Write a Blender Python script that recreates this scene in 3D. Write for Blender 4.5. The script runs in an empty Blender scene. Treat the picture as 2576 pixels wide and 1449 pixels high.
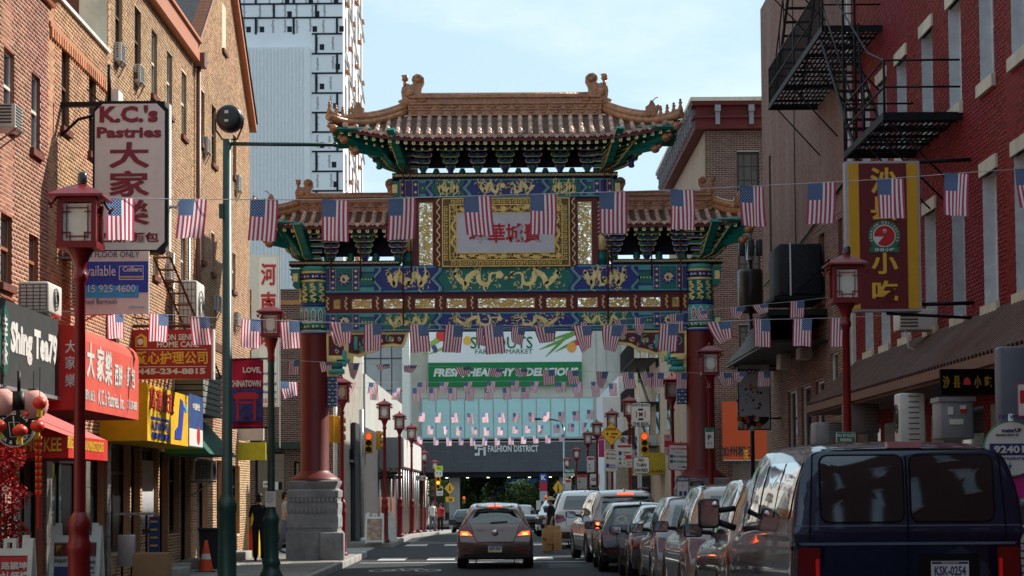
import bpy, bmesh, math, random
import numpy as np
from mathutils import Vector, Matrix, Quaternion
random.seed(7)
C = bpy.context.scene
COL = C.collection
R = math.radians
# ---------------- camera, world, sun, exposure ----------------
CW, F = 2576.0, 5009.0
PITCH, ROLL = R(3.0), R(-0.4)
SX, SY = 13/CW, 251/CW
cam = bpy.data.cameras.new('camera'); co = bpy.data.objects.new('camera', cam); COL.objects.link(co); C.camera = co
cam.lens = 36*F/CW; cam.sensor_width = 36; cam.shift_x = SX; cam.shift_y = SY
cam.clip_start = .3; cam.clip_end = 4000
CAMZ = 1.7
MR = Matrix.Rotation(R(90)+PITCH, 3, 'X') @ Matrix.Rotation(ROLL, 3, 'Z')
co.matrix_world = Matrix.Translation((0,0,CAMZ)) @ MR.to_4x4()
cam.dof.use_dof = False
SUN_EL, SUN_AZ = 38, 36           # elevation; azimuth measured from +X towards +Y
sd = Vector((math.cos(R(SUN_EL))*math.cos(R(SUN_AZ)), math.cos(R(SUN_EL))*math.sin(R(SUN_AZ)), math.sin(R(SUN_EL))))
sl = bpy.data.lights.new('sun', 'SUN'); so = bpy.data.objects.new('sun', sl); COL.objects.link(so)
sl.energy = 5.0; sl.angle = R(.53); sl.color = (1, .93, .82)
so.rotation_euler = sd.to_track_quat('Z', 'Y').to_euler(); so.location = (60, 40, 60)
w = bpy.data.worlds.new('World'); C.world = w; w.use_nodes = True
wn, wl = w.node_tree.nodes, w.node_tree.links; wn.clear()
out = wn.new('ShaderNodeOutputWorld'); bg = wn.new('ShaderNodeBackground'); bg.inputs[1].default_value = .13
sk = wn.new('ShaderNodeTexSky'); sk.sky_type = 'NISHITA'; sk.sun_disc = False
sk.sun_elevation = R(SUN_EL); sk.sun_rotation = R(90-SUN_AZ); sk.air_density = .7; sk.dust_density = .6; sk.ozone_density = 1.0
# thin white summer cloud over the whole sky, thicker towards the horizon
tc = wn.new('ShaderNodeTexCoord'); mp = wn.new('ShaderNodeMapping'); mp.inputs['Scale'].default_value = (1,1,2.6)
nz = wn.new('ShaderNodeTexNoise'); nz.inputs['Scale'].default_value = 5.5; nz.inputs['Detail'].default_value = 9; nz.inputs['Roughness'].default_value = .55
mp.inputs['Location'].default_value = (1.2,.5,-.11)
rp = wn.new('ShaderNodeValToRGB'); rp.color_ramp.elements[0].position = .5; rp.color_ramp.elements[1].position = .72
sxyz = wn.new('ShaderNodeSeparateXYZ'); mr = wn.new('ShaderNodeMapRange'); mr.inputs[1].default_value = .1; mr.inputs[2].default_value = .24; mr.inputs[3].default_value = .85; mr.inputs[4].default_value = .4
mm = wn.new('ShaderNodeMath'); mm.operation = 'MULTIPLY'
mx = wn.new('ShaderNodeMixRGB'); mx.inputs[2].default_value = (7.0, 7.3, 7.4, 1)
vl = wn.new('ShaderNodeMixRGB'); vl.inputs[2].default_value = (4.05, 5.4, 6.0, 1)
wl.new(tc.outputs['Generated'], mp.inputs[0]); wl.new(mp.outputs[0], nz.inputs[0]); wl.new(nz.outputs[0], rp.inputs[0])
wl.new(tc.outputs['Generated'], sxyz.inputs[0]); wl.new(sxyz.outputs[2], mr.inputs[0])
wl.new(rp.outputs[0], mm.inputs[0]); wl.new(mr.outputs[0], mm.inputs[1])
# summer haze scatters forward: the pale veil is densest towards the sun and thins away from it
dt = wn.new('ShaderNodeVectorMath'); dt.operation = 'DOT_PRODUCT'; dt.inputs[1].default_value = tuple(sd); wl.new(tc.outputs['Generated'], dt.inputs[0])
ph = wn.new('ShaderNodeMapRange'); ph.inputs[1].default_value = -.6; ph.inputs[2].default_value = .6; ph.inputs[3].default_value = .30; ph.inputs[4].default_value = .78; wl.new(dt.outputs['Value'], ph.inputs[0]); wl.new(ph.outputs[0], vl.inputs[0])
wl.new(sk.outputs[0], vl.inputs[1]); wl.new(vl.outputs[0], mx.inputs[1]); wl.new(mm.outputs[0], mx.inputs[0])
wl.new(mx.outputs[0], bg.inputs[0]); wl.new(bg.outputs[0], out.inputs[0])
C.view_settings.view_transform = 'Standard'; C.view_settings.look = 'None'
C.view_settings.exposure = 0.42; C.view_settings.gamma = 1; C.view_settings.use_curve_mapping = False

# ---------------- pixel -> point helpers (pixels of a 2576-wide copy) ----------------
def ray(u, v):
    xc = (u-(1288-SX*CW))/F; yc = -(v-(724.5+SY*CW))/F
    return MR @ Vector((xc, yc, -1))
def onY(u, v, Y):
    r = ray(u, v); k = Y/r.y; return Vector((r.x*k, Y, CAMZ+r.z*k))
def onX(u, v, X):
    r = ray(u, v); k = X/r.x; return Vector((X, r.y*k, CAMZ+r.z*k))
XL, XR = -6.8, 6.9
def zg(y): return 0 if y < 75 else -(min(y, 190)-75)*.0165

# ---------------- objects ----------------
ROOT = {}
def tag(o, label=None, cat=None, group=None, kind=None):
    if label: o['label'] = label
    if cat: o['category'] = cat
    if group: o['group'] = group
    if kind: o['kind'] = kind
    return o
def thing(name, label, cat, loc=(0,0,0), rz=0, group=None, kind=None):
    o = bpy.data.objects.new(name, None); COL.objects.link(o); o.location = loc; o.rotation_euler = (0,0,rz)
    o.empty_display_size = .1
    return tag(o, label, cat, group, kind)
def base_of(p):
    while p.parent: p = p.parent
    return Vector(p.location)
class MB:
    """collects shapes; build() makes one mesh object"""
    def __init__(s): s.v=[]; s.f=[]; s.m=[]; s.sm=[]
    def add(s, vs, fs, m=0, smooth=False):
        n=len(s.v); s.v += [tuple(p) for p in vs]
        for f in fs: s.f.append(tuple(i+n for i in f)); s.m.append(m); s.sm.append(smooth)
        return s
    def box(s, a, b, m=0):
        x0,y0,z0=[min(a[i],b[i]) for i in range(3)]; x1,y1,z1=[max(a[i],b[i]) for i in range(3)]
        return s.add([(x0,y0,z0),(x1,y0,z0),(x1,y1,z0),(x0,y1,z0),(x0,y0,z1),(x1,y0,z1),(x1,y1,z1),(x0,y1,z1)],
              [(0,3,2,1),(4,5,6,7),(0,1,5,4),(1,2,6,5),(2,3,7,6),(3,0,4,7)], m)
    def cb(s, c, d, m=0, rot=None):
        hx,hy,hz=d[0]/2,d[1]/2,d[2]/2
        P=[Vector(p) for p in [(-hx,-hy,-hz),(hx,-hy,-hz),(hx,hy,-hz),(-hx,hy,-hz),(-hx,-hy,hz),(hx,-hy,hz),(hx,hy,hz),(-hx,hy,hz)]]
        if rot is not None: P=[rot@p for p in P]
        c=Vector(c); return s.add([p+c for p in P],[(0,3,2,1),(4,5,6,7),(0,1,5,4),(1,2,6,5),(2,3,7,6),(3,0,4,7)],m)
    def bb(s, c, d, bev=.01, m=0):
        """bevelled box (all vertical+horizontal edges chamfered)"""
        hx,hy,hz=d[0]/2,d[1]/2,d[2]/2; b=min(bev,hx*.9,hy*.9,hz*.9); bm=bmesh.new()
        bmesh.ops.create_cube(bm,size=1)
        for v in bm.verts: v.co=Vector((v.co.x*2*hx,v.co.y*2*hy,v.co.z*2*hz))
        bmesh.ops.bevel(bm,geom=bm.edges[:],offset=b,segments=2,affect='EDGES',profile=.5)
        c=Vector(c); s.add([v.co+c for v in bm.verts],[[v.index for v in f.verts] for f in bm.faces],m,True) if not bm.verts.index_update() else 0
        bm.free(); return s
    def prism(s, poly, y0, y1, m=0, axis='y', mcap=None):
        """poly = (x,z) points extruded along y (axis x: poly=(y,z); axis z: poly=(x,y))"""
        n=len(poly)
        T={'y':lambda p,t:(p[0],t,p[1]),'x':lambda p,t:(t,p[0],p[1]),'z':lambda p,t:(p[0],p[1],t)}[axis]
        vs=[T(p,y0) for p in poly]+[T(p,y1) for p in poly]
        s.add(vs,[(i,(i+1)%n,n+(i+1)%n,n+i) for i in range(n)],m)
        k=len(s.v)-2*n
        for f in (tuple(range(n-1,-1,-1)),tuple(range(n,2*n))):
            s.f.append(tuple(i+k for i in f)); s.m.append(m if mcap is None else mcap); s.sm.append(False)
        return s
    def cyl(s, p0, p1, r0, r1=None, n=10, m=0, caps=True, smooth=True):
        p0,p1=Vector(p0),Vector(p1); r1=r0 if r1 is None else r1; d=(p1-p0).normalized()
        a=d.orthogonal().normalized(); b=d.cross(a); vs=[]
        for p,r in ((p0,r0),(p1,r1)):
            for i in range(n): t=2*math.pi*(i+.5)/n; vs.append(p+a*math.cos(t)*r+b*math.sin(t)*r)
        s.add(vs,[(i,(i+1)%n,n+(i+1)%n,n+i) for i in range(n)],m,smooth)
        if caps:
            k=len(s.v)-2*n
            for f in (tuple(range(n-1,-1,-1)),tuple(range(n,2*n))): s.f.append(tuple(i+k for i in f)); s.m.append(m); s.sm.append(False)
        return s
    def tube(s, pts, r, n=6, m=0, closed=False):
        pts=[Vector(p) for p in pts]; rs=r if isinstance(r,(list,tuple)) else [r]*len(pts); k=len(pts); vs=[]
        up=None
        for i,p in enumerate(pts):
            if closed: d=(pts[(i+1)%k]-pts[i-1])
            else: d=(pts[min(i+1,k-1)]-pts[max(i-1,0)])
            d.normalize()
            a=d.orthogonal().normalized() if up is None else (up-d*up.dot(d)).normalized()
            up=a; b=d.cross(a)
            for j in range(n): t=2*math.pi*(j+.5)/n; vs.append(p+(a*math.cos(t)+b*math.sin(t))*rs[i])
        fs=[(i*n+j,i*n+(j+1)%n,((i+1)%k)*n+(j+1)%n,((i+1)%k)*n+j) for i in range(k if closed else k-1) for j in range(n)]
        s.add(vs,fs,m,n>4)
        if not closed: s.add([],[],m); q=len(s.v)-k*n; s.f.append(tuple(q+j for j in range(n-1,-1,-1))); s.m.append(m); s.sm.append(False); s.f.append(tuple(q+(k-1)*n+j for j in range(n))); s.m.append(m); s.sm.append(False)
        return s
    def lathe(s, prof, c=(0,0,0), n=16, m=0, smooth=True, axis='z', sx=1, sy=1, rot=0):
        """prof = [(r,h)...]"""
        vs=[]
        for r,h in prof:
            for i in range(n):
                t=2*math.pi*i/n+rot; x,y=r*math.cos(t)*sx,r*math.sin(t)*sy
                q={'z':(x,y,h),'y':(x,h,y),'x':(h,x,y)}[axis]; vs.append((c[0]+q[0],c[1]+q[1],c[2]+q[2]))
        k=len(prof); return s.add(vs,[(j*n+i,j*n+(i+1)%n,(j+1)*n+(i+1)%n,(j+1)*n+i) for j in range(k-1) for i in range(n)],m,smooth)
    def sph(s, c, r, m=0, n=10, k=6):
        r=(r,r,r) if not isinstance(r,(tuple,list)) else r
        prof=[(math.sin(math.pi*i/k),-math.cos(math.pi*i/k)) for i in range(k+1)]; vs=[]
        for a,h in prof:
            for i in range(n): t=2*math.pi*i/n; vs.append((c[0]+a*math.cos(t)*r[0],c[1]+a*math.sin(t)*r[1],c[2]+h*r[2]))
        return s.add(vs,[(j*n+i,j*n+(i+1)%n,(j+1)*n+(i+1)%n,(j+1)*n+i) for j in range(k) for i in range(n)],m,True)
    def ribbon(s, pts, w, d, y, m=0):
        """flat raised ribbon in the xz plane at depth y (front), thickness d behind"""
        k=len(pts); ws=w if isinstance(w,(list,tuple)) else [w]*k; L=[];Rr=[]
        for i,p in enumerate(pts):
            a=pts[max(i-1,0)]; b=pts[min(i+1,k-1)]; dx,dz=b[0]-a[0],b[1]-a[1]; q=math.hypot(dx,dz) or 1; nx,nz=-dz/q*ws[i]/2,dx/q*ws[i]/2
            L.append((p[0]+nx,p[1]+nz)); Rr.append((p[0]-nx,p[1]-nz))
        vs=[(x,y,z) for x,z in L]+[(x,y,z) for x,z in Rr]+[(x,y+d,z) for x,z in L]+[(x,y+d,z) for x,z in Rr]
        fs=[]
        for i in range(k-1): fs+=[(i,i+1,k+i+1,k+i),(2*k+i,2*k+i+1,i+1,i),(k+i,k+i+1,3*k+i+1,3*k+i)]
        return s.add(vs,fs,m)
    def xf(s, M):
        s.v=[tuple(M@Vector(p)) for p in s.v]; return s
    def mesh(s, name, mats, off=None):
        me=bpy.data.meshes.new(name); v=s.v
        if off is not None: ox,oy,oz=off; v=[(a-ox,b-oy,c-oz) for a,b,c in v]
        me.from_pydata(v,[],s.f)
        for m in (mats if isinstance(mats,(list,tuple)) else [mats]): me.materials.append(m)
        if me.polygons:
            me.polygons.foreach_set('material_index', s.m); me.polygons.foreach_set('use_smooth', s.sm)
        me.update(); return me
    def build(s, name, mats, parent=None, local=False, loc=None, **kw):
        """parent given: vertices are world coordinates unless local=True"""
        off = None
        if parent is not None and not local: off = base_of(parent)
        if loc is not None and parent is None: off = Vector(loc)
        o=bpy.data.objects.new(name, s.mesh(name,mats,off)); COL.objects.link(o)
        if parent is not None: o.parent=parent
        if loc is not None and parent is None: o.location=loc
        return tag(o,**kw)
def inst(o, name, parent=None, loc=(0,0,0), rot=None, scale=None):
    c=bpy.data.objects.new(name, o.data if hasattr(o,'data') else o); COL.objects.link(c); c.location=loc
    if rot is not None: c.rotation_euler=rot
    if scale is not None: c.scale=scale
    if parent is not None: c.parent=parent
    return c
CH={}
def kids(o): return [c for c in bpy.data.objects if c.parent is o] if o.name not in CH else CH[o.name]
def copy_tree(o, loc=None, rz=None, scale=None, **kw):
    def rec(q, par):
        c=q.copy(); COL.objects.link(c); c.parent=par
        if q.name not in CH: CH[q.name]=list(q.children)
        for ch in CH[q.name]: rec(ch,c)
        return c
    c=rec(o,None)
    if loc is not None: c.location=loc
    if rz is not None: c.rotation_euler=(0,0,rz)
    if scale is not None: c.scale=(scale,)*3 if not isinstance(scale,tuple) else scale
    return tag(c,**kw)

# ---------------- materials ----------------
MT={}
def mat(name, col, rough=.6, metal=0, var=.12, scale=6, bump=.0, bscale=40, emit=None, estr=1, dirt=0, spec=.5, coat=0, islands=0, objrand=0, alpha=1, trans=0, stain=(.12,.1,.08)):
    if name in MT: return MT[name]
    if spec==.5 and rough>=.55: spec=.2
    m=bpy.data.materials.new(name); m.use_nodes=True; n,l=m.node_tree.nodes,m.node_tree.links
    p=n['Principled BSDF']; p.inputs['Roughness'].default_value=rough; p.inputs['Metallic'].default_value=metal
    p.inputs['Specular IOR Level'].default_value=spec; p.inputs['Coat Weight'].default_value=coat; p.inputs['Coat Roughness'].default_value=.03
    p.inputs['Base Color'].default_value=(*col,1)
    if trans: p.inputs['Transmission Weight'].default_value=trans
    if alpha<1: p.inputs['Alpha'].default_value=alpha
    t=n.new('ShaderNodeTexCoord')
    cur=None
    def mixv(fac_out, lo, hi, cur):
        h=n.new('ShaderNodeHueSaturation'); mr=n.new('ShaderNodeMapRange'); mr.inputs[3].default_value=lo; mr.inputs[4].default_value=hi
        l.new(fac_out, mr.inputs[0]); l.new(mr.outputs[0], h.inputs['Value'])
        if cur is None: h.inputs['Color'].default_value=(*col,1)
        else: l.new(cur,h.inputs['Color'])
        return h.outputs[0]
    if var>0:
        z=n.new('ShaderNodeTexNoise'); z.inputs['Scale'].default_value=scale; z.inputs['Detail'].default_value=6; z.inputs['Roughness'].default_value=.6
        l.new(t.outputs['Object'], z.inputs[0]); mr0=n.new('ShaderNodeMapRange'); mr0.inputs[1].default_value=.3; mr0.inputs[2].default_value=.7
        l.new(z.outputs[0],mr0.inputs[0]); cur=mixv(mr0.outputs[0],1-var,1+var,cur)
        rr=n.new('ShaderNodeMapRange'); rr.inputs[3].default_value=max(0,rough-.08); rr.inputs[4].default_value=min(1,rough+.08); l.new(z.outputs[0],rr.inputs[0]); l.new(rr.outputs[0],p.inputs['Roughness'])
    if islands>0:
        g=n.new('ShaderNodeNewGeometry'); cur=mixv(g.outputs['Random Per Island'],1-islands,1+islands,cur)
    if objrand>0:
        g=n.new('ShaderNodeObjectInfo'); cur=mixv(g.outputs['Random'],1-objrand,1+objrand,cur)
    if dirt>0:
        z=n.new('ShaderNodeTexNoise'); z.inputs['Scale'].default_value=.9; z.inputs['Detail'].default_value=8; z.inputs['Roughness'].default_value=.7
        mp=n.new('ShaderNodeMapping'); mp.inputs['Scale'].default_value=(1,1,.35); l.new(t.outputs['Object'],mp.inputs[0]); l.new(mp.outputs[0],z.inputs[0])
        rp=n.new('ShaderNodeValToRGB'); rp.color_ramp.elements[0].position=.45; rp.color_ramp.elements[1].position=.75
        l.new(z.outputs[0],rp.inputs[0]); ml=n.new('ShaderNodeMath'); ml.operation='MULTIPLY'; ml.inputs[1].default_value=dirt; l.new(rp.outputs[0],ml.inputs[0])
        x=n.new('ShaderNodeMixRGB'); x.inputs[2].default_value=(*stain,1); l.new(ml.outputs[0],x.inputs[0])
        if cur is None: x.inputs[1].default_value=(*col,1)
        else: l.new(cur,x.inputs[1])
        cur=x.outputs[0]
    if cur is not None: l.new(cur,p.inputs['Base Color'])
    if bump>0:
        z=n.new('ShaderNodeTexNoise'); z.inputs['Scale'].default_value=bscale; z.inputs['Detail'].default_value=5
        b=n.new('ShaderNodeBump'); b.inputs['Strength'].default_value=bump; b.inputs['Distance'].default_value=.02
        l.new(t.outputs['Object'],z.inputs[0]); l.new(z.outputs[0],b.inputs['Height']); l.new(b.outputs[0],p.inputs['Normal'])
    if emit: p.inputs['Emission Color'].default_value=(*emit,1); p.inputs['Emission Strength'].default_value=estr
    MT[name]=m; return m
def S(r,g,b):
    f=lambda c:(c/255/12.92 if c<=10 else ((c/255+.055)/1.055)**2.4)
    return (f(r),f(g),f(b))
def paint(name,r,g,b,rough=.45,**k): return mat(name,S(r,g,b),rough,**k)
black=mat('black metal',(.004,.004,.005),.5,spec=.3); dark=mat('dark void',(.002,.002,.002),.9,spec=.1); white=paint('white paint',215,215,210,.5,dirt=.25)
glass=mat('window glass',(.02,.025,.03),.04,var=0,spec=.9); steel=mat('galvanised steel',(.45,.46,.47),.45,.7,dirt=.3)
cream=paint('cream trim',205,196,175,.7,dirt=.5); gold=mat('gold leaf',(.72,.48,.13),.38,.35,var=.25,scale=9); 
redp=paint('lamp red enamel',120,12,18,.38,var=.18,dirt=.25,stain=(.05,.01,.01)); rust=mat('rusty iron',(.12,.05,.03),.85,var=.4,scale=15)
concrete=mat('concrete',(.32,.31,.29),.9,var=.2,scale=3,bump=.3,dirt=.4); frost=mat('frosted lamp glass',(.75,.72,.65),.35,var=.1)

# ---------------- lettering ----------------
TMP=bpy.data.scenes.new('tmp')
def eval_mesh(o):
    TMP.collection.objects.link(o); vl_=TMP.view_layers[0]; vl_.update(); dg=vl_.depsgraph; me=bpy.data.meshes.new_from_object(o.evaluated_get(dg)); bpy.data.objects.remove(o); return me

def text_mesh(body, size=1, bold=0, ext=.0, spacing=1, align='CENTER'):
    cu=bpy.data.curves.new('t','FONT'); cu.body=body; cu.size=size; cu.offset=bold; cu.extrude=ext; cu.align_x=align; cu.align_y='CENTER'; cu.space_character=spacing; cu.resolution_u=2; cu.space_line=.95
    o=bpy.data.objects.new('t',cu); me=eval_mesh(o); bpy.data.curves.remove(cu); return me
def text(name, body, m, parent, c, wdt=None, hgt=None, face='y', bold=.02, shear=0, vertical=False, ext=.003, fit='both', rootloc=True, spacing=1):
    """lettering in world coordinates centred at c; face 'y' reads from the camera, 'x+' is on a wall facing +X (left side), 'x-' on the right side"""
    if vertical: body='\n'.join(body)
    if any(ord(c)>0x2e80 for c in body): bold=min(bold,.012)
    me=text_mesh(body, 1, bold, ext*8, spacing)
    n=len(me.vertices)
    if n==0: return None
    if any(ord(c)>0x2e80 for c in body):      # heavier brush strokes: layered copies, each a hair further forward
        co_=np.empty(n*3); me.vertices.foreach_get('co',co_); co_=co_.reshape(-1,3); fs=[tuple(p.vertices) for p in me.polygons]; V_=[];F2=[]
        for k,(dx,dy) in enumerate(((0,0),(.028,0),(0,.02),(.028,.02))):
            F2+=[tuple(i+k*n for i in f) for f in fs]; q=co_.copy(); q[:,0]+=dx; q[:,1]+=dy; q[:,2]+=.006*k; V_.append(q)
        me=bpy.data.meshes.new('t'); me.from_pydata(np.concatenate(V_).tolist(),[],F2); n=len(me.vertices)
    a=np.empty(n*3); me.vertices.foreach_get('co',a); a=a.reshape(-1,3)
    lo,hi=a.min(0),a.max(0); cen=(lo+hi)/2; sz=hi-lo
    sx=(wdt/sz[0]) if wdt else None; sy=(hgt/sz[1]) if hgt else None
    if sx is None: sx=sy
    if sy is None: sy=sx
    a=(a-cen); a[:,0]=a[:,0]*sx+a[:,1]*sy*shear; a[:,1]*=sy; a[:,2]=a[:,2]/8 if ext else a[:,2]*.25
    if face=='y': M=np.array([[1,0,0],[0,0,1],[0,-1,0]]); b=np.stack([a[:,0],-a[:,2],a[:,1]],1)
    elif face=='x+': b=np.stack([a[:,2],a[:,0],a[:,1]],1)
    elif face=='x-': b=np.stack([-a[:,2],-a[:,0],a[:,1]],1)
    elif face=='z': b=np.stack([a[:,0],a[:,1],a[:,2]],1)
    b=b+np.array(c,float)
    if rootloc and parent is not None: b=b-np.array(base_of(parent))
    me.vertices.foreach_set('co',b.reshape(-1)); me.materials.clear(); me.materials.append(m); me.update()
    me.polygons.foreach_set('use_smooth',[False]*len(me.polygons))
    o=bpy.data.objects.new(name,me); COL.objects.link(o)
    if parent is not None: o.parent=parent
    return o
# ======================= ground =======================
def asphalt():
    m=mat('asphalt',(.036,.038,.043),.85,var=.18,scale=1.2,bump=.35,bscale=90); n,l=m.node_tree.nodes,m.node_tree.links
    p=n['Principled BSDF']; src=p.inputs['Base Color'].links[0].from_socket
    t=n.new('ShaderNodeTexCoord'); v=n.new('ShaderNodeTexVoronoi'); v.feature='DISTANCE_TO_EDGE'; v.inputs['Scale'].default_value=.35; v.inputs['Randomness'].default_value=1
    z=n.new('ShaderNodeTexNoise'); z.inputs['Scale'].default_value=2; mx=n.new('ShaderNodeMixRGB'); mx.inputs[0].default_value=.25; l.new(t.outputs['Object'],mx.inputs[1]); l.new(t.outputs['Object'],z.inputs[0]); l.new(z.outputs[1],mx.inputs[2]); l.new(mx.outputs[0],v.inputs[0])
    mr=n.new('ShaderNodeMapRange'); mr.inputs[2].default_value=.008; mr.inputs[3].default_value=.55; mr.inputs[4].default_value=1; l.new(v.outputs[0],mr.inputs[0])
    h=n.new('ShaderNodeHueSaturation'); l.new(src,h.inputs['Color']); l.new(mr.outputs[0],h.inputs['Value']); l.new(h.outputs[0],p.inputs['Base Color']); return m
ASPH=asphalt(); ROADP=mat('road paint',(.62,.62,.6),.8,var=.25,scale=14,dirt=.45,stain=(.1,.1,.1)); SLAB=mat('pavement slab',(.25,.24,.225),.92,var=.15,scale=5,bump=.3,dirt=.5,objrand=.16); KERB=mat('kerb granite',(.33,.32,.31),.85,var=.2,scale=8,bump=.2,dirt=.4)
GRND=mat('ground',(.13,.125,.12),.95,var=.2,scale=.3)
m=MB(); ys=[-60,0,40,75,95,115,135,160,190,400]
for i in range(len(ys)-1):
    a,b=ys[i],ys[i+1]; m.add([(-9,a,zg(a)),(9,a,zg(a)),(9,b,zg(b)),(-9,b,zg(b))],[(0,1,2,3)])
m.build('street',ASPH,kind='structure')
m=MB(); m.add([(-80,53.2,.004),(-3.2,53.2,.004),(-3.2,62.6,.004),(-80,62.6,.004)],[(0,1,2,3)]); m.add([(3.2,53.4,.004),(80,53.4,.004),(80,61.6,.004),(3.2,61.6,.004)],[(0,1,2,3)]); m.build('side_street',ASPH,kind='structure')
m=MB()
gys=[-300,0,75,190,3000]
for i in range(4):
    a,b=gys[i],gys[i+1]; m.add([(-2500,a,zg(a)-.06),(2500,a,zg(a)-.06),(2500,b,zg(b)-.06),(-2500,b,zg(b)-.06)],[(0,1,2,3)])
m.build('ground',GRND,kind='structure')
# pavements: bed + slabs as separate pieces with open joints
def pavement(name, x0, x1, y0, y1, kerbx, ncol, step, maxslab=300, slabs=True):
    n=max(1,int((y1-y0)/8)); m=MB()
    for i in range(n):
        a=y0+(y1-y0)*i/n; b=y0+(y1-y0)*(i+1)/n; za,zb=zg(a)+.118,zg(b)+.118
        m.add([(x0,a,za),(x1,a,za),(x1,b,zb),(x0,b,zb),(x0,a,za-.3),(x1,a,za-.3),(x1,b,zb-.3),(x0,b,zb-.3)],[(0,1,2,3),(0,4,5,1),(1,5,6,2),(2,6,7,3),(3,7,4,0)])
    bed=m.build(name,concrete if slabs else SLAB,kind='structure')
    if slabs:
        w=(x1-x0)/ncol; me=None; k=0; y=y0
        rnd=random.Random(3)
        s=MB(); s.bb((0,0,0),(w-.018,step-.018,.06),.006); me=s.mesh('slab',SLAB)
        while y+step<=y1+.01:
            for c in range(ncol):
                o=bpy.data.objects.new('slab',me); COL.objects.link(o); o.parent=bed
                o.location=(x0+(c+.5)*w,y+step/2,zg(y)+.12+rnd.uniform(-.003,.004)); o.rotation_euler=(rnd.uniform(-.004,.004),rnd.uniform(-.004,.004),0)
            y+=step
    # kerb stones
    kx0,kx1=(x1+.004,x1+.16) if kerbx>0 else (x0-.16,x0-.004)
    s=MB(); s.bb(((kx0+kx1)/2,0,0),(kx1-kx0,1.48,.34),.02); km=s.mesh('kerb_stone',KERB); y=y0
    while y<y1-.3 and y<130:
        o=bpy.data.objects.new('kerb_stone',km); COL.objects.link(o); o.parent=bed; o.location=(0,y+.75,zg(y+.7)-.02); y+=1.5
    return bed
pavement('pavement_left',-6.9,-3.9,20,52.8,1,3,1.0)
pavement('pavement_right',4.25,7.0,14,53,-1,2,1.3,slabs=False)
pavement('pavement_far_left',-6.6,-3.75,62.8,180,1,3,1.2,slabs=False)
pavement('pavement_far_right',3.75,7.0,61.8,180,-1,3,1.2,slabs=False)
# markings
m=MB()
def mk(x0,x1,y0,y1,z=.008): m.add([(x0,y0,z),(x1,y0,z),(x1,y1,z),(x0,y1,z)],[(0,1,2,3)])
for i in range(7): mk(-7.0,-4.1,54.2+i*1.15,54.2+i*1.15+.55,.012)
for i in range(6):
    mk(-3.3+i*1.25,-3.3+i*1.25+.7,50.2,52.0)
    mk(-3.3+i*1.25,-3.3+i*1.25+.7,63.5,65.5)
mk(-3.6,3.5,48.3,48.55); mk(-3.3,3.5,67,67.3)
mk(-1.15,-1.03,22,39.5); 
for i in range(4): mk(1.7,1.8,60+i*9,64+i*9)
m.build('road_markings',ROADP,kind='structure')
m=MB(); # bicycle symbol
def rg(cx,cy,r):
    k=14; vs=[(cx+math.cos(6.283*i/k)*rr,cy+math.sin(6.283*i/k)*rr*2.2,.009) for rr in (r,r-.06) for i in range(k)]; m.add(vs,[(i,(i+1)%k,k+(i+1)%k,k+i) for i in range(k)])
rg(-2.75,43.6,.3); rg(-1.75,43.6,.3)
for a,b in (((-2.75,43.6),(-2.4,44.6)),((-2.4,44.6),(-1.95,44.6)),((-1.95,44.6),(-1.75,43.6)),((-2.75,43.6),(-2.25,43.4)),((-2.25,43.4),(-1.95,44.6)),((-2.4,44.6),(-2.25,43.4))):
    dx,dy=b[0]-a[0],b[1]-a[1]; q=math.hypot(dx,dy); nx,ny=-dy/q*.03,dx/q*.06; m.add([(a[0]-nx,a[1]-ny,.009),(a[0]+nx,a[1]+ny,.009),(b[0]+nx,b[1]+ny,.009),(b[0]-nx,b[1]-ny,.009)],[(0,1,2,3)])
m.build('bicycle_marking',ROADP,kind='structure')
TAR=mat('tar patch',(.016,.017,.019),.7,var=.3,scale=6,bump=.3,bscale=60)
m=MB()
for (xa0,xa1,ya0,ya1) in ((-2.9,-1.5,37.5,40.3),(.9,1.8,44.6,47.4),(-.9,-.75,47.9,56),(-3.2,1.9,56.9,57.02)): m.add([(xa0,ya0,.006),(xa1,ya0+.1,.006),(xa1-.1,ya1,.006),(xa0+.05,ya1-.1,.006)],[(0,1,2,3)])
m.build('asphalt_patch',TAR,kind='structure')
m=MB(); m.lathe([(0,.016),(.3,.016),(.33,.012)],(-1.9,41.6,0),20); m.build('manhole_cover',rust,kind='structure')

# ======================= brick walls =======================
MRT=np.array(MR.transposed())
def project(P):
    q=(P-np.array([0,0,CAMZ]))@MRT.T
    return (1288-SX*CW)+F*q[:,0]/-q[:,2], (724.5+SY*CW)-F*q[:,1]/-q[:,2], -q[:,2]
def brickmat(name,c,dirt=.35,isl=.3,hueshift=.02,stain=(.1,.07,.05),rough=.9):
    m=mat(name,c,rough,var=.1,scale=30,islands=isl,objrand=isl*.9,dirt=dirt,stain=stain,bump=.25,bscale=120)
    n,l=m.node_tree.nodes,m.node_tree.links; p=n['Principled BSDF']; src=p.inputs['Base Color'].links[0].from_socket
    t=n.new('ShaderNodeTexCoord'); z=n.new('ShaderNodeTexNoise'); z.inputs['Scale'].default_value=.35; z.inputs['Detail'].default_value=4; l.new(t.outputs['Object'],z.inputs[0])
    h=n.new('ShaderNodeHueSaturation'); mr=n.new('ShaderNodeMapRange'); mr.inputs[1].default_value=.3; mr.inputs[2].default_value=.7; mr.inputs[3].default_value=.5-hueshift; mr.inputs[4].default_value=.5+hueshift
    l.new(z.outputs[0],mr.inputs[0]); l.new(mr.outputs[0],h.inputs['Hue']); l.new(src,h.inputs['Color']); l.new(h.outputs[0],p.inputs['Base Color']); return m
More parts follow.
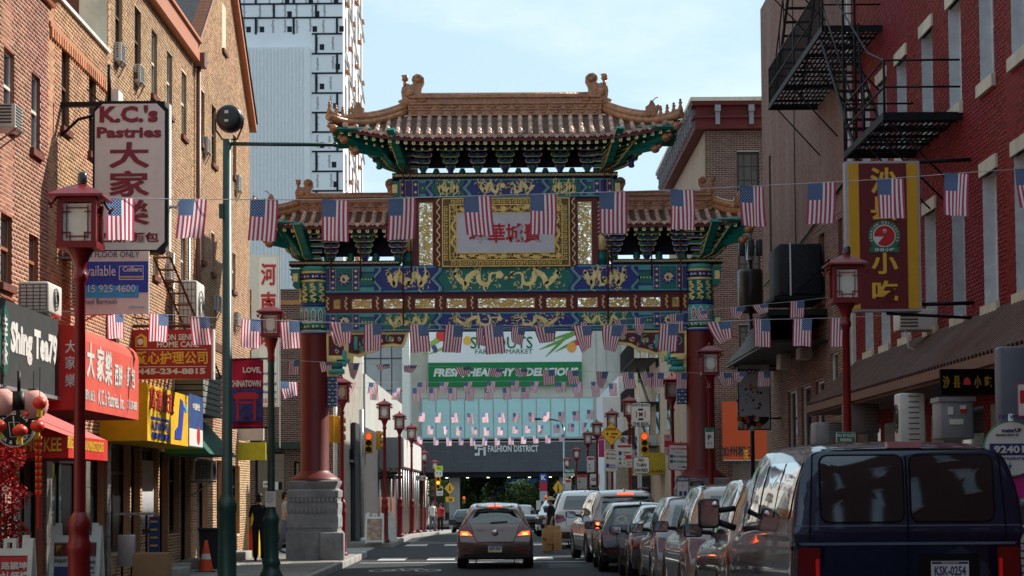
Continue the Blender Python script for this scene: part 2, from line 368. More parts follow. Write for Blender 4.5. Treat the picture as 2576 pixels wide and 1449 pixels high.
class Wall:
    def __init__(s, kind, pos): s.k=kind; s.p=pos
    def w(s,a,o,z):
        return (s.p+o,a,z) if s.k=='L' else ((s.p-o,a,z) if s.k=='R' else (a,s.p-o,z))
    def box(s,m,a0,a1,o0,o1,z0,z1,mi=0): return m.box(s.w(a0,o0,z0),s.w(a1,o1,z1),mi)
    def face(s): return {'L':'x+','R':'x-','F':'y'}[s.k]
def bricks(W, root, a0,a1,z0,z1, ops, bm_, nparts, course=.060, bl=.19, top=None, proud=.0025, zextra=0, vis=True, margin=260):
    proud=.0008 if bm_.name.startswith('red painted') else proud; joint=.0135; nc=int((z1+zextra-z0)/course); rng=np.random.default_rng(int(abs(a0*97+z0*13))+5)
    L=[]
    for i in range(nc):
        z=z0+i*course; off=(i%2)*bl/2
        A=np.arange(a0-off,a1,bl); B=np.minimum(A+bl-joint,a1); A=np.maximum(A,a0); ok=B-A>.03; A,B=A[ok],B[ok]
        L.append(np.stack([A,B,np.full(len(A),z),np.full(len(A),z+course-joint)],1))
    L=np.concatenate(L)
    if top is not None: L=L[L[:,3]<np.array([top(a) for a in (L[:,0]+L[:,1])/2])]
    for (p,q,r,t) in ops:
        # trim bricks against openings
        inz=(L[:,3]>r+.005)&(L[:,2]<t-.005); full=inz&(L[:,0]>=p-.004)&(L[:,1]<=q+.004)
        lft=inz&(L[:,0]<p)&(L[:,1]>p)&(L[:,1]<=q+.2); rgt=inz&(L[:,1]>q)&(L[:,0]<q)&(L[:,0]>=p-.001)
        L[lft,1]=p; L[rgt,0]=q; L=L[~full]; L=L[(L[:,1]-L[:,0])>.02]
    n=len(L); o=proud+rng.uniform(-.0015,.002,n)
    ctr=np.array([W.w(a,0,z) for a,z in zip((L[:,0]+L[:,1])/2,(L[:,2]+L[:,3])/2)])
    if vis:
        u,v,dd=project(ctr); ok=(u>-margin)&(u<2576+margin)&(v>-margin)&(v<1449+margin); L=L[ok]; o=o[ok]; dd=dd[ok]; u=u[ok]; v=v[ok]; n=len(L)
    if n==0: return
    inside=(u>5)&(u<2570)&(v>5)&(v<1440)
    order=np.argsort(np.where(inside,dd,1e6)); part=np.zeros(n,bool); full=(L[:,1]-L[:,0])>bl-joint-.002
    cand=[i for i in order if full[i] and inside[i]][:nparts]; part[cand]=True
    # stuff mesh
    J=~part; a,b,c,d=L[J].T; oo=o[J]; k=len(a)
    def P(A,O,Z): 
        if W.k=='L': return np.stack([W.p+O,A,Z],1)
        if W.k=='R': return np.stack([W.p-O,A,Z],1)
        return np.stack([A,W.p-O,Z],1)
    Z=np.zeros(k)-.004
    V=np.stack([P(a,oo,c),P(b,oo,c),P(b,oo,d),P(a,oo,d),P(a,Z,c),P(b,Z,c),P(b,Z,d),P(a,Z,d)],1).reshape(-1,3)-np.array(base_of(root))
    Fq=np.array([[0,1,2,3],[0,4,5,1],[1,5,6,2],[2,6,7,3],[3,7,4,0]])
    FF=(np.arange(k)[:,None,None]*8+Fq[None]).reshape(-1)
    me=bpy.data.meshes.new('brickwork'); nf=k*5
    me.vertices.add(k*8); me.vertices.foreach_set('co',V.reshape(-1)); me.loops.add(nf*4); me.loops.foreach_set('vertex_index',FF.astype(np.int32))
    me.polygons.add(nf); me.polygons.foreach_set('loop_start',np.arange(0,nf*4,4,dtype=np.int32)); me.polygons.foreach_set('loop_total',np.full(nf,4,dtype=np.int32)); me.update(calc_edges=True); me.materials.append(bm_)
    ob=bpy.data.objects.new('brickwork',me); COL.objects.link(ob); ob.parent=root; ob['kind']='stuff'
    if len(cand):
        s=MB(); W2=Wall(W.k,0); W2.box(s,-(bl-joint)/2,(bl-joint)/2,-.02,0,-(course-joint)/2,(course-joint)/2); bme=s.mesh('brick',bm_); bo=np.array(base_of(root))
        for i in cand:
            q=bpy.data.objects.new('brick',bme); COL.objects.link(q); q.parent=root; q.location=np.array(W.w((L[i,0]+L[i,1])/2,o[i],(L[i,2]+L[i,3])/2))-bo
def facade(name,label,W,a0,a1,z0,z1,ops,bmat_,mmat,nparts=300,depth=.14,thick=8,top=None,peak=None,roofm=None,course=.060,bl=.19,root=None,cat='building',brick_on=True,body=True,bricks_z0=None,reveal=None):
    root=root or thing(name,label,cat,W.w((a0+a1)/2,0,0))
    m=MB(); As=sorted({a0,a1,*[x for q in ops for x in q[:2] if a0<x<a1]}); Zs=sorted({z0,z1,*[x for q in ops for x in q[2:4] if z0<x<z1]})
    for i in range(len(As)-1):
        for j in range(len(Zs)-1):
            ca,cz=(As[i]+As[i+1])/2,(Zs[j]+Zs[j+1])/2
            if any(q[0]<ca<q[1] and q[2]<cz<q[3] for q in ops): continue
            m.add([W.w(As[i],0,Zs[j]),W.w(As[i+1],0,Zs[j]),W.w(As[i+1],0,Zs[j+1]),W.w(As[i],0,Zs[j+1])],[(0,1,2,3)])
    if peak: m.add([W.w(a0,0,z1),W.w(a1,0,z1),W.w(peak[0],0,peak[1])],[(0,1,2)])
    m.build('wall',mmat,root)
    for p,q,r,t in ops:
        m=MB(); m.add([W.w(p,0,r),W.w(q,0,r),W.w(q,0,t),W.w(p,0,t),W.w(p,-depth-.3,r),W.w(q,-depth-.3,r),W.w(q,-depth-.3,t),W.w(p,-depth-.3,t)],[(0,1,5,4),(1,2,6,5),(2,3,7,6),(3,0,4,7)])
        m.build('window_reveal',reveal or bmat_,root)
    if body:
        m=MB(); W.box(m,a0+.01,a1-.01,-depth-.35,-thick,z0,z1-.01)
        if peak:
            m.add([W.w(a0,-.05,z1),W.w(a1,-.05,z1),W.w(peak[0],-.05,peak[1]),W.w(a0,-thick,z1),W.w(a1,-thick,z1),W.w(peak[0],-thick,peak[1])],[(0,2,5,3),(1,4,5,2),(3,5,4)],1)
        m.build('main_block',[roofm or mmat, MT.get('slate roof',dark)],root)
        m=MB(); W.box(m,a0+.01,a1-.01,-.02,-depth-.36,z1-.3,z1-.012); W.box(m,a0+.005,a0+.1,-.01,-depth-.36,z0,z1-.3); W.box(m,a1-.1,a1-.005,-.01,-depth-.36,z0,z1-.3); m.build('wall_returns',mmat,root)
    if brick_on: bricks(W,root,a0,a1,(bricks_z0 if bricks_z0 is not None else z0),z1,ops,bmat_,nparts,course,bl,top,zextra=(peak[1]-z1 if peak else 0))
    return root
def window(W,root,p,q,r,t,depth=.11,fm=None,sill=None,lintel=None,style='sash',curtain=None,gl=None,fw=.045,sillw=.1):
    fm=fm or white; m=MB(); o=-depth
    for (A,B,Zl,Zh) in ((p,p+fw,r,t),(q-fw,q,r,t),(p+fw,q-fw,t-fw,t),(p+fw,q-fw,r,r+fw)): W.box(m,A,B,o-.05,o,Zl,Zh)
    zm=r+(t-r)*.52
    if style=='sash': W.box(m,p+fw,q-fw,o-.045,o+.008,zm-.022,zm+.022)
    if style=='grid':
        for i in (1,2): x=p+(q-p)*i/3; W.box(m,x-.012,x+.012,o-.04,o,r+fw,t-fw)
        for i in (1,2,3): z=r+(t-r)*i/4; W.box(m,p+fw,q-fw,o-.04,o-.002,z-.015,z+.015)
    fr=m.build('window',fm,root)
    for (Zl,Zh) in (((r+fw,zm-.022),(zm+.022,t-fw)) if style=='sash' else ((r+fw,t-fw),)):
        m=MB(); oo=o-.03 if Zl==r+fw else o-.02; W.box(m,p+fw,q-fw,oo-.008,oo,Zl,Zh); m.build('pane',gl or glass,fr)
    if curtain: m=MB(); W.box(m,p+fw,q-fw,o-.07,o-.05,r+(t-r)*curtain[1],t-fw); m.build('blind',curtain[0],fr)
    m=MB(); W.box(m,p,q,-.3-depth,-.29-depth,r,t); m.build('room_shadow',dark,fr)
    if sill: m=MB(); W.box(m,p-.06,q+.06,-.05,.06,r-sillw,r+.0); m.build('sill',sill,fr)
    if lintel: m=MB(); W.box(m,p-.08,q+.08,-.05,.035,t,t+.2); m.build('lintel',lintel,fr)
    return fr

MORT=mat('pale mortar',(.66,.57,.43),.95,var=.15,scale=3,dirt=.3); MORTD=mat('grey mortar',(.36,.33,.29),.95,var=.2,scale=3,dirt=.3)
BO=brickmat('orange brick',(.50,.23,.115),dirt=.5); BP=brickmat('plum brick',(.37,.14,.095),dirt=.35); BT=brickmat('tan brick',(.52,.28,.15),dirt=.55)
BDK=brickmat('dark red brick',(.16,.055,.04),dirt=.4); SLATE=mat('slate roof',(.06,.06,.065),.8,var=.3,scale=10,islands=.3)
CORN=mat('terracotta painted metal',(.5,.17,.07),.5,dirt=.25); BRED=brickmat('red painted brick',(.21,.016,.012),dirt=.3,isl=.16,stain=(.11,.014,.012),rough=.7); MRED=mat('red painted mortar',(.155,.012,.009),.8,var=.2,dirt=.3,stain=(.08,.01,.01))
BR2=brickmat('brown brick',(.19,.10,.07),dirt=.4); BILL=brickmat('corner brick',(.2,.075,.055),dirt=.2)
WL=Wall('L',XL); WR=Wall('R',XR)
def wpx(u0,u1,v0,v1,X=XL,z=None):
    d0=onX(u0,500,X).y; d1=onX(u1,500,X).y; zt=onX(u1,v0,X).z; zb=onX(u1,v1,X).z
    return (min(d0,d1),max(d0,d1),zb,zt)
# ---- left block ----
shop=lambda a0,a1: [(a0,a1,.35,2.75)]
woodf=mat('brown window frame',(.3,.12,.06),.6,dirt=.3); brownsill=mat('brick sill',(.16,.06,.045),.9,var=.3)
L1=[wpx(7,34,137,325),wpx(77,100,197,388),wpx(2,31,548,722),wpx(73,97,598,738)]
L2=[wpx(153,173,133,332),wpx(222,241,205,395),wpx(150,168,550,640)]
L3=[wpx(288,306,-40,150),wpx(337,353,30,200),wpx(380,394,88,250),wpx(419,432,140,295),wpx(456,468,190,350),wpx(345,360,640,760),wpx(385,398,560,700),wpx(418,431,560,715),wpx(455,467,600,725)]
L4=[wpx(559,568,25,135),wpx(504,514,235,370),wpx(532,543,275,420),wpx(586,594,345,450),wpx(531,539,590,690),wpx(505,513,565,660),wpx(584,592,640,735)]
s1=[(18,22.4,.2,2.9),(22.9,26.6,.2,2.9),(27.3,29.2,.2,2.75)]; s2=[(29.6,31.9,.15,2.75),(32.2,33.62,.15,2.7)]
s3=[(34.0,35.9,.7,2.6),(36.0,36.9,.15,2.6),(37.1,38.8,.95,2.6),(38.95,39.9,.15,2.55),(40.05,41.3,.9,2.5),(41.45,42.75,.15,2.5)]; s4=[(43.6,45.2,.15,2.5),(46.6,47.6,.15,2.5),(48.1,50.6,.7,2.4)]
yB=29.35; y2=33.8; y3=42.95; yE=52.6
f1=facade('brick_building','plum brick building with orange cornice at the left edge above the tea shop',WL,14,yB,.12,9.35,L1+s1,BP,MORT,300)
f2=facade('brick_building','lower orange brick building with toothed brick frieze behind the white pastry shop sign',WL,yB,y2,.12,9.25,L2+s2,BO,MORT,300,roofm=BT)
f3=facade('brick_building','long tan brick building with terracotta roof edge, left of the gabled building',WL,y2,y3,.12,11.3,L3+s3,BT,MORT,300,roofm=BDK)
gtop=lambda a: 11.5+min(a-y3,yE-a)*.71
f4=facade('brick_building','gabled tan brick building with slate roof at the left street corner',WL,y3,yE,.12,11.5,L4+s4,BT,MORT,300,top=gtop,peak=((y3+yE)/2,11.5+(yE-y3)/2*.71))
for q in L1: window(WL,f1,*q,depth=.055,sill=brownsill,gl=glass,fm=white if q[2]>6 else woodf,curtain=(mat('grey blind',(.5,.5,.48),.8),.0) if q[2]>6 else None)
for q in L2: window(WL,f2,*q,depth=.055,sill=brownsill,fm=mat('brown frame',(.1,.06,.05),.6))
for i,q in enumerate(L3): window(WL,f3,*q,depth=.055,sill=brownsill,fm=white if i not in(0,1) else mat('brown frame',(.1,.06,.05),.6),curtain=(mat('white blind',(.75,.75,.73),.8),.5) if i>1 else None)
for i,q in enumerate(L4): window(WL,f4,*q,depth=.055,sill=brownsill,fm=mat('brown frame',(.1,.06,.05),.6) if i<4 else white,curtain=(MT['white blind'],.0) if i>3 else None)
# shutters louvres on lower windows are the blinds above. Cornices and roof edges
m=MB(); WL.box(m,14,yB+.25,-.1,.30,9.28,9.38); m.prism([(XL+.0,9.0),(XL+.06,9.0),(XL+.1,9.1),(XL+.24,9.2),(XL+.3,9.28),(XL+.0,9.28)],14,yB+.22,axis='y'); m.build('cornice',CORN,f1)
m=MB(); WL.box(m,yB,y2-.02,-.3,.05,9.25,9.31); m.build('coping',white,f2)
a=yB+.1; fm_=None
for k in range(26):   # toothed frieze: small brick corbels
    mm_=MB(); WL.box(mm_,a,a+.1,0,.045,8.55,8.7); 
    if fm_ is None: fm_=mm_.build('corbel',BO,f2); a00=a
    else: inst(fm_,'corbel',f2,loc=(0,a-a00,0))
    a+=.165
m=MB(); WL.box(m,yB+.05,y2,0,.03,8.7,8.78); m.build('brick_band',BO,f2)
m=MB(); WL.box(m,y2,y3,-.02,.16,11.12,11.5); WL.box(m,y2,y3,-.02,.22,11.5,11.56); m.build('roof_edge',CORN,f3)
# slate slope over building 3 (set back)
m=MB()
for k in range(9):
    z=11.55+k*.17; o=-.35-k*.2
    m.add([WL.w(y2+5,o,z),WL.w(y3,o,z),WL.w(y3,o-.24,z+.2),WL.w(y2+5,o-.24,z+.2)],[(0,1,2,3)])
m.build('slate_course',SLATE,f3)
# rakes of the gable
pk=((y3+yE)/2,11.5+(yE-y3)/2*.71)
m=MB()
for (p,q) in (((y3-.2,11.36),pk),(pk,(yE+.2,11.36))):
    m.prism([(p[0],p[1]-.02),(q[0],q[1]-.02),(q[0],q[1]+.2),(p[0],p[1]+.2)],XL-.1,XL+.16,axis='x')
m.build('rake_board',CORN,f4)
m=MB(); m.add([WL.w(y3-.2,.2,11.56),WL.w(pk[0],.2,pk[1]+.2),WL.w(pk[0],-8,pk[1]+.2),WL.w(y3-.2,-8,11.56)],[(0,1,2,3)]); m.add([WL.w(yE+.2,.2,11.56),WL.w(pk[0],.2,pk[1]+.2),WL.w(pk[0],-8,pk[1]+.2),WL.w(yE+.2,-8,11.56)],[(0,1,2,3)]); m.build('roof',SLATE,f4)
# gutter + downpipes
m=MB(); m.tube([WL.w(43.25,.09,11.1),WL.w(43.25,.09,2.6)],.055,8); WL.box(m,43.1,43.45,.02,.24,11.05,11.35); m.build('drainpipe',mat('brown drainpipe',(.16,.07,.05),.5),f4)
m=MB(); WL.box(m,y2-.02,y2+.24,.0,.16,3.9,8.35); m.build('vent_duct',mat('dark brown duct',(.10,.04,.04),.5),f2)
m=MB(); WL.box(m,y2-.1,y2+.32,-.0,.2,8.35,8.62); m.build('duct_cap',white,f2)
for (a,z0_,z1_) in ((40.2,3.2,6.6),(42.2,3.0,7.5)):
    m=MB(); m.tube([WL.w(a,.05,z1_),WL.w(a,.05,z0_)],.03,6); m.build('conduit',steel,f3)
# storefronts: frames + dark glass + piers
def shopfront(root,a0,a1,z0,z1,n,fm,door=False,stone=None):
    m=MB(); o=-.12; WL.box(m,a0,a1,o-.06,o,z0,z0+.08); WL.box(m,a0,a1,o-.06,o,z1-.08,z1)
    for i in range(n+1): x=a0+(a1-a0)*i/n; x=min(max(x,a0+.03),a1-.03); WL.box(m,x-.03,x+.03,o-.06,o+.002,z0+.08,z1-.08)
    if n>1: WL.box(m,a0,a1,o-.055,o+.001,z1-.55,z1-.49)
    fr=m.build('shopfront',fm,root)
    for i in range(n): m=MB(); w=(a1-a0)/n; WL.box(m,a0+w*i+.035,a0+w*(i+1)-.035,o-.04,o-.03,z0+.08,z1-.08); m.build('pane',glass,fr)
    if door: m=MB(); m.tube([WL.w(a0+.2,o+.06,1.0),WL.w(a0+.2,o+.06,1.5)],.018,6); m.build('handle',steel,fr)
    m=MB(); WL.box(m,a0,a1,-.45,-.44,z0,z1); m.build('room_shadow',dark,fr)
for q in s1: shopfront(f1,*q,3,black)
for i,q in enumerate(s2): shopfront(f2,*q,2,black,door=True)
for i,q in enumerate(s3): shopfront(f3,*q,1 if q[2]<.5 else 2,black,door=q[2]<.5)
for q in s4: shopfront(f4,*q,2,black)
mar=mat('grey marble cladding',(.16,.15,.13),.25,var=.45,scale=4,spec=.6)
for a in (26.62,29.22,31.92,33.62):
    for k in range(6): m=MB(); WL.box(m,a,a+.33,.008,.05,.15+k*.42,.15+k*.42+.412); m.build('marble_panel',mar,f1 if a<29 else f2)
# curtains in a window of building 3
cur=mat('white curtain',(.6,.6,.62),.8,var=.1)
m=MB()
for i in range(14): x=37.3+i*.1; m.tube([WL.w(x,-.1,1.05),WL.w(x,-.1,2.35)],.045,6)
m.build('curtain',cur,f3)
# doorsteps
for i,(a,b,o) in enumerate(((36,37.0,.5),(36.6,37.9,.75),(38.9,39.9,.45),(41.4,42.8,.55),(46.4,48.2,.6))):
    m=MB(); m.bb(((XL+XL+o)/2+.02,(a+b)/2,.24),(o,b-a,.2),.02); m.build('doorstep',concrete,f3 if a<43 else f4)

# ---- right block ----
R1a,R1b=16,39.7
cs=[26.4,28.2,30.2,32.2,34.3,36.1,37.75]
up=[(c-.42,c+.42,7.54,9.15) for c in cs]; lo=[(c-.42,c+.42,4.32,6.2) for c in cs]
base=[(20,24.2,.3,2.9),(24.6,28.4,.3,2.9),(28.8,32.4,.3,2.9),(32.8,36.4,.3,2.9),(36.8,39.2,.3,2.9)]
r1=facade('brick_building','red painted brick building with cream lintels and white windows at the right edge',WR,R1a,R1b,.12,13.7,up+lo+base,BRED,MRED,300,reveal=mat('white reveal',(.6,.62,.63),.7,dirt=.3))
for q in up+lo: window(WR,r1,*q,sill=cream,lintel=cream,fm=white,depth=.18,curtain=(MT['white blind'],.62),fw=.06,sillw=.18)
for q in base:
    m=MB(); WR.box(m,q[0],q[1],-.3,-.2,q[2],q[3]); m.build('shop_window',glass,r1)
ctr_=mat('cream corner trim',(.62,.6,.56),.7,dirt=.4)
for a in (39.72,39.2): m=MB(); WR.box(m,a,a+.12,.0,.07,2.9,12.4); m.build('corner_trim',ctr_,r1)
# stucco building further on
STU=mat('rough pinkish stucco',(.22,.125,.10),.95,var=.35,scale=9,bump=.9,bscale=14,dirt=.65,stain=(.30,.25,.22))
r2o=[(51.0,51.6,7.6,10.4),(47.9,48.6,5.3,7.1),(45.6,46.5,5.75,7.3),(42.9,43.7,5.8,7.3),(40.6,41.1,5.9,7.3),(41.4,42.4,3.6,4.6),(43.2,44.4,1.9,4.1),(45.1,46.6,1.9,4.1),(47.3,48.8,1.9,4.1)]
r2=facade('stucco_building','pinkish stucco and brown brick building between the red building and the gate',WR,39.85,52.9,.12,14.6,r2o,BR2,MORTD,0,brick_on=False)
bricks(WR,r2,39.85,52.9,.12,7.4,r2o,BR2,300)
m=MB(); Zs=[7.4,7.6,10.4,14.6]; As=[39.85,42.4,43.0,44.1,44.9,48.0,48.5,51.2,51.6,52.9]
for i in range(len(As)-1):
    for j in range(len(Zs)-1):
        ca,cz=(As[i]+As[i+1])/2,(Zs[j]+Zs[j+1])/2
        if any(q[0]<ca<q[1] and q[2]<cz<q[3] for q in r2o): continue
        m.add([WR.w(As[i],.02,Zs[j]),WR.w(As[i+1],.02,Zs[j]),WR.w(As[i+1],.02,Zs[j+1]),WR.w(As[i],.02,Zs[j+1])],[(0,1,2,3)])
m.build('stucco_render',STU,r2)
for q in r2o: window(WR,r2,*q,fm=mat('dark frame',(.04,.035,.035),.5) if q[3]>5 else white,sill=brownsill,style='sash' if q[3]>5 else 'plain',curtain=None if q[3]>5 else (MT['white blind'],.0),depth=.2 if q[3]>5 else .06)
# ---- far right corner building facing the junction ----
Yc=62.0
WF=Wall('F',Yc); xa=onY(1775,400,Yc).x; ztop=onY(1800,330,Yc).z
co_=[(onY(1848,0,Yc).x,onY(1905,0,Yc).x,onY(0,535,Yc).z,onY(0,395,Yc).z),(onY(1848,0,Yc).x,onY(1905,0,Yc).x,onY(0,722,Yc).z,onY(0,630,Yc).z),(onY(1848,0,Yc).x,onY(1905,0,Yc).x,onY(0,900,Yc).z,onY(0,830,Yc).z),(7.0,9.5,.3,3.2)]
cb=facade('brick_building','brown brick corner building with bracketed maroon cornice beyond the gate on the right',WF,xa,xa+7,.12,ztop,co_,BILL,MORTD,300,thick=14)
for q in co_[:3]: window(WF,cb,*q,fm=mat('black frame',(.02,.02,.022),.5),style='grid',depth=.1,fw=.07,curtain=(mat('pale grey blind',(.45,.5,.5),.7),.35))  # blinds in one even pale grey
WSd=Wall('L',xa); sidem=mat('buff side wall',(.42,.3,.22),.9,var=.15,dirt=.3)
m=MB(); m.box((xa-.02,Yc+.05,.1),(xa,Yc+14,ztop)); m.build('side_wall',sidem,cb)
maroon=mat('maroon cornice paint',(.12,.02,.02),.6,dirt=.2)
m=MB(); m.box((xa-.35,Yc-.35,ztop+.02),(xa+7.2,Yc+14,ztop+.35)); m.build('cornice',maroon,cb)
m=MB(); m.box((xa-.5,Yc-.55,ztop+.86),(xa+7.3,Yc+14.2,ztop+.98)); m.build('cornice_cap',cream,cb)
m=MB(); m.box((xa-.42,Yc-.45,ztop+.35),(xa+7.2,Yc+14.1,ztop+.42)); m.box((xa-.45,Yc-.5,ztop+.74),(xa+7.25,Yc+14.1,ztop+.86)); m.box((xa-.3,Yc-.3,ztop+.42),(xa+7.1,Yc+14,ztop+.74)); m.build('frieze',maroon,cb)
bm1=MB(); bm1.box((-.07,-.18,-.3),(.07,0,.28)); bm1.box((-.09,-.24,.1),(.09,0,.3)); bme=bm1.mesh('cornice_bracket',mat('grey bracket',(.25,.24,.25),.7))
for i in range(6): inst(bme,'cornice_bracket',cb,loc=Vector((xa+.35+i*1.05,Yc-.28,ztop+.44))-base_of(cb))
for i in range(16): inst(bme,'cornice_bracket',cb,loc=Vector((xa-.3,Yc+.2+i*.85,ztop+.44))-base_of(cb),rot=(0,0,-math.pi/2))
# ---- left building beyond the junction, facing us ----
Yd=62.8; WD=Wall('F',Yd); x0=-12; x1=onY(862,900,Yd).x; zt=onY(700,727,Yd).z
do=[(onY(642,0,Yd).x,onY(716,0,Yd).x,.15,3.0),(onY(738,0,Yd).x,onY(752,0,Yd).x,.15,2.7)]
lb=facade('brick_building','dark red brick shop building with black entrance behind the left gate column',WD,x0,x1,.12,zt,do,BDK,MORTD,300,thick=9)
for q in do: window(WD,lb,*q,fm=black,style='plain',depth=.2)
m=MB(); m.box((onY(628,0,Yd).x,Yd-.5,onY(0,1135,Yd).z),(onY(765,0,Yd).x,Yd,onY(0,1118,Yd).z)); m.build('canopy',mat('green canopy',(.03,.05,.035),.6),lb)
for k in range(3): m=MB(); z=zt-.5-k*.6; m.box((x0,Yd-.03,z),(x1,Yd,z+.14)); m.build('brick_band',BO,lb)

# ---- the street goes on behind the camera ----
for (nm,lab,bx0,bx1,by0,by1,h,mm,wm_) in (('brick_building','brick row continuing on the left behind the viewpoint',-15,-6.85,-70,13.9,10.5,BDK,glass),('brick_building','red row continuing on the right behind the viewpoint',6.95,15,-70,15.9,12.0,BDK,glass),('brick_building','building closing the street far behind the viewpoint',-40,40,-95,-85,8,BDK,glass)):
    t=thing(nm,lab,'building',((bx0+bx1)/2,(by0+by1)/2,0)); m=MB(); m.box((bx0,by0,0),(bx1,by1,h)); m.build('wall',mm,t)
    if bx1-bx0<30:
        xf=bx1 if bx1<0 else bx0
        wmh=MB(); wmh.box((-.03,-.5,0),(.03,.5,1.6)); wq=wmh.mesh('window',wm_); wt_=MB(); wt_.box((-.05,-.6,-.15),(.05,.6,0)); wt_.box((-.05,-.6,1.6),(.05,.6,1.8)); wt2=wt_.mesh('window_trim',white)
        y=by0+2
        while y<by1-1:
            for z in (1.0,4.4,7.6): inst(wq,'window',t,loc=Vector((xf,y,z))-base_of(t)); inst(wt2,'window_trim',t,loc=Vector((xf,y,z))-base_of(t))
            y+=4.2
m=MB(); m.tube([WR.w(52.7,.06,7.1),WR.w(45.0,.06,7.5),WR.w(40,.06,7.9)],.025,5); m.tube([WR.w(46.8,.05,5.2),WR.w(46.8,.05,14)],.012,4); m.build('wall_cable',black,r2)
# ======================= background beyond the junction =======================
HSP=mat('beige precast concrete',(.56,.54,.47),.9,var=.1,scale=.6,dirt=.15); HS2=mat('grey precast concrete',(.42,.42,.40),.9,var=.1,scale=.5,dirt=.2)
GREYP=mat('slate grey panel',(.085,.088,.097),.6,var=.1,scale=1); TEAL=mat('pale teal glass',(.42,.68,.66),.25,var=.12,scale=.4); WALLW=mat('white corrugated wall',(.62,.63,.63),.7,var=.08)
Ym=185; sm=F/Ym
def px(u,Y=Ym): return onY(u,900,Y).x
def pz(v,Y=Ym): return onY(1275,v,Y).z
ml=thing('shopping_mall','beige mall bridging the street, with teal glass band and grey fascia lettered FASHION DISTRICT','building',(0,Ym,zg(Ym)))
m=MB(); m.box((px(1035),Ym,pz(1105)),(px(1560),Ym+26,pz(795))); m.build('upper_wall',HSP,ml)
m=MB(); m.box((px(880),Ym-3,-3),(px(1017),Ym+40,pz(800))); m.build('left_wing',HS2,ml)
m=MB(); m.box((px(1017),Ym-4,-3),(px(1035),Ym+40,pz(800))); m.build('pilaster',mat('sunlit pilaster',(.8,.78,.7),.8),ml)  # sunlit strip: its brightness is put into the pale colour
m=MB(); m.box((px(1560),Ym-2,-3),(px(1900),Ym+40,pz(800))); m.build('right_wing',HS2,ml)
for v in (905,985,1060): m=MB(); m.box((px(880),Ym-3.04,pz(v)-.06),(px(1017),Ym-3,pz(v)+.06)); m.build('wall_joint',GREYP,ml)
for u in (925,963,990): m=MB(); m.box((px(u)-.05,Ym-3.03,-2),(px(u)+.05,Ym-3,pz(805))); m.build('wall_joint',GREYP,ml)
for u in (1500,1525): m=MB(); m.box((px(u)-.05,Ym-.04,pz(1000)),(px(u)+.05,Ym,pz(800))); m.build('wall_joint',HS2,ml)
m=MB(); m.box((px(1056),Ym-.15,pz(1103)),(px(1496),Ym,pz(1000))); m.build('window_band_frame',HS2,ml)
pm=None
for i in range(12):
    u0=1060+i*36; m=MB(); m.box((px(u0)+.05,Ym-.2,pz(1100)),(px(u0+36)-.05,Ym-.14,pz(1004)))
    if pm is None: pm=m.build('glass_panel',TEAL,ml); 
    else: inst(pm,'glass_panel',ml,loc=(px(u0)-px(1060),0,0))
m=MB(); m.box((px(1035),Ym-.6,pz(1187)),(px(1562),Ym+26,pz(1110))); m.build('fascia_core',HS2,ml)
fpm=None
for j,(va,vb) in enumerate(((1112,1134),(1134,1160),(1160,1187))):
    for i in range(15):
        u0=1035+i*35; m=MB(); m.box((px(u0)+.02,Ym-.7,pz(vb)+.02),(px(u0+35)-.02,Ym-.6,pz(va)-.02)); m.build('fascia_panel',GREYP,ml)
text('lettering','FASHION DISTRICT',white,ml,(px(1289),Ym-.78,pz(1129)),wdt=px(1352)-px(1226),hgt=17/sm,bold=.03,spacing=1.05)
m=MB(); X=px(1193);Z=pz(1146); w=28/sm; t=6/sm
for a,b,c_,d in ((0,w,w-t,w),(0,t,w*.55,w),(w-t,w,0,w),(0,w*.3,0,t),(w*.3,w*.45,0,w*.7),(w*.3,w*.75,w*.5,w*.65)): m.box((X+a,Ym-.8-b*.003,Z+c_),(X+b,Ym-.7,Z+d))
m.build('logo',white,ml)
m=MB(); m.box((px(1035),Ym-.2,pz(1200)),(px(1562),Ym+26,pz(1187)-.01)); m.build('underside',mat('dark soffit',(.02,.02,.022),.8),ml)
lm=mat('small soffit lamp',(1,.9,.7),.5,var=0,emit=(1,.85,.6),estr=3)
for i in range(9): m=MB(); x=px(1070+i*52); m.box((x-.12,Ym-.25+.5*(i%3),pz(1200)-.06),(x+.12,Ym+.2+.5*(i%3),pz(1200)-.01)); m.build('soffit_lamp',lm,ml)
for x in (px(1140),px(1420),px(1545)): m=MB(); m.box((x-.5,Ym+2,-2.2),(x+.5,Ym+3.5,pz(1200)-.02)); m.build('column',HS2,ml)
# banner with vegetables
bn=thing('billboard','white and green grocery billboard with vegetables, reading FRESH, HEALTHY & DELICIOUS','billboard',(px(1270),Ym-.5,pz(970)))
m=MB(); m.box((px(1078),Ym-.5,pz(912)),(px(1463),Ym-.02,pz(800))); m.build('panel',mat('white banner',(.78,.79,.78),.6,var=.03),bn)
m=MB(); m.box((px(1078),Ym-.5,pz(972)),(px(1463),Ym-.02,pz(912)-.01)); m.build('lower_panel',mat('green banner',(.015,.19,.06),.6,var=.05),bn)
gr=mat('deep green print',(.02,.14,.05),.6)
text('lettering','SPROUTS',gr,bn,(px(1262),Ym-.53,pz(863)),wdt=px(1346)-px(1190),hgt=30/sm,bold=.01)
text('small_lettering','FARMERS MARKET',gr,bn,(px(1268),Ym-.53,pz(885)),wdt=px(1340)-px(1196),hgt=12/sm,bold=0)
text('slogan','FRESH, HEALTHY & DELICIOUS.',white,bn,(px(1275),Ym-.53,pz(939)),wdt=px(1458)-px(1092),hgt=25/sm,bold=.05,shear=.2)
rr=random.Random(5)
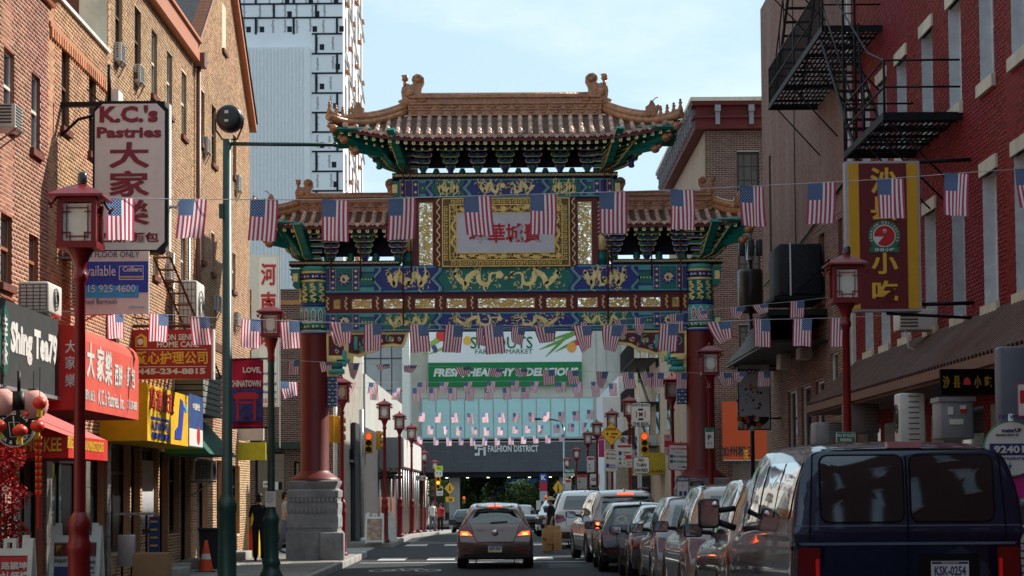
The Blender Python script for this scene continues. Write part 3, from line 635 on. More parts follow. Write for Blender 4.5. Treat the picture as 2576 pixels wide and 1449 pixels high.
def veg(name,c,us,vs,r,k,leaf=False):
    for i in range(k):
        m=MB(); u=rr.uniform(*us); v=rr.uniform(*vs); x,z=px(u),pz(v)
        if leaf:
            a=rr.uniform(.3,.9)*(1 if u<1200 else -1); p=[(x+math.cos(a+3.14*(u<1200))*t*r*2,z+math.sin(a)*(t*r*2)*(-1 if u<1200 else -1)) for t in (-1,-.5,0,.5,1)]; m.ribbon(p,[.05,.22,.28,.2,.05],.02,Ym-.52-i*.002)
        else: m.prism([(x+r*math.cos(6.28*q/12),z+r*1.1*math.sin(6.28*q/12)) for q in range(12)],Ym-.53-i*.003,Ym-.5)
        m.build(name,c,bn)
veg('tomato',mat('tomato red',(.6,.03,.02),.5),(1100,1115),(836,846),.45,2); veg('pepper',mat('pepper yellow',(.75,.45,.05),.5),(1172,1178),(850,858),.4,1)
veg('leek',mat('leek green',(.25,.42,.08),.5),(1088,1128),(848,880),.75,4,True); veg('asparagus',mat('asparagus green',(.12,.28,.04),.5),(1395,1440),(842,868),.9,5,True); veg('apricot',mat('apricot orange',(.75,.3,.04),.5),(1434,1438),(874,878),.45,1); veg('berry',mat('berry blue',(.05,.06,.18),.5),(1086,1096),(872,882),.22,3)
veg('radish',mat('radish red',(.6,.02,.06),.5),(1450,1456),(862,868),.25,1); veg('beet',MT['radish red'],(1385,1400),(836,838),.4,1)

# ---- white clad tower under construction ----
Yt=95; st=F/Yt; TW=mat('white insulation board',(.82,.85,.87),.6,var=.06,scale=.5); TAPE=mat('black seam tape',(.015,.018,.03),.6,var=.1); COR=mat('corrugated light metal',(.80,.82,.83),.5,.1,var=.05)
tw=thing('tower_block','tall tower block clad in white insulation board with black taped seams','tower',(px(730,Yt),Yt,0))
xa_,xb_=px(590,Yt),px(865,Yt); zt_=pz(-260,Yt)
m=MB(); m.box((xa_,Yt,0),(xb_,Yt+13,zt_)); m.build('main_block',TW,tw)
rows=[-100,-62,-28,6,41,82,132,181,231,280,329,378,428,477,524,575,625,680]
rv=random.Random(4); energy=text_mesh('EnergyShield',1,0); energy.materials.append(TAPE)
for i in range(len(rows)-1):
    v0,v1=rows[i],rows[i+1]; z0_,z1_=pz(v1,Yt),pz(v0,Yt); x00=600 if v1<=125 else 786
    if v0>600: continue
    m=MB(); m.box((px(x00,Yt),Yt-.03,z1_-.04),(xb_-.03,Yt,z1_+.04)); m.build('seam',TAPE,tw)
    for u in ([690,797] if i%2 else [644,740,850])[(0 if x00<700 else 1):]:
        if u<x00: continue
        m=MB(); x=px(u,Yt); m.box((x-.05,Yt-.04,z0_),(x+.05,Yt,z1_)); m.build('seam',TAPE,tw)
    u=x00+14
    while u<855:
        o=bpy.data.objects.new('board_lettering',energy); COL.objects.link(o); o.parent=tw; zc=(z0_+z1_)/2
        o.location=Vector((px(u,Yt),Yt-.012,zc+rv.uniform(-.05,.05)))-base_of(tw); o.rotation_euler=(R(90),R(-90 if rv.random()<.5 else 90),0); o.scale=(.12,.16,1)
        if rv.random()<.45: m=MB(); x=px(u+11,Yt); m.box((x-.1,Yt-.01,zc-.3),(x+.12,Yt,zc-.02)); m.build('board_logo',TAPE,tw)
        u+=rv.choice((30,34,40))
m=MB(); x0_,x1_=px(590,Yt),px(783,Yt); z0_,z1_=0,pz(121,Yt); n=int((x1_-x0_)/.17)
for i in range(n):
    a=x0_+i*.17; m.add([(a,Yt-.55,z0_),(a+.06,Yt-.55,z0_),(a+.09,Yt-.50,z0_),(a+.17,Yt-.50,z0_),(a,Yt-.55,z1_),(a+.06,Yt-.55,z1_),(a+.09,Yt-.50,z1_),(a+.17,Yt-.50,z1_)],[(0,1,5,4),(1,2,6,5),(2,3,7,6)])
m.box((x0_,Yt-.49,z0_),(x1_,Yt-.01,z1_)); m.build('corrugated_screen',COR,tw)
sidep=mat('brown window lining',(.33,.13,.07),.7)
wm=MB(); wm.box((0,0,0),(.03,.75,2.6)); wm.box((.03,0,-.1),(.18,.8,.02)); wm.box((-.02,.08,.1),(.035,.67,2.5),1); wme=wm.mesh('window',[sidep,glass])
for c in range(6):
    y=Yt+1.1+c*2.05
    for k in range(9):
        z=2.2+k*3.35+(1.6 if c%2 else 0)
        inst(wme,'window',tw,loc=Vector((xb_+.005,y,z))-base_of(tw))
for k in range(9):
    m=MB(); m.tube([(xb_+.12,Yt+.4,3+k*3.35+3.2),(xb_+.12,Yt+12.5,3+k*3.35-.2)],.06,4); m.build('brace',white,tw)

# ---- grey canopy building (left, beyond the junction) ----
Yb=78; cb2=thing('shop_building','grey banded corner shop building with scaffold canopy beyond the left lamp posts','building',(px(980,Yb),Yb,0))
gb=mat('grey canopy panel',(.25,.245,.25),.75,var=.1,scale=.8); xk=px(1012,Yb)
m=MB(); m.box((px(835,Yb),Yb,pz(1175,Yb)),(xk,Yb+16,pz(1098,Yb))); m.build('canopy_band',gb,cb2)
m=MB(); m.box((xk,Yb+.1,pz(1172,Yb)),(xk+.04,Yb+15.9,pz(1102,Yb))); m.build('canopy_side',mat('sunlit canopy side',(.6,.59,.57),.7),cb2)  # sun on this side is painted as a paler grey than the band
m=MB(); m.box((px(835,Yb),Yb+1.2,0),(xk-1.2,Yb+16,pz(1176,Yb))); m.build('shop_wall',BDK,cb2)
m=MB(); m.box((px(835,Yb),Yb+2,pz(1098,Yb)),(xk-1.6,Yb+30,pz(930,Yb))); m.build('upper_wall',HS2,cb2)
for i in range(9):
    m=MB(); y=Yb+.2+i*1.9; m.tube([(xk-.1,y,0),(xk-.1,y,pz(1175,Yb))],.05,6); m.build('scaffold_pole',steel,cb2)
for i in range(8):
    m=MB(); x=px(898+i*14,Yb); m.tube([(x,Yb+.1,0),(x,Yb+.1,pz(1175,Yb))],.04,6); m.build('scaffold_pole',steel,cb2)
for v in (1188,1196,1200): m=MB(); m.tube([(px(880,Yb),Yb+.05,pz(v,Yb)),(xk,Yb+.05,pz(v,Yb))],.04,6); m.build('scaffold_rail',black,cb2)
rs=thing('round_sign','round orange and white shop sign for sushi burritos on the grey band','sign',(px(914,Yb),Yb-.3,pz(1143,Yb)))
for k,(r,c_) in enumerate(((27,(.55,.06,.02)),(22,(.7,.66,.62)),(20,(.55,.06,.02)),(17,(.7,.66,.62)))):
    m=MB(); m.cyl((px(914,Yb),Yb-.3-.03*k,pz(1143,Yb)),(px(914,Yb),Yb-.02,pz(1143,Yb)),r/(F/Yb),n=32); m.build('ring' if k else 'disc',mat('disc '+('orange' if k%2==0 else 'cream'),c_,.5),rs)
text('lettering','SushiP',black,rs,(px(914,Yb),Yb-.44,pz(1143,Yb)),wdt=.55,hgt=.16); text('small_lettering','SUSHI BURRITO',black,rs,(px(914,Yb),Yb-.44,pz(1156,Yb)),wdt=.5,hgt=.06)
# dark sushi shop front to the right of the left column
Ys=66; sh=thing('shop_building','narrow black fronted shop with white notice boards just right of left gate column','building',(px(860,Ys),Ys,0))
m=MB(); m.box((x1+.02,Ys,.12),(px(893,Ys),Ys+11.9,pz(1060,Ys))); m.build('wall',mat('black shop wall',(.05,.05,.055),.6),sh)
m=MB(); m.box((x1+.01,Ys-.5,pz(1165,Ys)),(px(893,Ys),Ys,pz(1128,Ys))); m.build('awning',black,sh)
text('lettering','SUSHI BURRITO',white,sh,(px(868,Ys),Ys-.52,pz(1158,Ys)),wdt=.62,hgt=.09)
m=MB(); m.box((px(838,Ys),Ys-.1,pz(1214,Ys)),(px(880,Ys),Ys,pz(1168,Ys))); m.build('notice_board',white,sh)
for k,s_ in enumerate(('指壓水療中心','WELLNESS CENTER','DEEP TISSUE','MASSAGE','REFLEXOLOGY','215-2810')): text('notice_lettering',s_,redp,sh,(px(858,Ys),Ys-.11,pz(1173+k*7.2,Ys)),wdt=.45,hgt=.055,bold=.02)
m=MB(); m.box((px(842,Ys),Ys-.08,pz(1240,Ys)),(px(878,Ys),Ys,pz(1222,Ys))); m.build('notice_board',white,sh); text('notice_lettering','保險',redp,sh,(px(862,Ys),Ys-.1,pz(1231,Ys)),wdt=.4,hgt=.18)
m=MB(); m.box((px(846,Ys),Ys-.06,pz(1330,Ys)),(px(880,Ys),Ys,pz(1260,Ys))); m.build('poster_panel',mat('poster board',(.45,.42,.42),.6,var=.5,scale=5),sh)

# ---- right row beyond the corner building ----
tanw=mat('tan painted wall',(.42,.33,.24),.9,var=.12,dirt=.3)
rb=thing('tan_building','tan building with black fire escape behind the right gate column','building',(6.6,94,0))
m=MB(); m.box((6.6,77,0),(14,112,9.5)); m.build('wall',tanw,rb)
for k in range(5):
    for j in range(2): m=MB(); m.box((6.56,80+k*6,4.2+j*2.9),(6.6,81.6+k*6,5.9+j*2.9)); m.build('window',glass,rb)
fe=thing('fire_escape','black fire escape on the tan building beyond the right gate column','fire escape',(6.1,90,3.5))
for k in range(3):
    z=3.6+k*1.9; m=MB(); m.box((5.5,86,z),(6.55,96,z+.06)); m.build('platform',black,fe)
    m=MB(); 
    for i in range(21): m.tube([(5.5,86+i*.5,z),(5.5,86+i*.5,z+.9)],.02,4)
    m.tube([(5.5,86,z+.9),(5.5,96,z+.9)],.03,4); m.build('railing',black,fe)
    if k<2: m=MB(); m.tube([(5.6,87,z),(5.6,94,z+1.9)],.06,4); m.tube([(6.2,87,z),(6.2,94,z+1.9)],.06,4); m.build('stair_stringer',black,fe)
wb=thing('white_building','white corrugated building with flat front above the food shop sign','building',(6,118,0))
m=MB(); m.box((6.3,112.2,-1),(16,140,8.2)); m.build('wall',WALLW,wb)
m=MB(); m.box((5.4,112.1,pz(1092,112)),(8.2,112.15,pz(1000,112))); m.build('end_panel',WALLW,wb)
fs=thing('shop_sign','white food shop sign with red characters behind the signposts','sign',(px(1585,88),88,pz(1150,88)))
m=MB(); m.box((px(1545,88),87.9,pz(1152,88)),(px(1672,88),88,pz(1098,88))); m.build('panel',white,fs)
text('characters','食品专卖',redp,fs,(px(1592,88),87.88,pz(1108,88)),wdt=1.3,hgt=.26,bold=.02); text('lettering','Yummy',redp,fs,(px(1590,88),87.88,pz(1128,88)),wdt=1.0,hgt=.24,shear=.2); text('phone_number','215-918',redp,fs,(px(1590,88),87.88,pz(1145,88)),wdt=1.0,hgt=.15)
ya=thing('awning','yellow shop awning behind the no turn on red sign','awning',(px(1640,84),84,pz(1190,84)))
m=MB(); Z0,Z1=pz(1196,84),pz(1142,84); xa1,xb1=px(1598,84),px(1682,84); m.prism([(xa1,Z0),(xb1,Z0),(xb1,Z0+.35),(xb1,Z1),(xa1+.25,Z1),(xa1,Z0+.35)],83.4,86); m.build('canvas',mat('yellow canvas',(.5,.36,.03),.7,dirt=.2),ya)
text('lettering','215-625-22',redp,ya,(px(1650,84),83.38,pz(1188,84)),wdt=.9,hgt=.12)
st_=thing('food_shop','cream fronted food shop with glass front beneath the white sign','shop',(6,90,0))
m=MB(); m.box((px(1520,92),92,-.4),(px(1690,92),93,pz(1100,92))); m.build('front_wall',mat('cream shop front',(.5,.42,.3),.8,dirt=.3),st_)
for u in (1590,1622,1650,1672): m=MB(); m.box((px(u-12,92),91.9,-.1),(px(u+10,92),92,pz(1200,92))); m.build('shop_window',glass,st_)

# ---- beyond the bridge ----
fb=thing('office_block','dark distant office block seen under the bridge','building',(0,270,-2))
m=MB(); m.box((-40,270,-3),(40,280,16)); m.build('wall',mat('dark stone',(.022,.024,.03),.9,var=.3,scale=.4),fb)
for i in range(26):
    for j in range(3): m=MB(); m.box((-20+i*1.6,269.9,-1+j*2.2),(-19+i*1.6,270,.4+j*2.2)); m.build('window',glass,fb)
mu=thing('mural_wall','dark blue mural wall with pale winged swoosh under the bridge','mural',(px(1300,240),240,-1.7))
m=MB(); m.box((px(1245,240),240,-1.8),(px(1350,240),241,pz(1196,240))); m.build('panel',mat('mural blue',(.015,.045,.10),.6,var=.6,scale=.5),mu)
pl=mat('mural pale blue',(.22,.38,.42),.6,var=.3,scale=2)
for k in range(7):
    m=MB(); p=[(px(1268+t*6,240),pz(1252-k*5-(t**1.5)*1.0,240)) for t in range(9)]; m.ribbon(p,[.5-.05*t for t in range(9)],.03,239.95-k*.004); m.build('feather',pl,mu)
kb=thing('street_banner','tall blue and red banner with white K under the bridge','banner',(px(1364,178),178,pz(1250,178)))
m=MB(); m.box((px(1355,178),178,pz(1212,178)),(px(1374,178),178.1,pz(1192,178))); m.build('blue_panel',mat('banner blue',(.02,.06,.3),.6),kb)
m=MB(); m.box((px(1355,178),178,pz(1236,178)),(px(1374,178),178.1,pz(1212,178)-.01)); m.build('red_panel',mat('banner red',(.4,.03,.06),.6),kb)
m=MB(); m.box((px(1355,178),178,pz(1262,178)),(px(1374,178),178.1,pz(1236,178)-.01)); m.build('grey_panel',mat('banner grey',(.35,.38,.36),.6),kb)
text('lettering','K',white,kb,(px(1365,178),177.97,pz(1202,178)),hgt=.45,bold=.04)
# trees
LEAF=mat('leaf green',(.045,.095,.02),.6,var=.4,scale=.8,islands=.5); BARK=mat('bark',(.09,.07,.05),.9)
def tree(label,x,y,h,r,n,seed,z0):
    t=thing('street_tree',label,'tree',(x,y,z0),group=None); rn=np.random.default_rng(seed); rd=random.Random(seed)
    m=MB(); m.tube([(0,0,0),(.1,0,h*.3),(0,.1,h*.55)],[.22,.16,.1],8)
    for k in range(6): a=k*1.05; m.tube([(0,0,h*.4),(math.cos(a)*r*.4,math.sin(a)*r*.4,h*.62),(math.cos(a)*r*.7,math.sin(a)*r*.7,h*.8)],[.09,.05,.02],5)
    m.build('trunk',BARK,t,local=True)
    cl=[(rd.uniform(-1,1)*r*.75,rd.uniform(-1,1)*r*.75,h*rd.uniform(.2,.95),rd.uniform(.22,.42)*r) for _ in range(26)]
    V=[];
    for _ in range(n):
        c=cl[rd.randrange(len(cl))]; d=Vector((rd.gauss(0,1),rd.gauss(0,1),rd.gauss(0,1))).normalized()*c[3]*rd.uniform(.6,1.05); p=Vector(c[:3])+d
        q=Quaternion((rd.gauss(0,1),rd.gauss(0,1),rd.gauss(0,1),rd.gauss(0,1))).normalized(); s=rd.uniform(.09,.17)
        V+= [tuple(p+q@Vector(w)) for w in ((-s,0,0),(0,-s*.5,0),(s,0,0),(0,s*.5,.02))]
    m=MB(); m.add(V,[(4*i,4*i+1,4*i+2,4*i+3) for i in range(n)]); m.build('crown',LEAF,t,local=True)
tree('large green street tree seen under the left half of the bridge',px(1198,212),212,8.8,4.2,14000,1,-1.9)
tree('darker street tree left of the hatchback under the bridge',px(1150,222),222,8.0,3.8,9000,2,-1.9)
tree('low dark tree behind the pedestrian under the bridge',px(1335,225),225,4.6,2.6,6000,3,-1.9)
tree('wide dark street tree right of the white K banner',px(1385,218),218,8,3.4,6000,4,-1.9)
tree('street tree filling the gap left of the blue mural',px(1240,228),228,8,3.6,7000,5,-1.9)
# ======================= the gate =======================
Yg=47.2; sg=F/Yg
def gx(u,Y=Yg): return (u-1275)*Y/F
def gz(v,Y=Yg): return 1.7+(1238-v)*Y/F
gate=thing('paifang_gate','tall ornate Chinese gate with three tiled roofs, painted beams and red columns spanning the street','gate',(0,Yg,.12))
GB=mat('gate cobalt blue',(.018,.035,.24),.45,var=.2,scale=3); GG=mat('gate jade green',(.0,.17,.135),.45,var=.2,scale=3); GT=mat('gate pale teal',(.09,.42,.38),.45,var=.15); GW=mat('gate white line',(.7,.7,.62),.5)
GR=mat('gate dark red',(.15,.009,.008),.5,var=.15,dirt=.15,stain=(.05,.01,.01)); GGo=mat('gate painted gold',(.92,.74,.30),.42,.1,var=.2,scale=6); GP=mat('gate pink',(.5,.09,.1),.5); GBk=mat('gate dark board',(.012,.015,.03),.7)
TILE=mat('glazed roof tile',(.60,.40,.31),.36,var=.3,scale=7,dirt=.65,stain=(.16,.09,.07),objrand=.12,spec=.6); PAN=mat('weathered pan tile',(.15,.085,.06),.7,var=.35,scale=12,dirt=.3); AMB=mat('amber glazed ceramic',(.40,.17,.065),.25,var=.4,scale=9,dirt=.35,stain=(.12,.05,.03),bump=.8,bscale=22,spec=.7)
STONE=mat('grey carved stone',(.30,.30,.31),.85,var=.25,scale=3,bump=.6,bscale=25,dirt=.5,stain=(.09,.09,.1))
rg_=random.Random(11)
# --- pedestals and columns
def sq(m,prof,cx,cy,mi=0): m.lathe([(r*1.4142,h) for r,h in prof],(cx,cy,0),4,mi,False,rot=math.pi/4)
for cu in (791,1762):
    cx=gx(cu); h=.60
    m=MB(); z=lambda v: gz(v)
    sq(m,[(0,.1),(h+.02,.1),(h+.02,z(1334)),(h-.02,z(1332)),(h-.02,z(1326)),(h,z(1322)),(h,z(1300)),(h-.015,z(1290)),(h,z(1275)),(h,z(1262)),(h-.03,z(1258)),(h-.03,z(1252)),(h,z(1247)),(h+.01,z(1232)),(h-.07,z(1226)),(h-.02,z(1215)),(h-.0,z(1208)),(h-.04,z(1206)),(0,z(1205))],cx,Yg)
    pd=m.build('stone_pedestal',STONE,gate)
    for (va,vb,mi) in ((1262,1247,0),(1288,1272,1)):
        pm=MB(); pm.sph((0,0,0),(.045,.02,(z(vb)-z(va))/2*.9),0,8,5); pme=pm.mesh('carved_petal',STONE)
        for i in range(12): inst(pme,'carved_petal',pd,loc=Vector((cx-h+.05+i*.1,Yg-h-.005,(z(va)+z(vb))/2))-base_of(gate))
    m=MB(); m.lathe([(.6,gz(1206)),(.60,gz(1203)),(.52,gz(1197)),(.44,gz(1190)),(.36,gz(1184)),(.34,gz(1180)),(.335,gz(838))],(cx,Yg,0),28); m.build('column',GR,gate)
    m=MB(); r=.345
    def ring(v0,v1,mi,rr=r): m.lathe([(rr-.02,gz(v0)),(rr,gz(v0)),(rr,gz(v1)),(rr-.02,gz(v1))],(cx,Yg,0),28,mi)
    ring(838,832,0);ring(832,829,4);ring(829,812,1);ring(812,808,4);ring(808,770,2,r-.003);ring(770,762,0);ring(762,708,1);ring(708,702,3);ring(702,686,0);ring(686,680,3);ring(680,668,2)
    pc=m.build('painted_column_band',[GB,GG,GT,GGo,GW],gate)
    for k in range(7):   # arched panels + gold ornament wrapped round the front
        a=-math.pi/2+(k-3)*.5
        m=MB(); rr=r+.006; p=[(a-.17,gz(806)),(a+.17,gz(806)),(a+.17,gz(782)),(a,gz(772)),(a-.17,gz(782))]
        m.add([(cx+rr*math.cos(t),Yg+rr*math.sin(t),z_) for t,z_ in p],[tuple(range(5))]); 
        rr+=.006; p=[(a-.09,gz(803)),(a+.09,gz(803)),(a+.09,gz(785)),(a,gz(779)),(a-.09,gz(785))]; m.add([(cx+rr*math.cos(t),Yg+rr*math.sin(t),z_) for t,z_ in p],[tuple(range(5))],1)
        rr+=.004; m.add([(cx+rr*math.cos(t),Yg+rr*math.sin(t),z_) for t,z_ in [(a-.03,gz(800)),(a+.03,gz(800)),(a+.03,gz(785)),(a-.03,gz(785))]],[(0,1,2,3)],2)
        m.build('arched_panel',[GW,GB,GGo],pc)
    def wrap(m,path,w,rr):
        L=[]
        for i,(t,z_) in enumerate(path):
            a_=path[max(i-1,0)];b_=path[min(i+1,len(path)-1)]; dx,dz=(b_[0]-a_[0])*rr,b_[1]-a_[1]; q=math.hypot(dx,dz) or 1; L.append((t,z_,-dz/q*w/2/rr,dx/q*w/2))
        vs=[]
        for t,z_,nt,nz_ in L:
            for sgn in (1,-1): tt=t+nt*sgn; vs.append((cx+rr*math.cos(tt),Yg+rr*math.sin(tt),z_+nz_*sgn))
        m.add(vs,[(2*i,2*i+1,2*i+3,2*i+2) for i in range(len(L)-1)])
    m=MB()
    for k in range(5):
        a=-math.pi/2+(k-2)*.62
        wrap(m,[(a+.2*math.sin(s_*1.9),gz(758)+(gz(712)-gz(758))*s_/10) for s_ in range(11)],.05,r+.01)
        for q in range(5): z_=gz(756)+(gz(714)-gz(756))*q/4; wrap(m,[(a-.24,z_),(a-.15,z_+.03),(a-.05,z_)],.02,r+.009)
        for v in (694,820): wrap(m,[(a-.06,gz(v)),(a,gz(v)+.0),(a+.06,gz(v))],.06,r+.01); wrap(m,[(a+.15,gz(v)-.02),(a+.25,gz(v)+.02),(a+.35,gz(v)-.02)],.025,r+.01)
    m.build('gold_ornament',GGo,pc,kind='stuff')
# --- painted decoration
def dragon(m,x0,x1,z0,z1,y,n=2,flip=1,mi=0,w=.05):
    xc,zc=(x0+x1)/2,(z0+z1)/2; W_,H_=(x1-x0),(z1-z0); k=34; P=[]
    for i in range(k):
        t=i/(k-1); P.append((xc+flip*W_*((t-.5)*.86+.035*math.sin(t*6.283*n*2+1.2)),zc+H_*.30*math.sin(t*6.283*n*1.15+.6)*(1-.2*t)))
    m.ribbon(P,[w*(.45+1.35*math.sin(math.pi*min(1,(i+1)/k*.9+.12))) for i in range(k)],.012,y,mi)
    hx,hz=P[-1]; m.prism([(hx-w*1.2,hz-w),(hx+w*.6,hz-w*1.1),(hx+w*1.5*flip,hz),(hx+w*.5,hz+w*1.3),(hx-w*1.0,hz+w*1.1)],y-.002,y+.01,mi)
    for i in range(2,k-2,3):
        x,z=P[i]; s=rg_.choice((-1,1)); 
        m.ribbon([(x,z),(x+rg_.uniform(-.05,.05),z+s*H_*.22),(x+rg_.uniform(-.09,.09),z+s*H_*.32)],[w*.7,w*.5,w*.2],.01,y+.001,mi)
    for i in range(int(W_*48)):
        x,z=rg_.uniform(x0+.02,x1-.02),rg_.uniform(z0+.02,z1-.02); a=rg_.uniform(0,3)
        m.ribbon([(x,z),(x+math.cos(a)*.03,z+math.sin(a)*.03),(x+.08*math.cos(a+.7),z+.08*math.sin(a+.7))],[.024,.02,.006],.008,y+.002,mi)
def dots(m,x0,x1,z0,z1,y,st,r,mi,vert=True):
    n=int(((z1-z0) if vert else (x1-x0))/st)
    for i in range(n):
        x,z=((x0+x1)/2,z0+(i+.5)*(z1-z0)/n) if vert else (x0+(i+.5)*(x1-x0)/n,(z0+z1)/2)
        m.prism([(x+r*math.cos(q*1.047),z+r*math.sin(q*1.047)) for q in range(6)],y,y+.006,mi)
def chev(m,xl,z0,z1,y,w,d,mi,dirn):
    zc=(z0+z1)/2; q=(z1-z0)/4; a=[z0,z0+q,zc,z1-q,z1]; off=[0,d,d*.2,d,0] if False else [0,d*.8,d,d*.8,0]
    off=[0,d,0.15*d,d,0] if False else [d*.0,d*.0,d,0,0]
    P=[(xl,z0),(xl,z0+q*.6),(xl+dirn*d,zc),(xl,z1-q*.6),(xl,z1)]
    m.prism([(p[0],p[1]) for p in P]+[(p[0]+dirn*w,p[1]) for p in reversed(P)],y,y+.01,mi)
def decorate(x0,x1,z0,z1,yf,c1,c2,name,mid=.34,ends=True,par=gate):
    """one painted beam: blue/green panels, dotted strips, chevrons and gilded dragons, mirrored about its middle"""
    M=[GB,GG,GT,GGo,GW,GP,GBk]; I={'b':0,'g':1}
    bm1=MB(); bm1.box((x0,yf,z0),(x1,yf+.42,z1),0); beam=bm1.build(name,M,par)
    h=z1-z0; zi0,zi1=z0+h*.09,z1-h*.09; xc=(x0+x1)/2; hw=(x1-x0)/2
    m=MB(); m.box((x0,yf-.008,zi0-.03),(x1,yf,zi0),2); m.box((x0,yf-.008,zi1),(x1,yf,zi1+.03),2); m.build('border_line',M,beam)
    a=I[c1];b=I[c2]
    # centre panel
    m=MB(); cw=hw*mid; m.prism([(xc-cw,zi0),(xc+cw,zi0),(xc+cw+h*.25,(z0+z1)/2),(xc+cw,zi1),(xc-cw,zi1),(xc-cw-h*.25,(z0+z1)/2)],yf-.02,yf,a); m.build('centre_panel',M,beam)
    m=MB(); dragon(m,xc-cw*.95,xc-cw*.08,zi0,zi1,yf-.034,2,1,3,h*.11); dragon(m,xc+cw*.08,xc+cw*.95,zi0,zi1,yf-.034,2,-1,3,h*.11); m.sph((xc,yf-.02,(z0+z1)/2),h*.08,3,8,5)
    for i in range(10): x=xc+rg_.uniform(-cw,cw); z=rg_.uniform(zi0+.03,zi1-.03); m.sph((x,yf-.02,z),(.025,.008,.018),5 if i%3 else 2,6,4)
    m.build('gilded_dragons',M,beam)
    for sg_ in (-1,1):
        X=lambda t: xc+sg_*t
        m=MB()
        for k,(mi,w) in enumerate(((0,.05),(2,.045),(4,.015),(0,.045))): chev(m,X(cw+.015+k*.055),z0+h*.06,z1-h*.06,yf-.022,w,h*.28,mi,sg_)
        m.build('chevrons',M,beam)
        t0=cw+.30; t1=hw*.70
        m=MB(); xa_,xb_=sorted((X(cw+.24),X(t1))); m.box((xa_,yf-.012,zi0),(xb_,yf,zi1),b); m.build('side_panel',M,beam)
        m=MB(); xm=(t0+t1-.12)/2; P=sorted((X(t0+.04),X(xm))); dragon(m,P[0],P[1],zi0,zi1,yf-.03,1.4,sg_,3,h*.10); P=sorted((X(xm),X(t1-.12))); dragon(m,P[0],P[1],zi0,zi1,yf-.03,1.6,-sg_,3,h*.10); m.build('gilded_dragons',M,beam)
        m=MB()
        for k,(mi,w) in enumerate(((0,.04),(2,.04),(4,.012))): chev(m,X(t1+k*.045-.08),z0+h*.06,z1-h*.06,yf-.022,w,h*.28,mi,sg_)
        m.build('chevrons',M,beam)
        t2=hw*.81; xa_,xb_=sorted((X(t1+.14),X(t2)))
        m=MB(); m.box((xa_,yf-.01,zi0),(xb_,yf,zi1),2); m.box((xa_,yf-.016,zi0+h*.13),(xb_,yf,zi1-h*.13),0); m.box((xa_,yf-.022,zi0+h*.2),(xb_,yf,zi1-h*.2),1); m.build('lobed_panel',M,beam)
        m=MB(); dots(m,xa_+.02,xb_-.02,(z0+z1)/2-.03,(z0+z1)/2+.03,yf-.03,.06,.02,3,False); m.build('gold_dots',M,beam)
        for (ta,tb) in ((t2+.01,t2+.19),(hw*.94,hw*.94+.17)):
            if tb>hw: tb=hw-.005
            xa_,xb_=sorted((X(ta),X(tb))); m=MB(); m.box((xa_,yf-.014,zi0),(xb_,yf,zi1),0); m.build('dotted_strip',M,beam)
            m=MB(); w_=xb_-xa_; dots(m,xa_,xa_+w_*.2,zi0,zi1,yf-.022,.035,.01,3); dots(m,xb_-w_*.2,xb_,zi0,zi1,yf-.022,.035,.01,3); dots(m,xa_+w_*.2,xb_-w_*.2,zi0,zi1,yf-.024,.13,.034,3); m.build('gold_dots',M,beam)
        ta,tb=t2+.20,hw*.94-.01
        if tb-ta>.15:
            xa_,xb_=sorted((X(ta),X(tb))); m=MB(); m.box((xa_,yf-.012,zi0),(xb_,yf,zi1),1); xm=(xa_+xb_)/2; rr=min(xb_-xa_,zi1-zi0)*.46
            m.prism([(xm+rr*(1+.06*math.cos(8*q*.2618))*math.cos(q*.2618),(z0+z1)/2+rr*(1+.06*math.cos(8*q*.2618))*math.sin(q*.2618)) for q in range(24)],yf-.024,yf-.01,b if b==0 else 0)
            md=m.build('medallion',M,beam)
            m=MB(); P=[(xm+rr*.62*math.cos(t*.5)*(1-t*.04),(z0+z1)/2+rr*.62*math.sin(t*.5)*(1-t*.04)) for t in range(17)]; m.ribbon(P,rr*.24,.012,yf-.038,3)
            for t in range(8): a_=t*.785; m.ribbon([(xm+rr*.3*math.cos(a_),(z0+z1)/2+rr*.3*math.sin(a_)),(xm+rr*.85*math.cos(a_+.3),(z0+z1)/2+rr*.85*math.sin(a_+.3))],[rr*.12,rr*.04],.01,yf-.036,3)
            m.build('gilded_dragon',M,md)
    return beam
yf=Yg-.26
decorate(gx(822),gx(1729),gz(737),gz(667),yf,'g','b','lower_painted_beam')
decorate(gx(822),gx(1729),gz(832),gz(786),yf+.02,'b','g','bottom_painted_beam')
decorate(gx(1008),gx(1546),gz(497),gz(449),yf,'b','g','upper_painted_beam',mid=.30)
def frieze(x0,x1,z0,z1,y,name='gilded_frieze'):
    m=MB(); m.box((x0,y,z0),(x1,y+.5,z1),0); fz=m.build(name,[GBk],gate); m=MB(); n=int((x1-x0)/.09); h=z1-z0
    for i in range(n):
        x=x0+(i+.5)*(x1-x0)/n; m.ribbon([(x-.04,z0+h*.3),(x-.015,z0+h*.75),(x+.015,z0+h*.3),(x+.04,z0+h*.7)],.02,.01,y-.01)
    m.build('gold_scroll',GGo,fz)
frieze(gx(990),gx(1558),gz(448),gz(434),yf-.05)
frieze(gx(730),gx(1006),gz(666),gz(655),yf-.05); frieze(gx(1544),gx(1820),gz(666),gz(655),yf-.05)
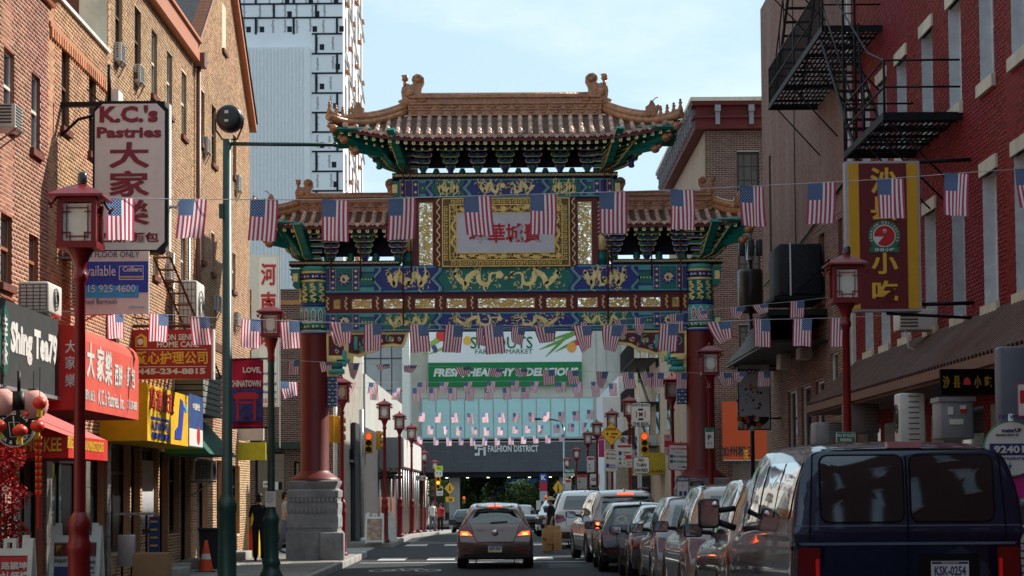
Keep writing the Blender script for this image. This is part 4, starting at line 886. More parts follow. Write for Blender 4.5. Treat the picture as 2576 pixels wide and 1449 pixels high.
# wavy green end blocks
def endblock(xi,dirn,z0,z1,L):
    n=7; P=[(xi,z0),(xi,z1)]+[(xi+dirn*(L-(.04 if k%2 else 0)-.35*L*(k/n)),z1-(z1-z0)*k/n) for k in range(n+1)]
    m=MB(); m.prism(P,yf+.02,yf+.34,0); e=m.build('beam_end',GG,gate); m=MB(); xs=sorted((xi+dirn*.05,xi+dirn*.17)); m.box((xs[0],yf+.005,(z0+z1)/2-.08),(xs[1],yf+.02,(z0+z1)/2+.12)); m.build('gold_square',GGo,e)
endblock(gx(757),-1,gz(722),gz(674),.26); endblock(gx(1794),1,gz(722),gz(674),.26); endblock(gx(1008),-1,gz(497),gz(453),.2); endblock(gx(1546),1,gz(497),gz(453),.2); endblock(gx(1794),1,gz(832),gz(800),.22); endblock(gx(757),-1,gz(832),gz(800),.2)
# --- openwork lattice
def openwork(name,x0,x1,z0,z1,y,seed,dens=1.0):
    rd=random.Random(seed); m=MB(); b=.018
    for (a,c,e,f) in ((x0,x1,z0,z0+b),(x0,x1,z1-b,z1),(x0,x0+b,z0+b,z1-b),(x1-b,x1,z0+b,z1-b)): m.box((a,y-.015,e),(c,y+.03,f))
    A=(x1-x0)*(z1-z0); n=int(A*950*dens)
    for i in range(n):
        x,z=rd.uniform(x0,x1),rd.uniform(z0,z1); a=rd.uniform(0,6.28); P=[]
        for k in range(5): P.append((min(max(x,x0+.01),x1-.01),min(max(z,z0+.01),z1-.01))); x+=.045*math.cos(a); z+=.035*math.sin(a); a+=rd.uniform(-.9,1.1)
        m.ribbon(P,[.006,.017,.020,.015,.005],.02,y+rd.uniform(-.012,.01))
    cx_,cz_=(x0+x1)/2,(z0+z1)/2; hx_,hz_=(x1-x0)*.4,(z1-z0)*.4
    if hx_>hz_: P=[(cx_+hx_*(t/8-1),cz_+hz_*.6*math.sin(t*.9+seed)) for t in range(17)]
    else: P=[(cx_+hx_*.5*math.sin(t*.9+seed),cz_+hz_*(t/8-1)) for t in range(17)]
    m.ribbon(P,[.02+.045*math.sin(math.pi*t/16) for t in range(17)],.035,y-.02)
    return m.build(name,gold,gate)
posts=[826,872,951,1031,1110,1189,1361,1440,1519,1599,1678,1724]
m=MB(); m.box((gx(820),yf+.06,gz(786)+.003),(gx(1730),yf+.3,gz(780))); m.build('lattice_rail',GR,gate); m=MB(); m.box((gx(820),yf+.06,gz(744)),(gx(1730),yf+.3,gz(737)-.003)); m.build('lattice_rail',GR,gate)
for u in posts:
    m=MB(); m.box((gx(u-9),yf+.05,gz(780)),(gx(u+9),yf+.31,gz(744))); p_=m.build('lattice_post',GR,gate)
    m=MB(); m.ribbon([(gx(u)+.03*math.sin(t*1.6),gz(778)+(gz(746)-gz(778))*t/10) for t in range(11)],.022,.008,yf+.04); m.sph((gx(u),yf+.045,gz(762)),.03,0,8,4); m.build('gold_ornament',GGo,p_)
for i in range(len(posts)-1):
    u0,u1=posts[i]+9,posts[i+1]-9
    if u1-u0<12: continue
    m=MB(); A_,B_,C_,D_=gx(u0)+.002,gx(u1)-.002,gz(780)+.002,gz(744)-.002; e_=.045
    for (p_,q_,r_,t_) in ((A_,B_,C_,C_+e_),(A_,B_,D_-e_,D_),(A_,A_+e_,C_+e_,D_-e_),(B_-e_,B_,C_+e_,D_-e_)): m.box((p_,yf+.07,r_),(q_,yf+.28,t_))
    m.build('lattice_frame',GR,gate); openwork('openwork_panel',A_+e_,B_-e_,C_+e_,D_-e_,yf+.15,i)
for u in (1073.5,1474):
    openwork('tall_openwork_panel',gx(u-18),gx(u+18),gz(672),gz(506),yf+.12,int(u),.9)
    for a,b in ((u-33,u-18),(u+18,u+28 if u<1200 else u+33)):
        m=MB(); m.box((gx(a),yf+.06,gz(672)),(gx(b),yf+.3,gz(497)-.003)); m.build('lattice_frame',GR,gate)
    m=MB(); m.box((gx(u-18)+.002,yf+.06,gz(506)),(gx(u+18)-.002,yf+.3,gz(498))); m.build('lattice_frame',GR,gate)
# inner columns
for u in (1034,1517):
    m=MB(); m.lathe([(.17,gz(666)),(.17,gz(497))],(gx(u),Yg,0),20,0); ic=m.build('inner_column',GR,gate)
    m=MB(); m.lathe([(.175,gz(664)),(.185,gz(664)),(.185,gz(634)),(.175,gz(634))],(gx(u),Yg,0),20,1); m.lathe([(.175,gz(630)),(.183,gz(630)),(.183,gz(600)),(.175,gz(594))],(gx(u),Yg,0),20,0); m.build('painted_band',[GGo,GG],ic)
    m=MB()
    for k in range(9): z=gz(598)+k*.1; m.ribbon([(gx(u)-.1,z),(gx(u)-.03,z+.07),(gx(u)+.04,z),(gx(u)+.1,z+.06)],.03,.01,Yg-.19)
    m.build('gold_ornament',GGo,ic)
    m=MB(); xo=gx(u)+(-.28 if u<1275 else .28); m.box((xo-.1,Yg-.15,gz(655)),(xo+.1,Yg+.15,gz(545))); m.build('side_board',GR,gate)
# --- plaque
yp=Yg-.34
m=MB(); m.box((gx(1097),yp+.04,gz(672)),(gx(1114),yp+.3,gz(498))); m.box((gx(1437),yp+.04,gz(672)),(gx(1454),yp+.3,gz(498))); pf=m.build('plaque_side_boards',GR,gate)
m=MB()
for u in (1105.5,1445.5):
    k=60; m.ribbon([(gx(u)+.035*math.sin(t*.75),gz(670)+(gz(500)-gz(670))*t/k) for t in range(k+1)],.022,.01,yp+.03)
    for t in range(14): m.sph((gx(u)+.03*(-1)**t,yp+.035,gz(664-t*12)),.016,0,6,4)
m.build('gold_scroll',GGo,pf)
m=MB(); m.box((gx(1115),yp,gz(673)),(gx(1436),yp+.28,gz(499))); pq=m.build('plaque_frame',mat('dark gilt ground',(.16,.08,.02),.5,var=.4,scale=20),gate)
m=MB()
def mbar(a,b,c_,d,yy=yp-.02): m.box((gx(min(a,b)),yy,gz(max(c_,d))),(gx(max(a,b)),yp+.01,gz(min(c_,d))))
mbar(1115,1436,499,502); mbar(1115,1436,670,673); mbar(1115,1118,502,670); mbar(1433,1436,502,670); mbar(1133,1418,515,518); mbar(1133,1418,654,657); mbar(1133,1136,518,654); mbar(1415,1418,518,654)
u=1138
while u<1412:     # meander top and bottom
    for v0,sg_ in ((504,1),(659,1)):
        mbar(u,u+2,v0,v0+9); mbar(u+2,u+11,v0,v0+2); mbar(u+9,u+11,v0+2,v0+9); mbar(u+5,u+9,v0+7,v0+9); mbar(u+5,u+7,v0+4,v0+7)
    u+=14
v=520
while v<648:
    for u0 in (1120,1420):
        mbar(u0,u0+9,v,v+2); mbar(u0,u0+2,v+2,v+11); mbar(u0+2,u0+9,v+9,v+11); mbar(u0+7,u0+9,v+5,v+9); mbar(u0+4,u0+7,v+5,v+7)
    v+=14
m.build('meander_band',gold,pq)
m=MB(); yd=yp-.035
for (a,b,c_,d) in ((1140,1275,652,640),(1275,1412,652,640),(1140,1275,535,520),(1275,1412,535,520)): dragon(m,gx(a),gx(b),gz(max(c_,d)),gz(min(c_,d)),yd,2.5,1,0,.055)
for uu in (1144,1404):
    m.ribbon([(gx(uu)+.045*math.sin(t*.8),gz(640)+(gz(540)-gz(640))*t/20) for t in range(21)],[.02+.05*math.sin(math.pi*t/20) for t in range(21)],.02,yd)
for i in range(260):
    side=rg_.random()
    if side<.5: x,z=gx(rg_.uniform(1137,1414)),gz(rg_.choice((rg_.uniform(519,535),rg_.uniform(641,653))))
    else: x,z=gx(rg_.choice((rg_.uniform(1137,1151),rg_.uniform(1398,1414)))),gz(rg_.uniform(520,653))
    a=rg_.uniform(0,6.28); m.ribbon([(x,z),(x+.03*math.cos(a),z+.03*math.sin(a)),(x+.05*math.cos(a+.8),z+.05*math.sin(a+.8))],[.01,.02,.005],.015,yp-.02+rg_.uniform(-.01,.01))
m.build('gilded_carving',gold,pq)
m=MB(); m.box((gx(1152),yp-.05,gz(638)),(gx(1396),yp-.005,gz(538))); m.build('inscription_panel',mat('pale inscription panel',(.64,.63,.68),.5,var=.06,dirt=.15),pq)
m=MB()
for (a,b,c_,d) in ((1150,1398,536,538),(1150,1398,638,640),(1150,1152,538,638),(1396,1398,538,638)): m.box((gx(a),yp-.06,gz(d)),(gx(b),yp-.0,gz(c_)))
m.build('inscription_border',gold,pq)
RC=mat('inscription red',(.5,.006,.012),.5)
for ch,u in zip('埠華城費',(1205,1251,1297,1342)): text('character',ch,RC,pq,(gx(u),yp-.055,gz(589)),wdt=.42,hgt=.46,bold=.012)
# --- corner spandrels under the bottom beam
for sg_ in (-1,1):
    q=lambda u: gx(u) if sg_<0 else -gx(u)
    P=[(822,834),(1028,834),(1024,852),(1016,873),(990,869),(965,872),(945,884),(925,888),(905,897),(890,893),(890,912),(862,912),(862,930),(850,945),(824,945)]
    m=MB(); m.prism([(q(u),gz(v)) for u,v in P],yf+.1,yf+.24,0); sp=m.build('spandrel',[GGo],gate)
    P2=[(878,840),(1020,840),(1016,856),(1010,866),(990,862),(962,866),(942,877),(920,882),(900,889),(878,885)]
    m=MB(); m.prism([(q(u),gz(v)) for u,v in P2],yf+.09,yf+.1,0); m.prism([(q(u),gz(v)) for u,v in ((828,842),(866,842),(866,892),(828,892))],yf+.09,yf+.1,0); m.build('dark_ground',GR,sp)
    m=MB()
    def spiral(u,v,r,mi):
        m.ribbon([(q(u)+r*(1-t/22)*math.cos(t*.42+u),gz(v)+r*(1-t/22)*math.sin(t*.42+u)) for t in range(20)],.028,.012,yf+.078,mi)
    for i,(u,v,r) in enumerate(((895,862,.14),(925,858,.13),(955,853,.11),(982,850,.1),(1004,850,.08),(847,858,.13),(847,880,.09),(912,878,.07),(940,868,.06))): spiral(u,v,r,i%2); spiral(u+3,v+2,r*.6,2)
    m.build('scrollwork',[GB,GT,GGo],sp,kind='stuff')
    for (ua,ub,va,vb,mi) in ((892,902,845,880,1),(862,872,880,920,1),(826,866,895,910,2),(832,862,912,925,0),(846,880,900,912,1),(828,868,926,938,1)):
        m=MB(); xs=sorted((q(ua),q(ub))); m.bb(((xs[0]+xs[1])/2,yf+.14,(gz(va)+gz(vb))/2),(xs[1]-xs[0],.3,gz(va)-gz(vb)),.03,0); m.build('bracket_block',[GG,GT,GGo][mi] if mi<3 else GG,sp)
    m=MB(); xs=sorted((q(824),q(848))); m.box((xs[0],yf+.1,gz(1020)),(xs[1],yf+.3,gz(945))); ls=m.build('patterned_strip',GB,gate)
    m=MB()
    for i in range(8):
        for j in range(3): m.ribbon([(xs[0]+.02+j*.075,gz(1016-i*9)),(xs[0]+.05+j*.075,gz(1012-i*9)),(xs[0]+.075+j*.075,gz(1017-i*9))],.02,.01,yf+.09,(i+j)%2)
    m.build('scale_pattern',[GGo,GT],ls)
# --- bracket sets (dougong)
def arm(m,w,z,y,h,mi,d=.10):
    P=[(-w/2,z+h),(-w/2,z+h*.45),(-w/2+w*.08,z+h*.1),(-w/2+w*.2,z),(w/2-w*.2,z),(w/2-w*.08,z+h*.1),(w/2,z+h*.45),(w/2,z+h)]
    m.prism(P,y-d,y,mi); m.ribbon([(p[0],p[1]-.004) for p in P],.013,.012,y-d-.004,2)
    for x in (-w*.42,0,w*.42): m.box((x-.035,y-d-.01,z+h+.002),(x+.035,y+.02,z+h+.035),mi)
def dg(H,tiers,wtop,wbot,mi,dy):
    m=MB(); th=H/tiers
    m.lathe([(.05,-.16),(.08,-.12),(.06,-.05),(.09,0),(.09,.03)],(0,-.05,0),8,1-mi if mi<2 else 0)
    for k in range(tiers):
        t=k/(tiers-1); w=wbot+(wtop-wbot)*t**.8; arm(m,w,k*th,-dy*t,th*.62,mi); m.box((-.045,-dy*t-.18,k*th+.01),(.045,-dy*t-.08,k*th+th*.5),1-mi)
        m.box((-.05,-dy*t,k*th),(.05,.25,k*th+th*.5),mi)
    return m
def dgset(u0,u1,n,zb,H,tiers,wtop,wbot,yb,dy):
    P=[dg(H,tiers,wtop,wbot,k,dy).mesh('bracket_set',[GB,GG,GGo]) for k in (0,1)]
    for i in range(n):
        u=u0+(u1-u0)*i/(n-1); inst(P[i%2],'bracket_set',gate,loc=Vector((gx(u),yb,zb))-base_of(gate))
dgset(1068,1482,7,gz(424),gz(345)-gz(424),6,.66,.22,Yg-.12,.75)
for a,b in ((958,1000),(1550,1592)): dgset(a,b,2,gz(408),gz(345)-gz(408),5,.62,.3,Yg-.3,.55)
for a,b in ((836,1004),(1546,1714)): dgset(a,b,3,gz(648),gz(572)-gz(648),6,.62,.2,Yg-.1,.55)
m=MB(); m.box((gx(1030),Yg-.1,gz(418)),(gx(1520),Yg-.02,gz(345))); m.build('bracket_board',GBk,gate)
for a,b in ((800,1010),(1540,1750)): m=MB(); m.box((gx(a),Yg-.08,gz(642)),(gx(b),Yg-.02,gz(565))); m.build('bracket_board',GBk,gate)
# small teal seated blocks between the brackets
fin=MB(); fin.lathe([(.09,0),(.09,.02),(.06,.06),(.085,.12),(.075,.17),(.05,.2),(.06,.22)],(0,0,0),10); fin.sph((.05,-.03,.08),.05); fm=fin.mesh('beam_finial',mat('teal glazed',(.01,.12,.10),.35))
for u in (1034,1102,1170,1238,1310,1378,1446,1516): inst(fm,'beam_finial',gate,loc=Vector((gx(u)+rg_.uniform(-.03,.03),yf+.05,gz(446)))-base_of(gate),rot=(0,0,rg_.uniform(0,6)))
for u in (826,885,948,1604,1660,1722): inst(fm,'beam_finial',gate,loc=Vector((gx(u),yf+.05,gz(663)))-base_of(gate),rot=(0,0,rg_.uniform(0,6)),scale=(1.1,1.1,1.15))
# corner brackets: fans of long beaks running diagonally out
beak=MB()
beak.prism([(0,0),(.9,.26),(1.15,.42),(1.22,.34),(1.0,.1),(.75,.02),(.2,-.1),(0,-.12)],-.06,.06,0); beak.ribbon([(0,-.115),(.2,-.095),(.75,.015),(1.0,.09),(1.2,.33)],.02,.012,-.07,1)
bkm=beak.mesh('corner_beak',[GG,GGo])
def corner(cx,zb,H,sg_,n,L):
    for k in range(n):
        for j,ang in enumerate((20,48,75)):
            o=inst(bkm,'corner_beak',gate,loc=Vector((cx,Yg-.05,zb+H*k/n*.8))-base_of(gate)); s=L*(.55+.45*k/(n-1))
            a=R(-ang); o.rotation_euler=(0,0,a if sg_>0 else math.pi-a); o.scale=(s,1.5,.8)
    m=MB()
    for k in range(n): w=.35+.5*k/n; m.box((cx-w*.5,Yg-.35-.4*k/n,zb+H*k/n),(cx+w*.5,Yg+.3,zb+H*k/n+H/n*.6),k%2); m.ribbon([(cx-w*.5,zb+H*k/n),(cx+w*.5,zb+H*k/n)],.016,.01,Yg-.37-.4*k/n,2)
    m.build('corner_bracket',[GG,GB,GGo],gate)
corner(gx(1034),gz(425),gz(350)-gz(425),-1,5,1.25); corner(gx(1517),gz(425),gz(350)-gz(425),1,5,1.25)
corner(gx(791),gz(650),gz(578)-gz(650),-1,5,.95); corner(gx(1762),gz(650),gz(578)-gz(650),1,5,.95)
# --- roofs
def chiwen(x,zb,s,flip,y=Yg):
    P=[(-.30,0),(.34,0),(.36,.16),(.47,.24),(.44,.36),(.30,.34),(.24,.45),(.26,.58),(.33,.72),(.32,.86),(.22,.95),(.10,.97),(.0,.90),(-.03,.80),(.02,.70),(-.06,.66),(-.14,.70),(-.20,.60),(-.30,.60),(-.33,.45),(-.30,.25),(-.42,.20),(-.34,.12)]
    P=[(x+flip*p[0]*s,zb+p[1]*s) for p in P]
    m=MB(); m.prism(P,y-.11*s,y+.11*s); o=m.build('ridge_beast',AMB,gate)
    m=MB()
    m.lathe([(0.0,-.14*s),(.13*s,-.13*s),(.15*s,0),(.13*s,.13*s),(0,.14*s)],(x+flip*.16*s,y,zb+.83*s),14,axis='y')
    m.ribbon([(x+flip*(.16+.1*(1-t/14)*math.cos(t*.55))*s,zb+(.83+.1*(1-t/14)*math.sin(t*.55))*s) for t in range(13)],.03*s,.03,y-.16*s)
    m.build('curled_tail',AMB,o)
    m=MB(); m.cyl((x-flip*.22*s,y,zb+.58*s),(x-flip*.22*s,y,zb+.78*s),.055*s); m.lathe([(.05*s,.76*s),(.1*s,.82*s),(.08*s,.88*s),(.11*s,.95*s),(.05*s,.93*s)],(x-flip*.22*s,y,zb),8); m.build('sword_hilt',AMB,o)
    m=MB(); m.sph((x+flip*.3*s,y-.08*s,zb+.22*s),(.16*s,.1*s,.1*s)); m.sph((x-flip*.0*s,y-.1*s,zb+.2*s),(.2*s,.06*s,.14*s)); m.sph((x-flip*.1*s,y-.11*s,zb+.42*s),(.14*s,.05*s,.13*s)); m.build('beast_face',AMB,o)
def roof(xc,L,hr,ze,zr,ztop,D,lift,hips=(True,True),ridge_ext=(0,0),beast=.8,sp=.235,figs=4):
    """xc centre; L half eave length; hr half ridge length"""
    y0=Yg; xl=[-L if hips[0] else -hr, L if hips[1] else hr]
    def lf(x,t):
        e=L; a=0
        if (x<0 and hips[0]) or (x>0 and hips[1]): a=max(0,(abs(x)-hr*.75)/(e-hr*.75))
        return lift*a*a*t
    def S_(x,t,sgn=-1):
        # keep the eave swept slightly forward near the corners
        a=max(0,(abs(x)-hr)/(L-hr)) if L>hr else 0
        return Vector((xc+x,y0+sgn*(D*t+.12*a*a*t),ze+(zr-ze)*max(0,1-t)**1.35+lf(x,t)))
    def t0(x):
        if abs(x)<=hr: return 0
        return min(1,(abs(x)-hr)/(L-hr))
    nx=56; nt=14
    for sgn,name in ((-1,'front_slope'),(1,'rear_slope')):
        m=MB(); vs=[]
        for i in range(nx+1):
            x=xl[0]+(xl[1]-xl[0])*i/nx; a=t0(x)
            for j in range(nt+1): t=a+(1-a)*j/nt; vs.append(S_(x,t,sgn))
        m.add(vs,[(i*(nt+1)+j,i*(nt+1)+j+1,(i+1)*(nt+1)+j+1,(i+1)*(nt+1)+j) for i in range(nx) for j in range(nt)]); sl_=m.build(name,PAN,gate)
        if sgn<0: front=sl_
    for k,side in enumerate((-1,1)):      # end slopes
        if not hips[k]: continue
        m=MB(); vs=[]
        for i in range(9):
            q=i/8
            for j in range(9):
                yy=(j/8*2-1); x=side*(hr+(L-hr)*q); p=S_(x,q,-1); vs.append((p.x,y0+yy*abs(p.y-y0),p.z-(1-abs(yy))*lift*q*q*.8))
        m.add(vs,[(i*9+j,i*9+j+1,(i+1)*9+j+1,(i+1)*9+j) for i in range(8) for j in range(8)]); m.build('end_slope',PAN,gate)
    n=int((xl[1]-xl[0])/sp); r=.056
    for i in range(n):
        x=xl[0]+(i+.5)*(xl[1]-xl[0])/n; a=t0(x)
        if a>.93: continue
        m=MB(); a2=max(a,.06); nseg=max(1,round(4*(1-a2))); 
        for k in range(nseg):
            ta,tb=a2+(1.0-a2)*k/nseg,a2+(1.0-a2)*(k+1)/nseg
            p,q=S_(x,ta),S_(x,tb); up=Vector((0,0,.03)); m.cyl(p+up,q+up+Vector((0,-.004,0)),r*.93,r*1.04,10,0)
        m.build('roof_tile',TILE,gate)
        e=S_(x,1)+Vector((0,-.012,.03)); m=MB(); m.cyl(e+Vector((0,-.02,-.006)),e+Vector((0,.01,0)),r*1.12,n=12); m.sph(e+Vector((0,-.02,-.004)),(.03,.012,.03),0,8,4); m.build('tile_end',TILE,front)
        # ribbed pan tiles between barrel rows
        if i<n-1:
            x2=x+(xl[1]-xl[0])/n; xm=(x+x2)/2; a3=max(t0(xm),.06); m=MB(); k=int((1-a3)*16)
            for j in range(k):
                ta=a3+(1-a3)*j/max(k,1); p=S_(xm,ta); q=S_(xm,min(1,ta+.075)); p.z+=.012; q.z+=.026
                hw_=(x2-x)/2-.045; m.add([(p.x-hw_,p.y,p.z+.02),(p.x,p.y,p.z-.01),(p.x+hw_,p.y,p.z+.02),(q.x-hw_,q.y,q.z+.02),(q.x,q.y,q.z-.01),(q.x+hw_,q.y,q.z+.02),(q.x-hw_,q.y,q.z-.004),(q.x,q.y,q.z-.03),(q.x+hw_,q.y,q.z-.004)],[(0,3,4,1),(1,4,5,2),(3,6,7,4),(4,7,8,5)])
            if k: m.build('pan_tile_row',PAN,gate)
            e=S_(xm,1); m=MB(); m.prism([(xm+xc-.075,e.z+.03),(xm+xc+.075,e.z+.03),(xm+xc+.07,e.z-.01),(xm+xc+.03,e.z-.04),(xm+xc,e.z-.065),(xm+xc-.03,e.z-.04),(xm+xc-.07,e.z-.01)],e.y-.02,e.y+.01); m.build('drip_tile',TILE,front)
    # fascia + rafters under the eave
    m=MB(); k=40
    for i in range(k):
        xa_,xb_=xl[0]+(xl[1]-xl[0])*i/k,xl[0]+(xl[1]-xl[0])*(i+1)/k; p,q=S_(xa_,1),S_(xb_,1)
        m.add([(p.x,p.y+.03,p.z-.03),(q.x,q.y+.03,q.z-.03),(q.x,q.y+.03,q.z-.11),(p.x,p.y+.03,p.z-.11),(p.x,p.y+.06,p.z-.11),(q.x,q.y+.06,q.z-.11)],[(0,1,2,3),(3,2,5,4)])
        # soffit
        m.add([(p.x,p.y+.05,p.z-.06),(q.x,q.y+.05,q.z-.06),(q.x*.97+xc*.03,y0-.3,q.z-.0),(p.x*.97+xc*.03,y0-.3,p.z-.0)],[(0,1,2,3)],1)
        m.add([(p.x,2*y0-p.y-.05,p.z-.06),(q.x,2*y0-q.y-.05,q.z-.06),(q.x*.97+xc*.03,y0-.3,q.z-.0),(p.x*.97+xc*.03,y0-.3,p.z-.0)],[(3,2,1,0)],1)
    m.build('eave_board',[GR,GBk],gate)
    nr=int((xl[1]-xl[0])/.185)
    for i in range(nr):
        x=xl[0]+(i+.5)*(xl[1]-xl[0])/nr; e=S_(x,1); fan=max(0,abs(x)-hr)/(L-hr+1e-6)*(.5 if x>0 else -.5)
        for (dy_,dz_,sz,len_,mi) in ((.07,-.155,.05,.4,0),(.33,-.25,.032,.4,2)):
            m=MB(); c0=Vector((e.x,e.y+dy_,e.z+dz_)); c1=c0+Vector((-fan*len_,len_,.09)); 
            m.cyl(c0,c1,sz*1.15,n=4 if mi==0 else 8,m=3 if mi==0 else 0,smooth=False); m.box((c0.x-sz*.75,c0.y-.006,c0.z-sz*.75),(c0.x+sz*.75,c0.y+.002,c0.z+sz*.75),1 if mi==0 else 2); 
            if mi==0: m.box((c0.x-sz*.3,c0.y-.01,c0.z-sz*.3),(c0.x+sz*.3,c0.y,c0.z+sz*.3),0)
            m.build('rafter',[GG,GGo,GGo,GG],gate)
    # corner hip beams below
    for k,side in enumerate((-1,1)):
        if not hips[k]: continue
        e=S_(side*L*.985,1); ii=Vector((xc+side*hr*.95,y0-.2,e.z-.62)); m=MB(); o_=Vector((0,0,-.14))
        for q_,(w_,dz) in enumerate(((.06,0),(.08,-.14),(.09,-.27))):
            a=e.lerp(ii,.02+.13*q_)+Vector((0,0,dz-.12)); m.tube([ii+Vector((0,0,.2+dz*.4)),a.lerp(ii,.4)+Vector((0,0,-.02)),a],w_,4)
        m.build('hip_beam',GG,gate)
        for q_ in range(3): a=e.lerp(ii,.02+.13*q_)+Vector((0,0,-.12-.16*q_)); m=MB(); m.sph(a,(.11,.11,.10),0,8,6); m.sph(a+Vector((side*.09,-.03,.05)),(.07,.06,.05),0,8,5); m.cyl(a,a+Vector((side*.14,-.04,.13)),.04,.01,6); m.build('corner_beast_head',AMB,gate)
        # end-side fan of rafters
        for q_ in range(9):
            t=q_/9; e2=Vector((xc+side*(L*.985),y0-abs(e.y-y0)*(1-2*t*.5),e.z-.16-lift*t*.6)); m=MB(); m.tube([e2,e2+Vector((-side*.9,.12,.02))],.05,4); m.build('rafter',GG,gate)
    # main ridge
    hx0,hx1=xc-hr-ridge_ext[0],xc+hr+ridge_ext[1]; H=ztop-zr
    m=MB()
    for (a,b,dd) in ((-.12,.18,.16),(.18,.24,.19),(.24,.5,.12),(.5,.58,.16),(.58,.84,.11),(.84,.9,.17),(.9,1.0,.12)): m.box((hx0,y0-dd,zr+H*a),(hx1,y0+dd,zr+H*b-.001))
    m.cyl((hx0,y0,ztop-.01),(hx1,y0,ztop-.01),.09,n=10); rd_=m.build('main_ridge',AMB,gate)
    m=MB(); k=int((hx1-hx0)/.3)
    for i in range(k): x=hx0+(i+.5)*(hx1-hx0)/k; m.sph((x,y0-.12,zr+H*.37),(.12,.03,H*.1),0,8,4); m.sph((x,y0-.12,zr+H*.06),(.1,.07,.05),0,8,4)
    m.build('ridge_relief',AMB,rd_)
    chiwen(hx0+.1,zr+H*.35,beast,1); chiwen(hx1-.1,zr+H*.35,beast,-1)
    # hip ridges with running figures
    for k,side in enumerate((-1,1)):
        if not hips[k]: continue
        pts=[]
        for q_ in range(9): t=q_/8; pts.append(S_(side*(hr+(L-hr)*t),t)+Vector((side*.03,0,.10-(.03*t)+(.06*t*t))))
        for nm,pp,rr_ in (('hip_ridge',[p+Vector((0,0,.0)) for p in pts],(.10,.13)),):
            m=MB(); m.tube(pp,.10,8); m.tube([p+Vector((0,0,.12)) for p in pp[:6]],.09,8); m.tube([p+Vector((0,0,.2)) for p in pp[:6]],.05,6); m.tube([p+Vector((0,0,.10)) for p in pp[5:]],.055,6); hrg=m.build('hip_ridge',AMB,gate)
        p=pts[5]+Vector((0,0,.12)); m=MB(); P=[(-.12,0),(.14,0),(.16,.1),(.22,.2),(.16,.26),(.1,.22),(.04,.34),(-.02,.36),(-.06,.26),(-.14,.2)]; m.prism([(p.x+side*a*1.0,p.z+b) for a,b in P],p.y-.07,p.y+.07); m.tube([(p.x+side*.02,p.y,p.z+.34),(p.x+side*.1,p.y,p.z+.42),(p.x+side*.16,p.y,p.z+.44)],.012,4); m.build('hip_beast',AMB,gate)
        fg=MB(); fg.lathe([(.05,0),(.055,.03),(.03,.08),(.045,.12),(.02,.16)],(0,0,0),8); fg.sph((.0,0,.175),.032); fg.cyl((-.03,0,.08),(.04,-.02,.13),.015,n=5); fgm=fg.mesh('ridge_figure',AMB)
        for q_ in range(figs):
            t=.74+.26*q_/max(1,figs-1)*.93; i_=t*8; a_=int(min(7,i_)); p=pts[a_].lerp(pts[a_+1],i_-a_); inst(fgm,'ridge_figure',gate,loc=p+Vector((0,0,.13))-base_of(gate),rot=(0,0,rg_.uniform(-.4,.4)),scale=(1,1,1.05+.1*(q_==figs-1)))
    return S_
roof(0,4.07,2.3,9.96,10.72,11.17,1.35,.34,beast=.84,figs=4)
roof(gx(872),2.05,1.05,7.97,8.42,8.78,1.0,.2,hips=(True,False),ridge_ext=(.05,.2),beast=.66,figs=4)
roof(-gx(872),2.05,1.05,7.97,8.42,8.78,1.0,.2,hips=(False,True),ridge_ext=(.2,.05),beast=.66,figs=4)
# tie rods
for u,v0,v1,dy in ((1020,345,505,-.7),(1037,345,690,-.7),(1524,345,505,-.7),(1540,345,690,-.7),(837,565,700,-.6),(911,565,700,-.6),(1017,520,820,-.6),(1640,565,700,-.6),(1712,565,820,-.6),(1530,520,820,-.6)):
    m=MB(); Y_=Yg+dy; m.tube([(gx(u),Y_,gz(v0)),(gx(u),Yg-.36,gz(v1))],.018,5); m.build('tie_rod',GR,gate)
# stone bollard at the pedestal
b=thing('stone_bollard','squat square grey stone bollard touching the left gate pedestal','bollard',(gx(842),Yg-.75,.12)); m=MB(); m.bb((gx(842),Yg-.78,.45),(.55,.3,.68),.03); m.build('block',STONE,b)
# ======================= signs, awnings, fittings on the left =======================
WHT=mat('sign white face',(.70,.68,.63),.55,var=.05,dirt=.12); MAR=mat('maroon print',(.22,.01,.03),.5); REDS=mat('sign red',(.50,.012,.018),.5,dirt=.1); YEL=mat('sign yellow print',(.75,.45,.04),.5); NAVY=mat('navy print',(.02,.03,.14),.5)
BLU=mat('royal blue print',(.01,.04,.36),.5); CYA=mat('cyan print',(.02,.36,.68),.5); GRYD=mat('charcoal sign',(.045,.05,.052),.6)
# pastry shop blade sign
Y=30.1; t=thing('hanging_sign','tall white sign reading K.C.\'s Pastries and maroon characters, hung from a black bar','sign',onY(327,438,Y))
X=lambda u,Y=Y: onY(u,700,Y).x
Z=lambda v,Y=Y: onY(1275,v,Y).z
def oct_(x0,x1,z0,z1,c): return [(x0+c,z0),(x1-c,z0),(x1,z0+c),(x1,z1-c),(x1-c,z1),(x0+c,z1),(x0,z1-c),(x0,z0+c)]
m=MB(); m.prism(oct_(X(232),X(422),Z(630),Z(247),.13),Y,Y+.3,0); m.build('frame',black,t)
m=MB(); m.prism(oct_(X(238),X(414),Z(622),Z(255),.12),Y-.02,Y,0); m.build('face',WHT,t)
m=MB(); m.prism(oct_(X(414)+.003,X(424),Z(626),Z(251),.01),Y+.05,Y+.25,0); m.build('side_panel',WHT,t)
def T(par,s,u,v,Yy,wd,ht,mt_,name='lettering',**k): 
    return text(name,s,mt_,par,(onY(u,v,Yy).x,Yy-.006,onY(u,v,Yy).z),wdt=wd*Yy/F if wd else None,hgt=ht*Yy/F if ht else None,**k)
T(t,"K.C.'s",324,287,Y-.02,148,44,MAR,bold=.045); T(t,"Pastries",325,333,Y-.02,164,28,MAR,bold=.04)
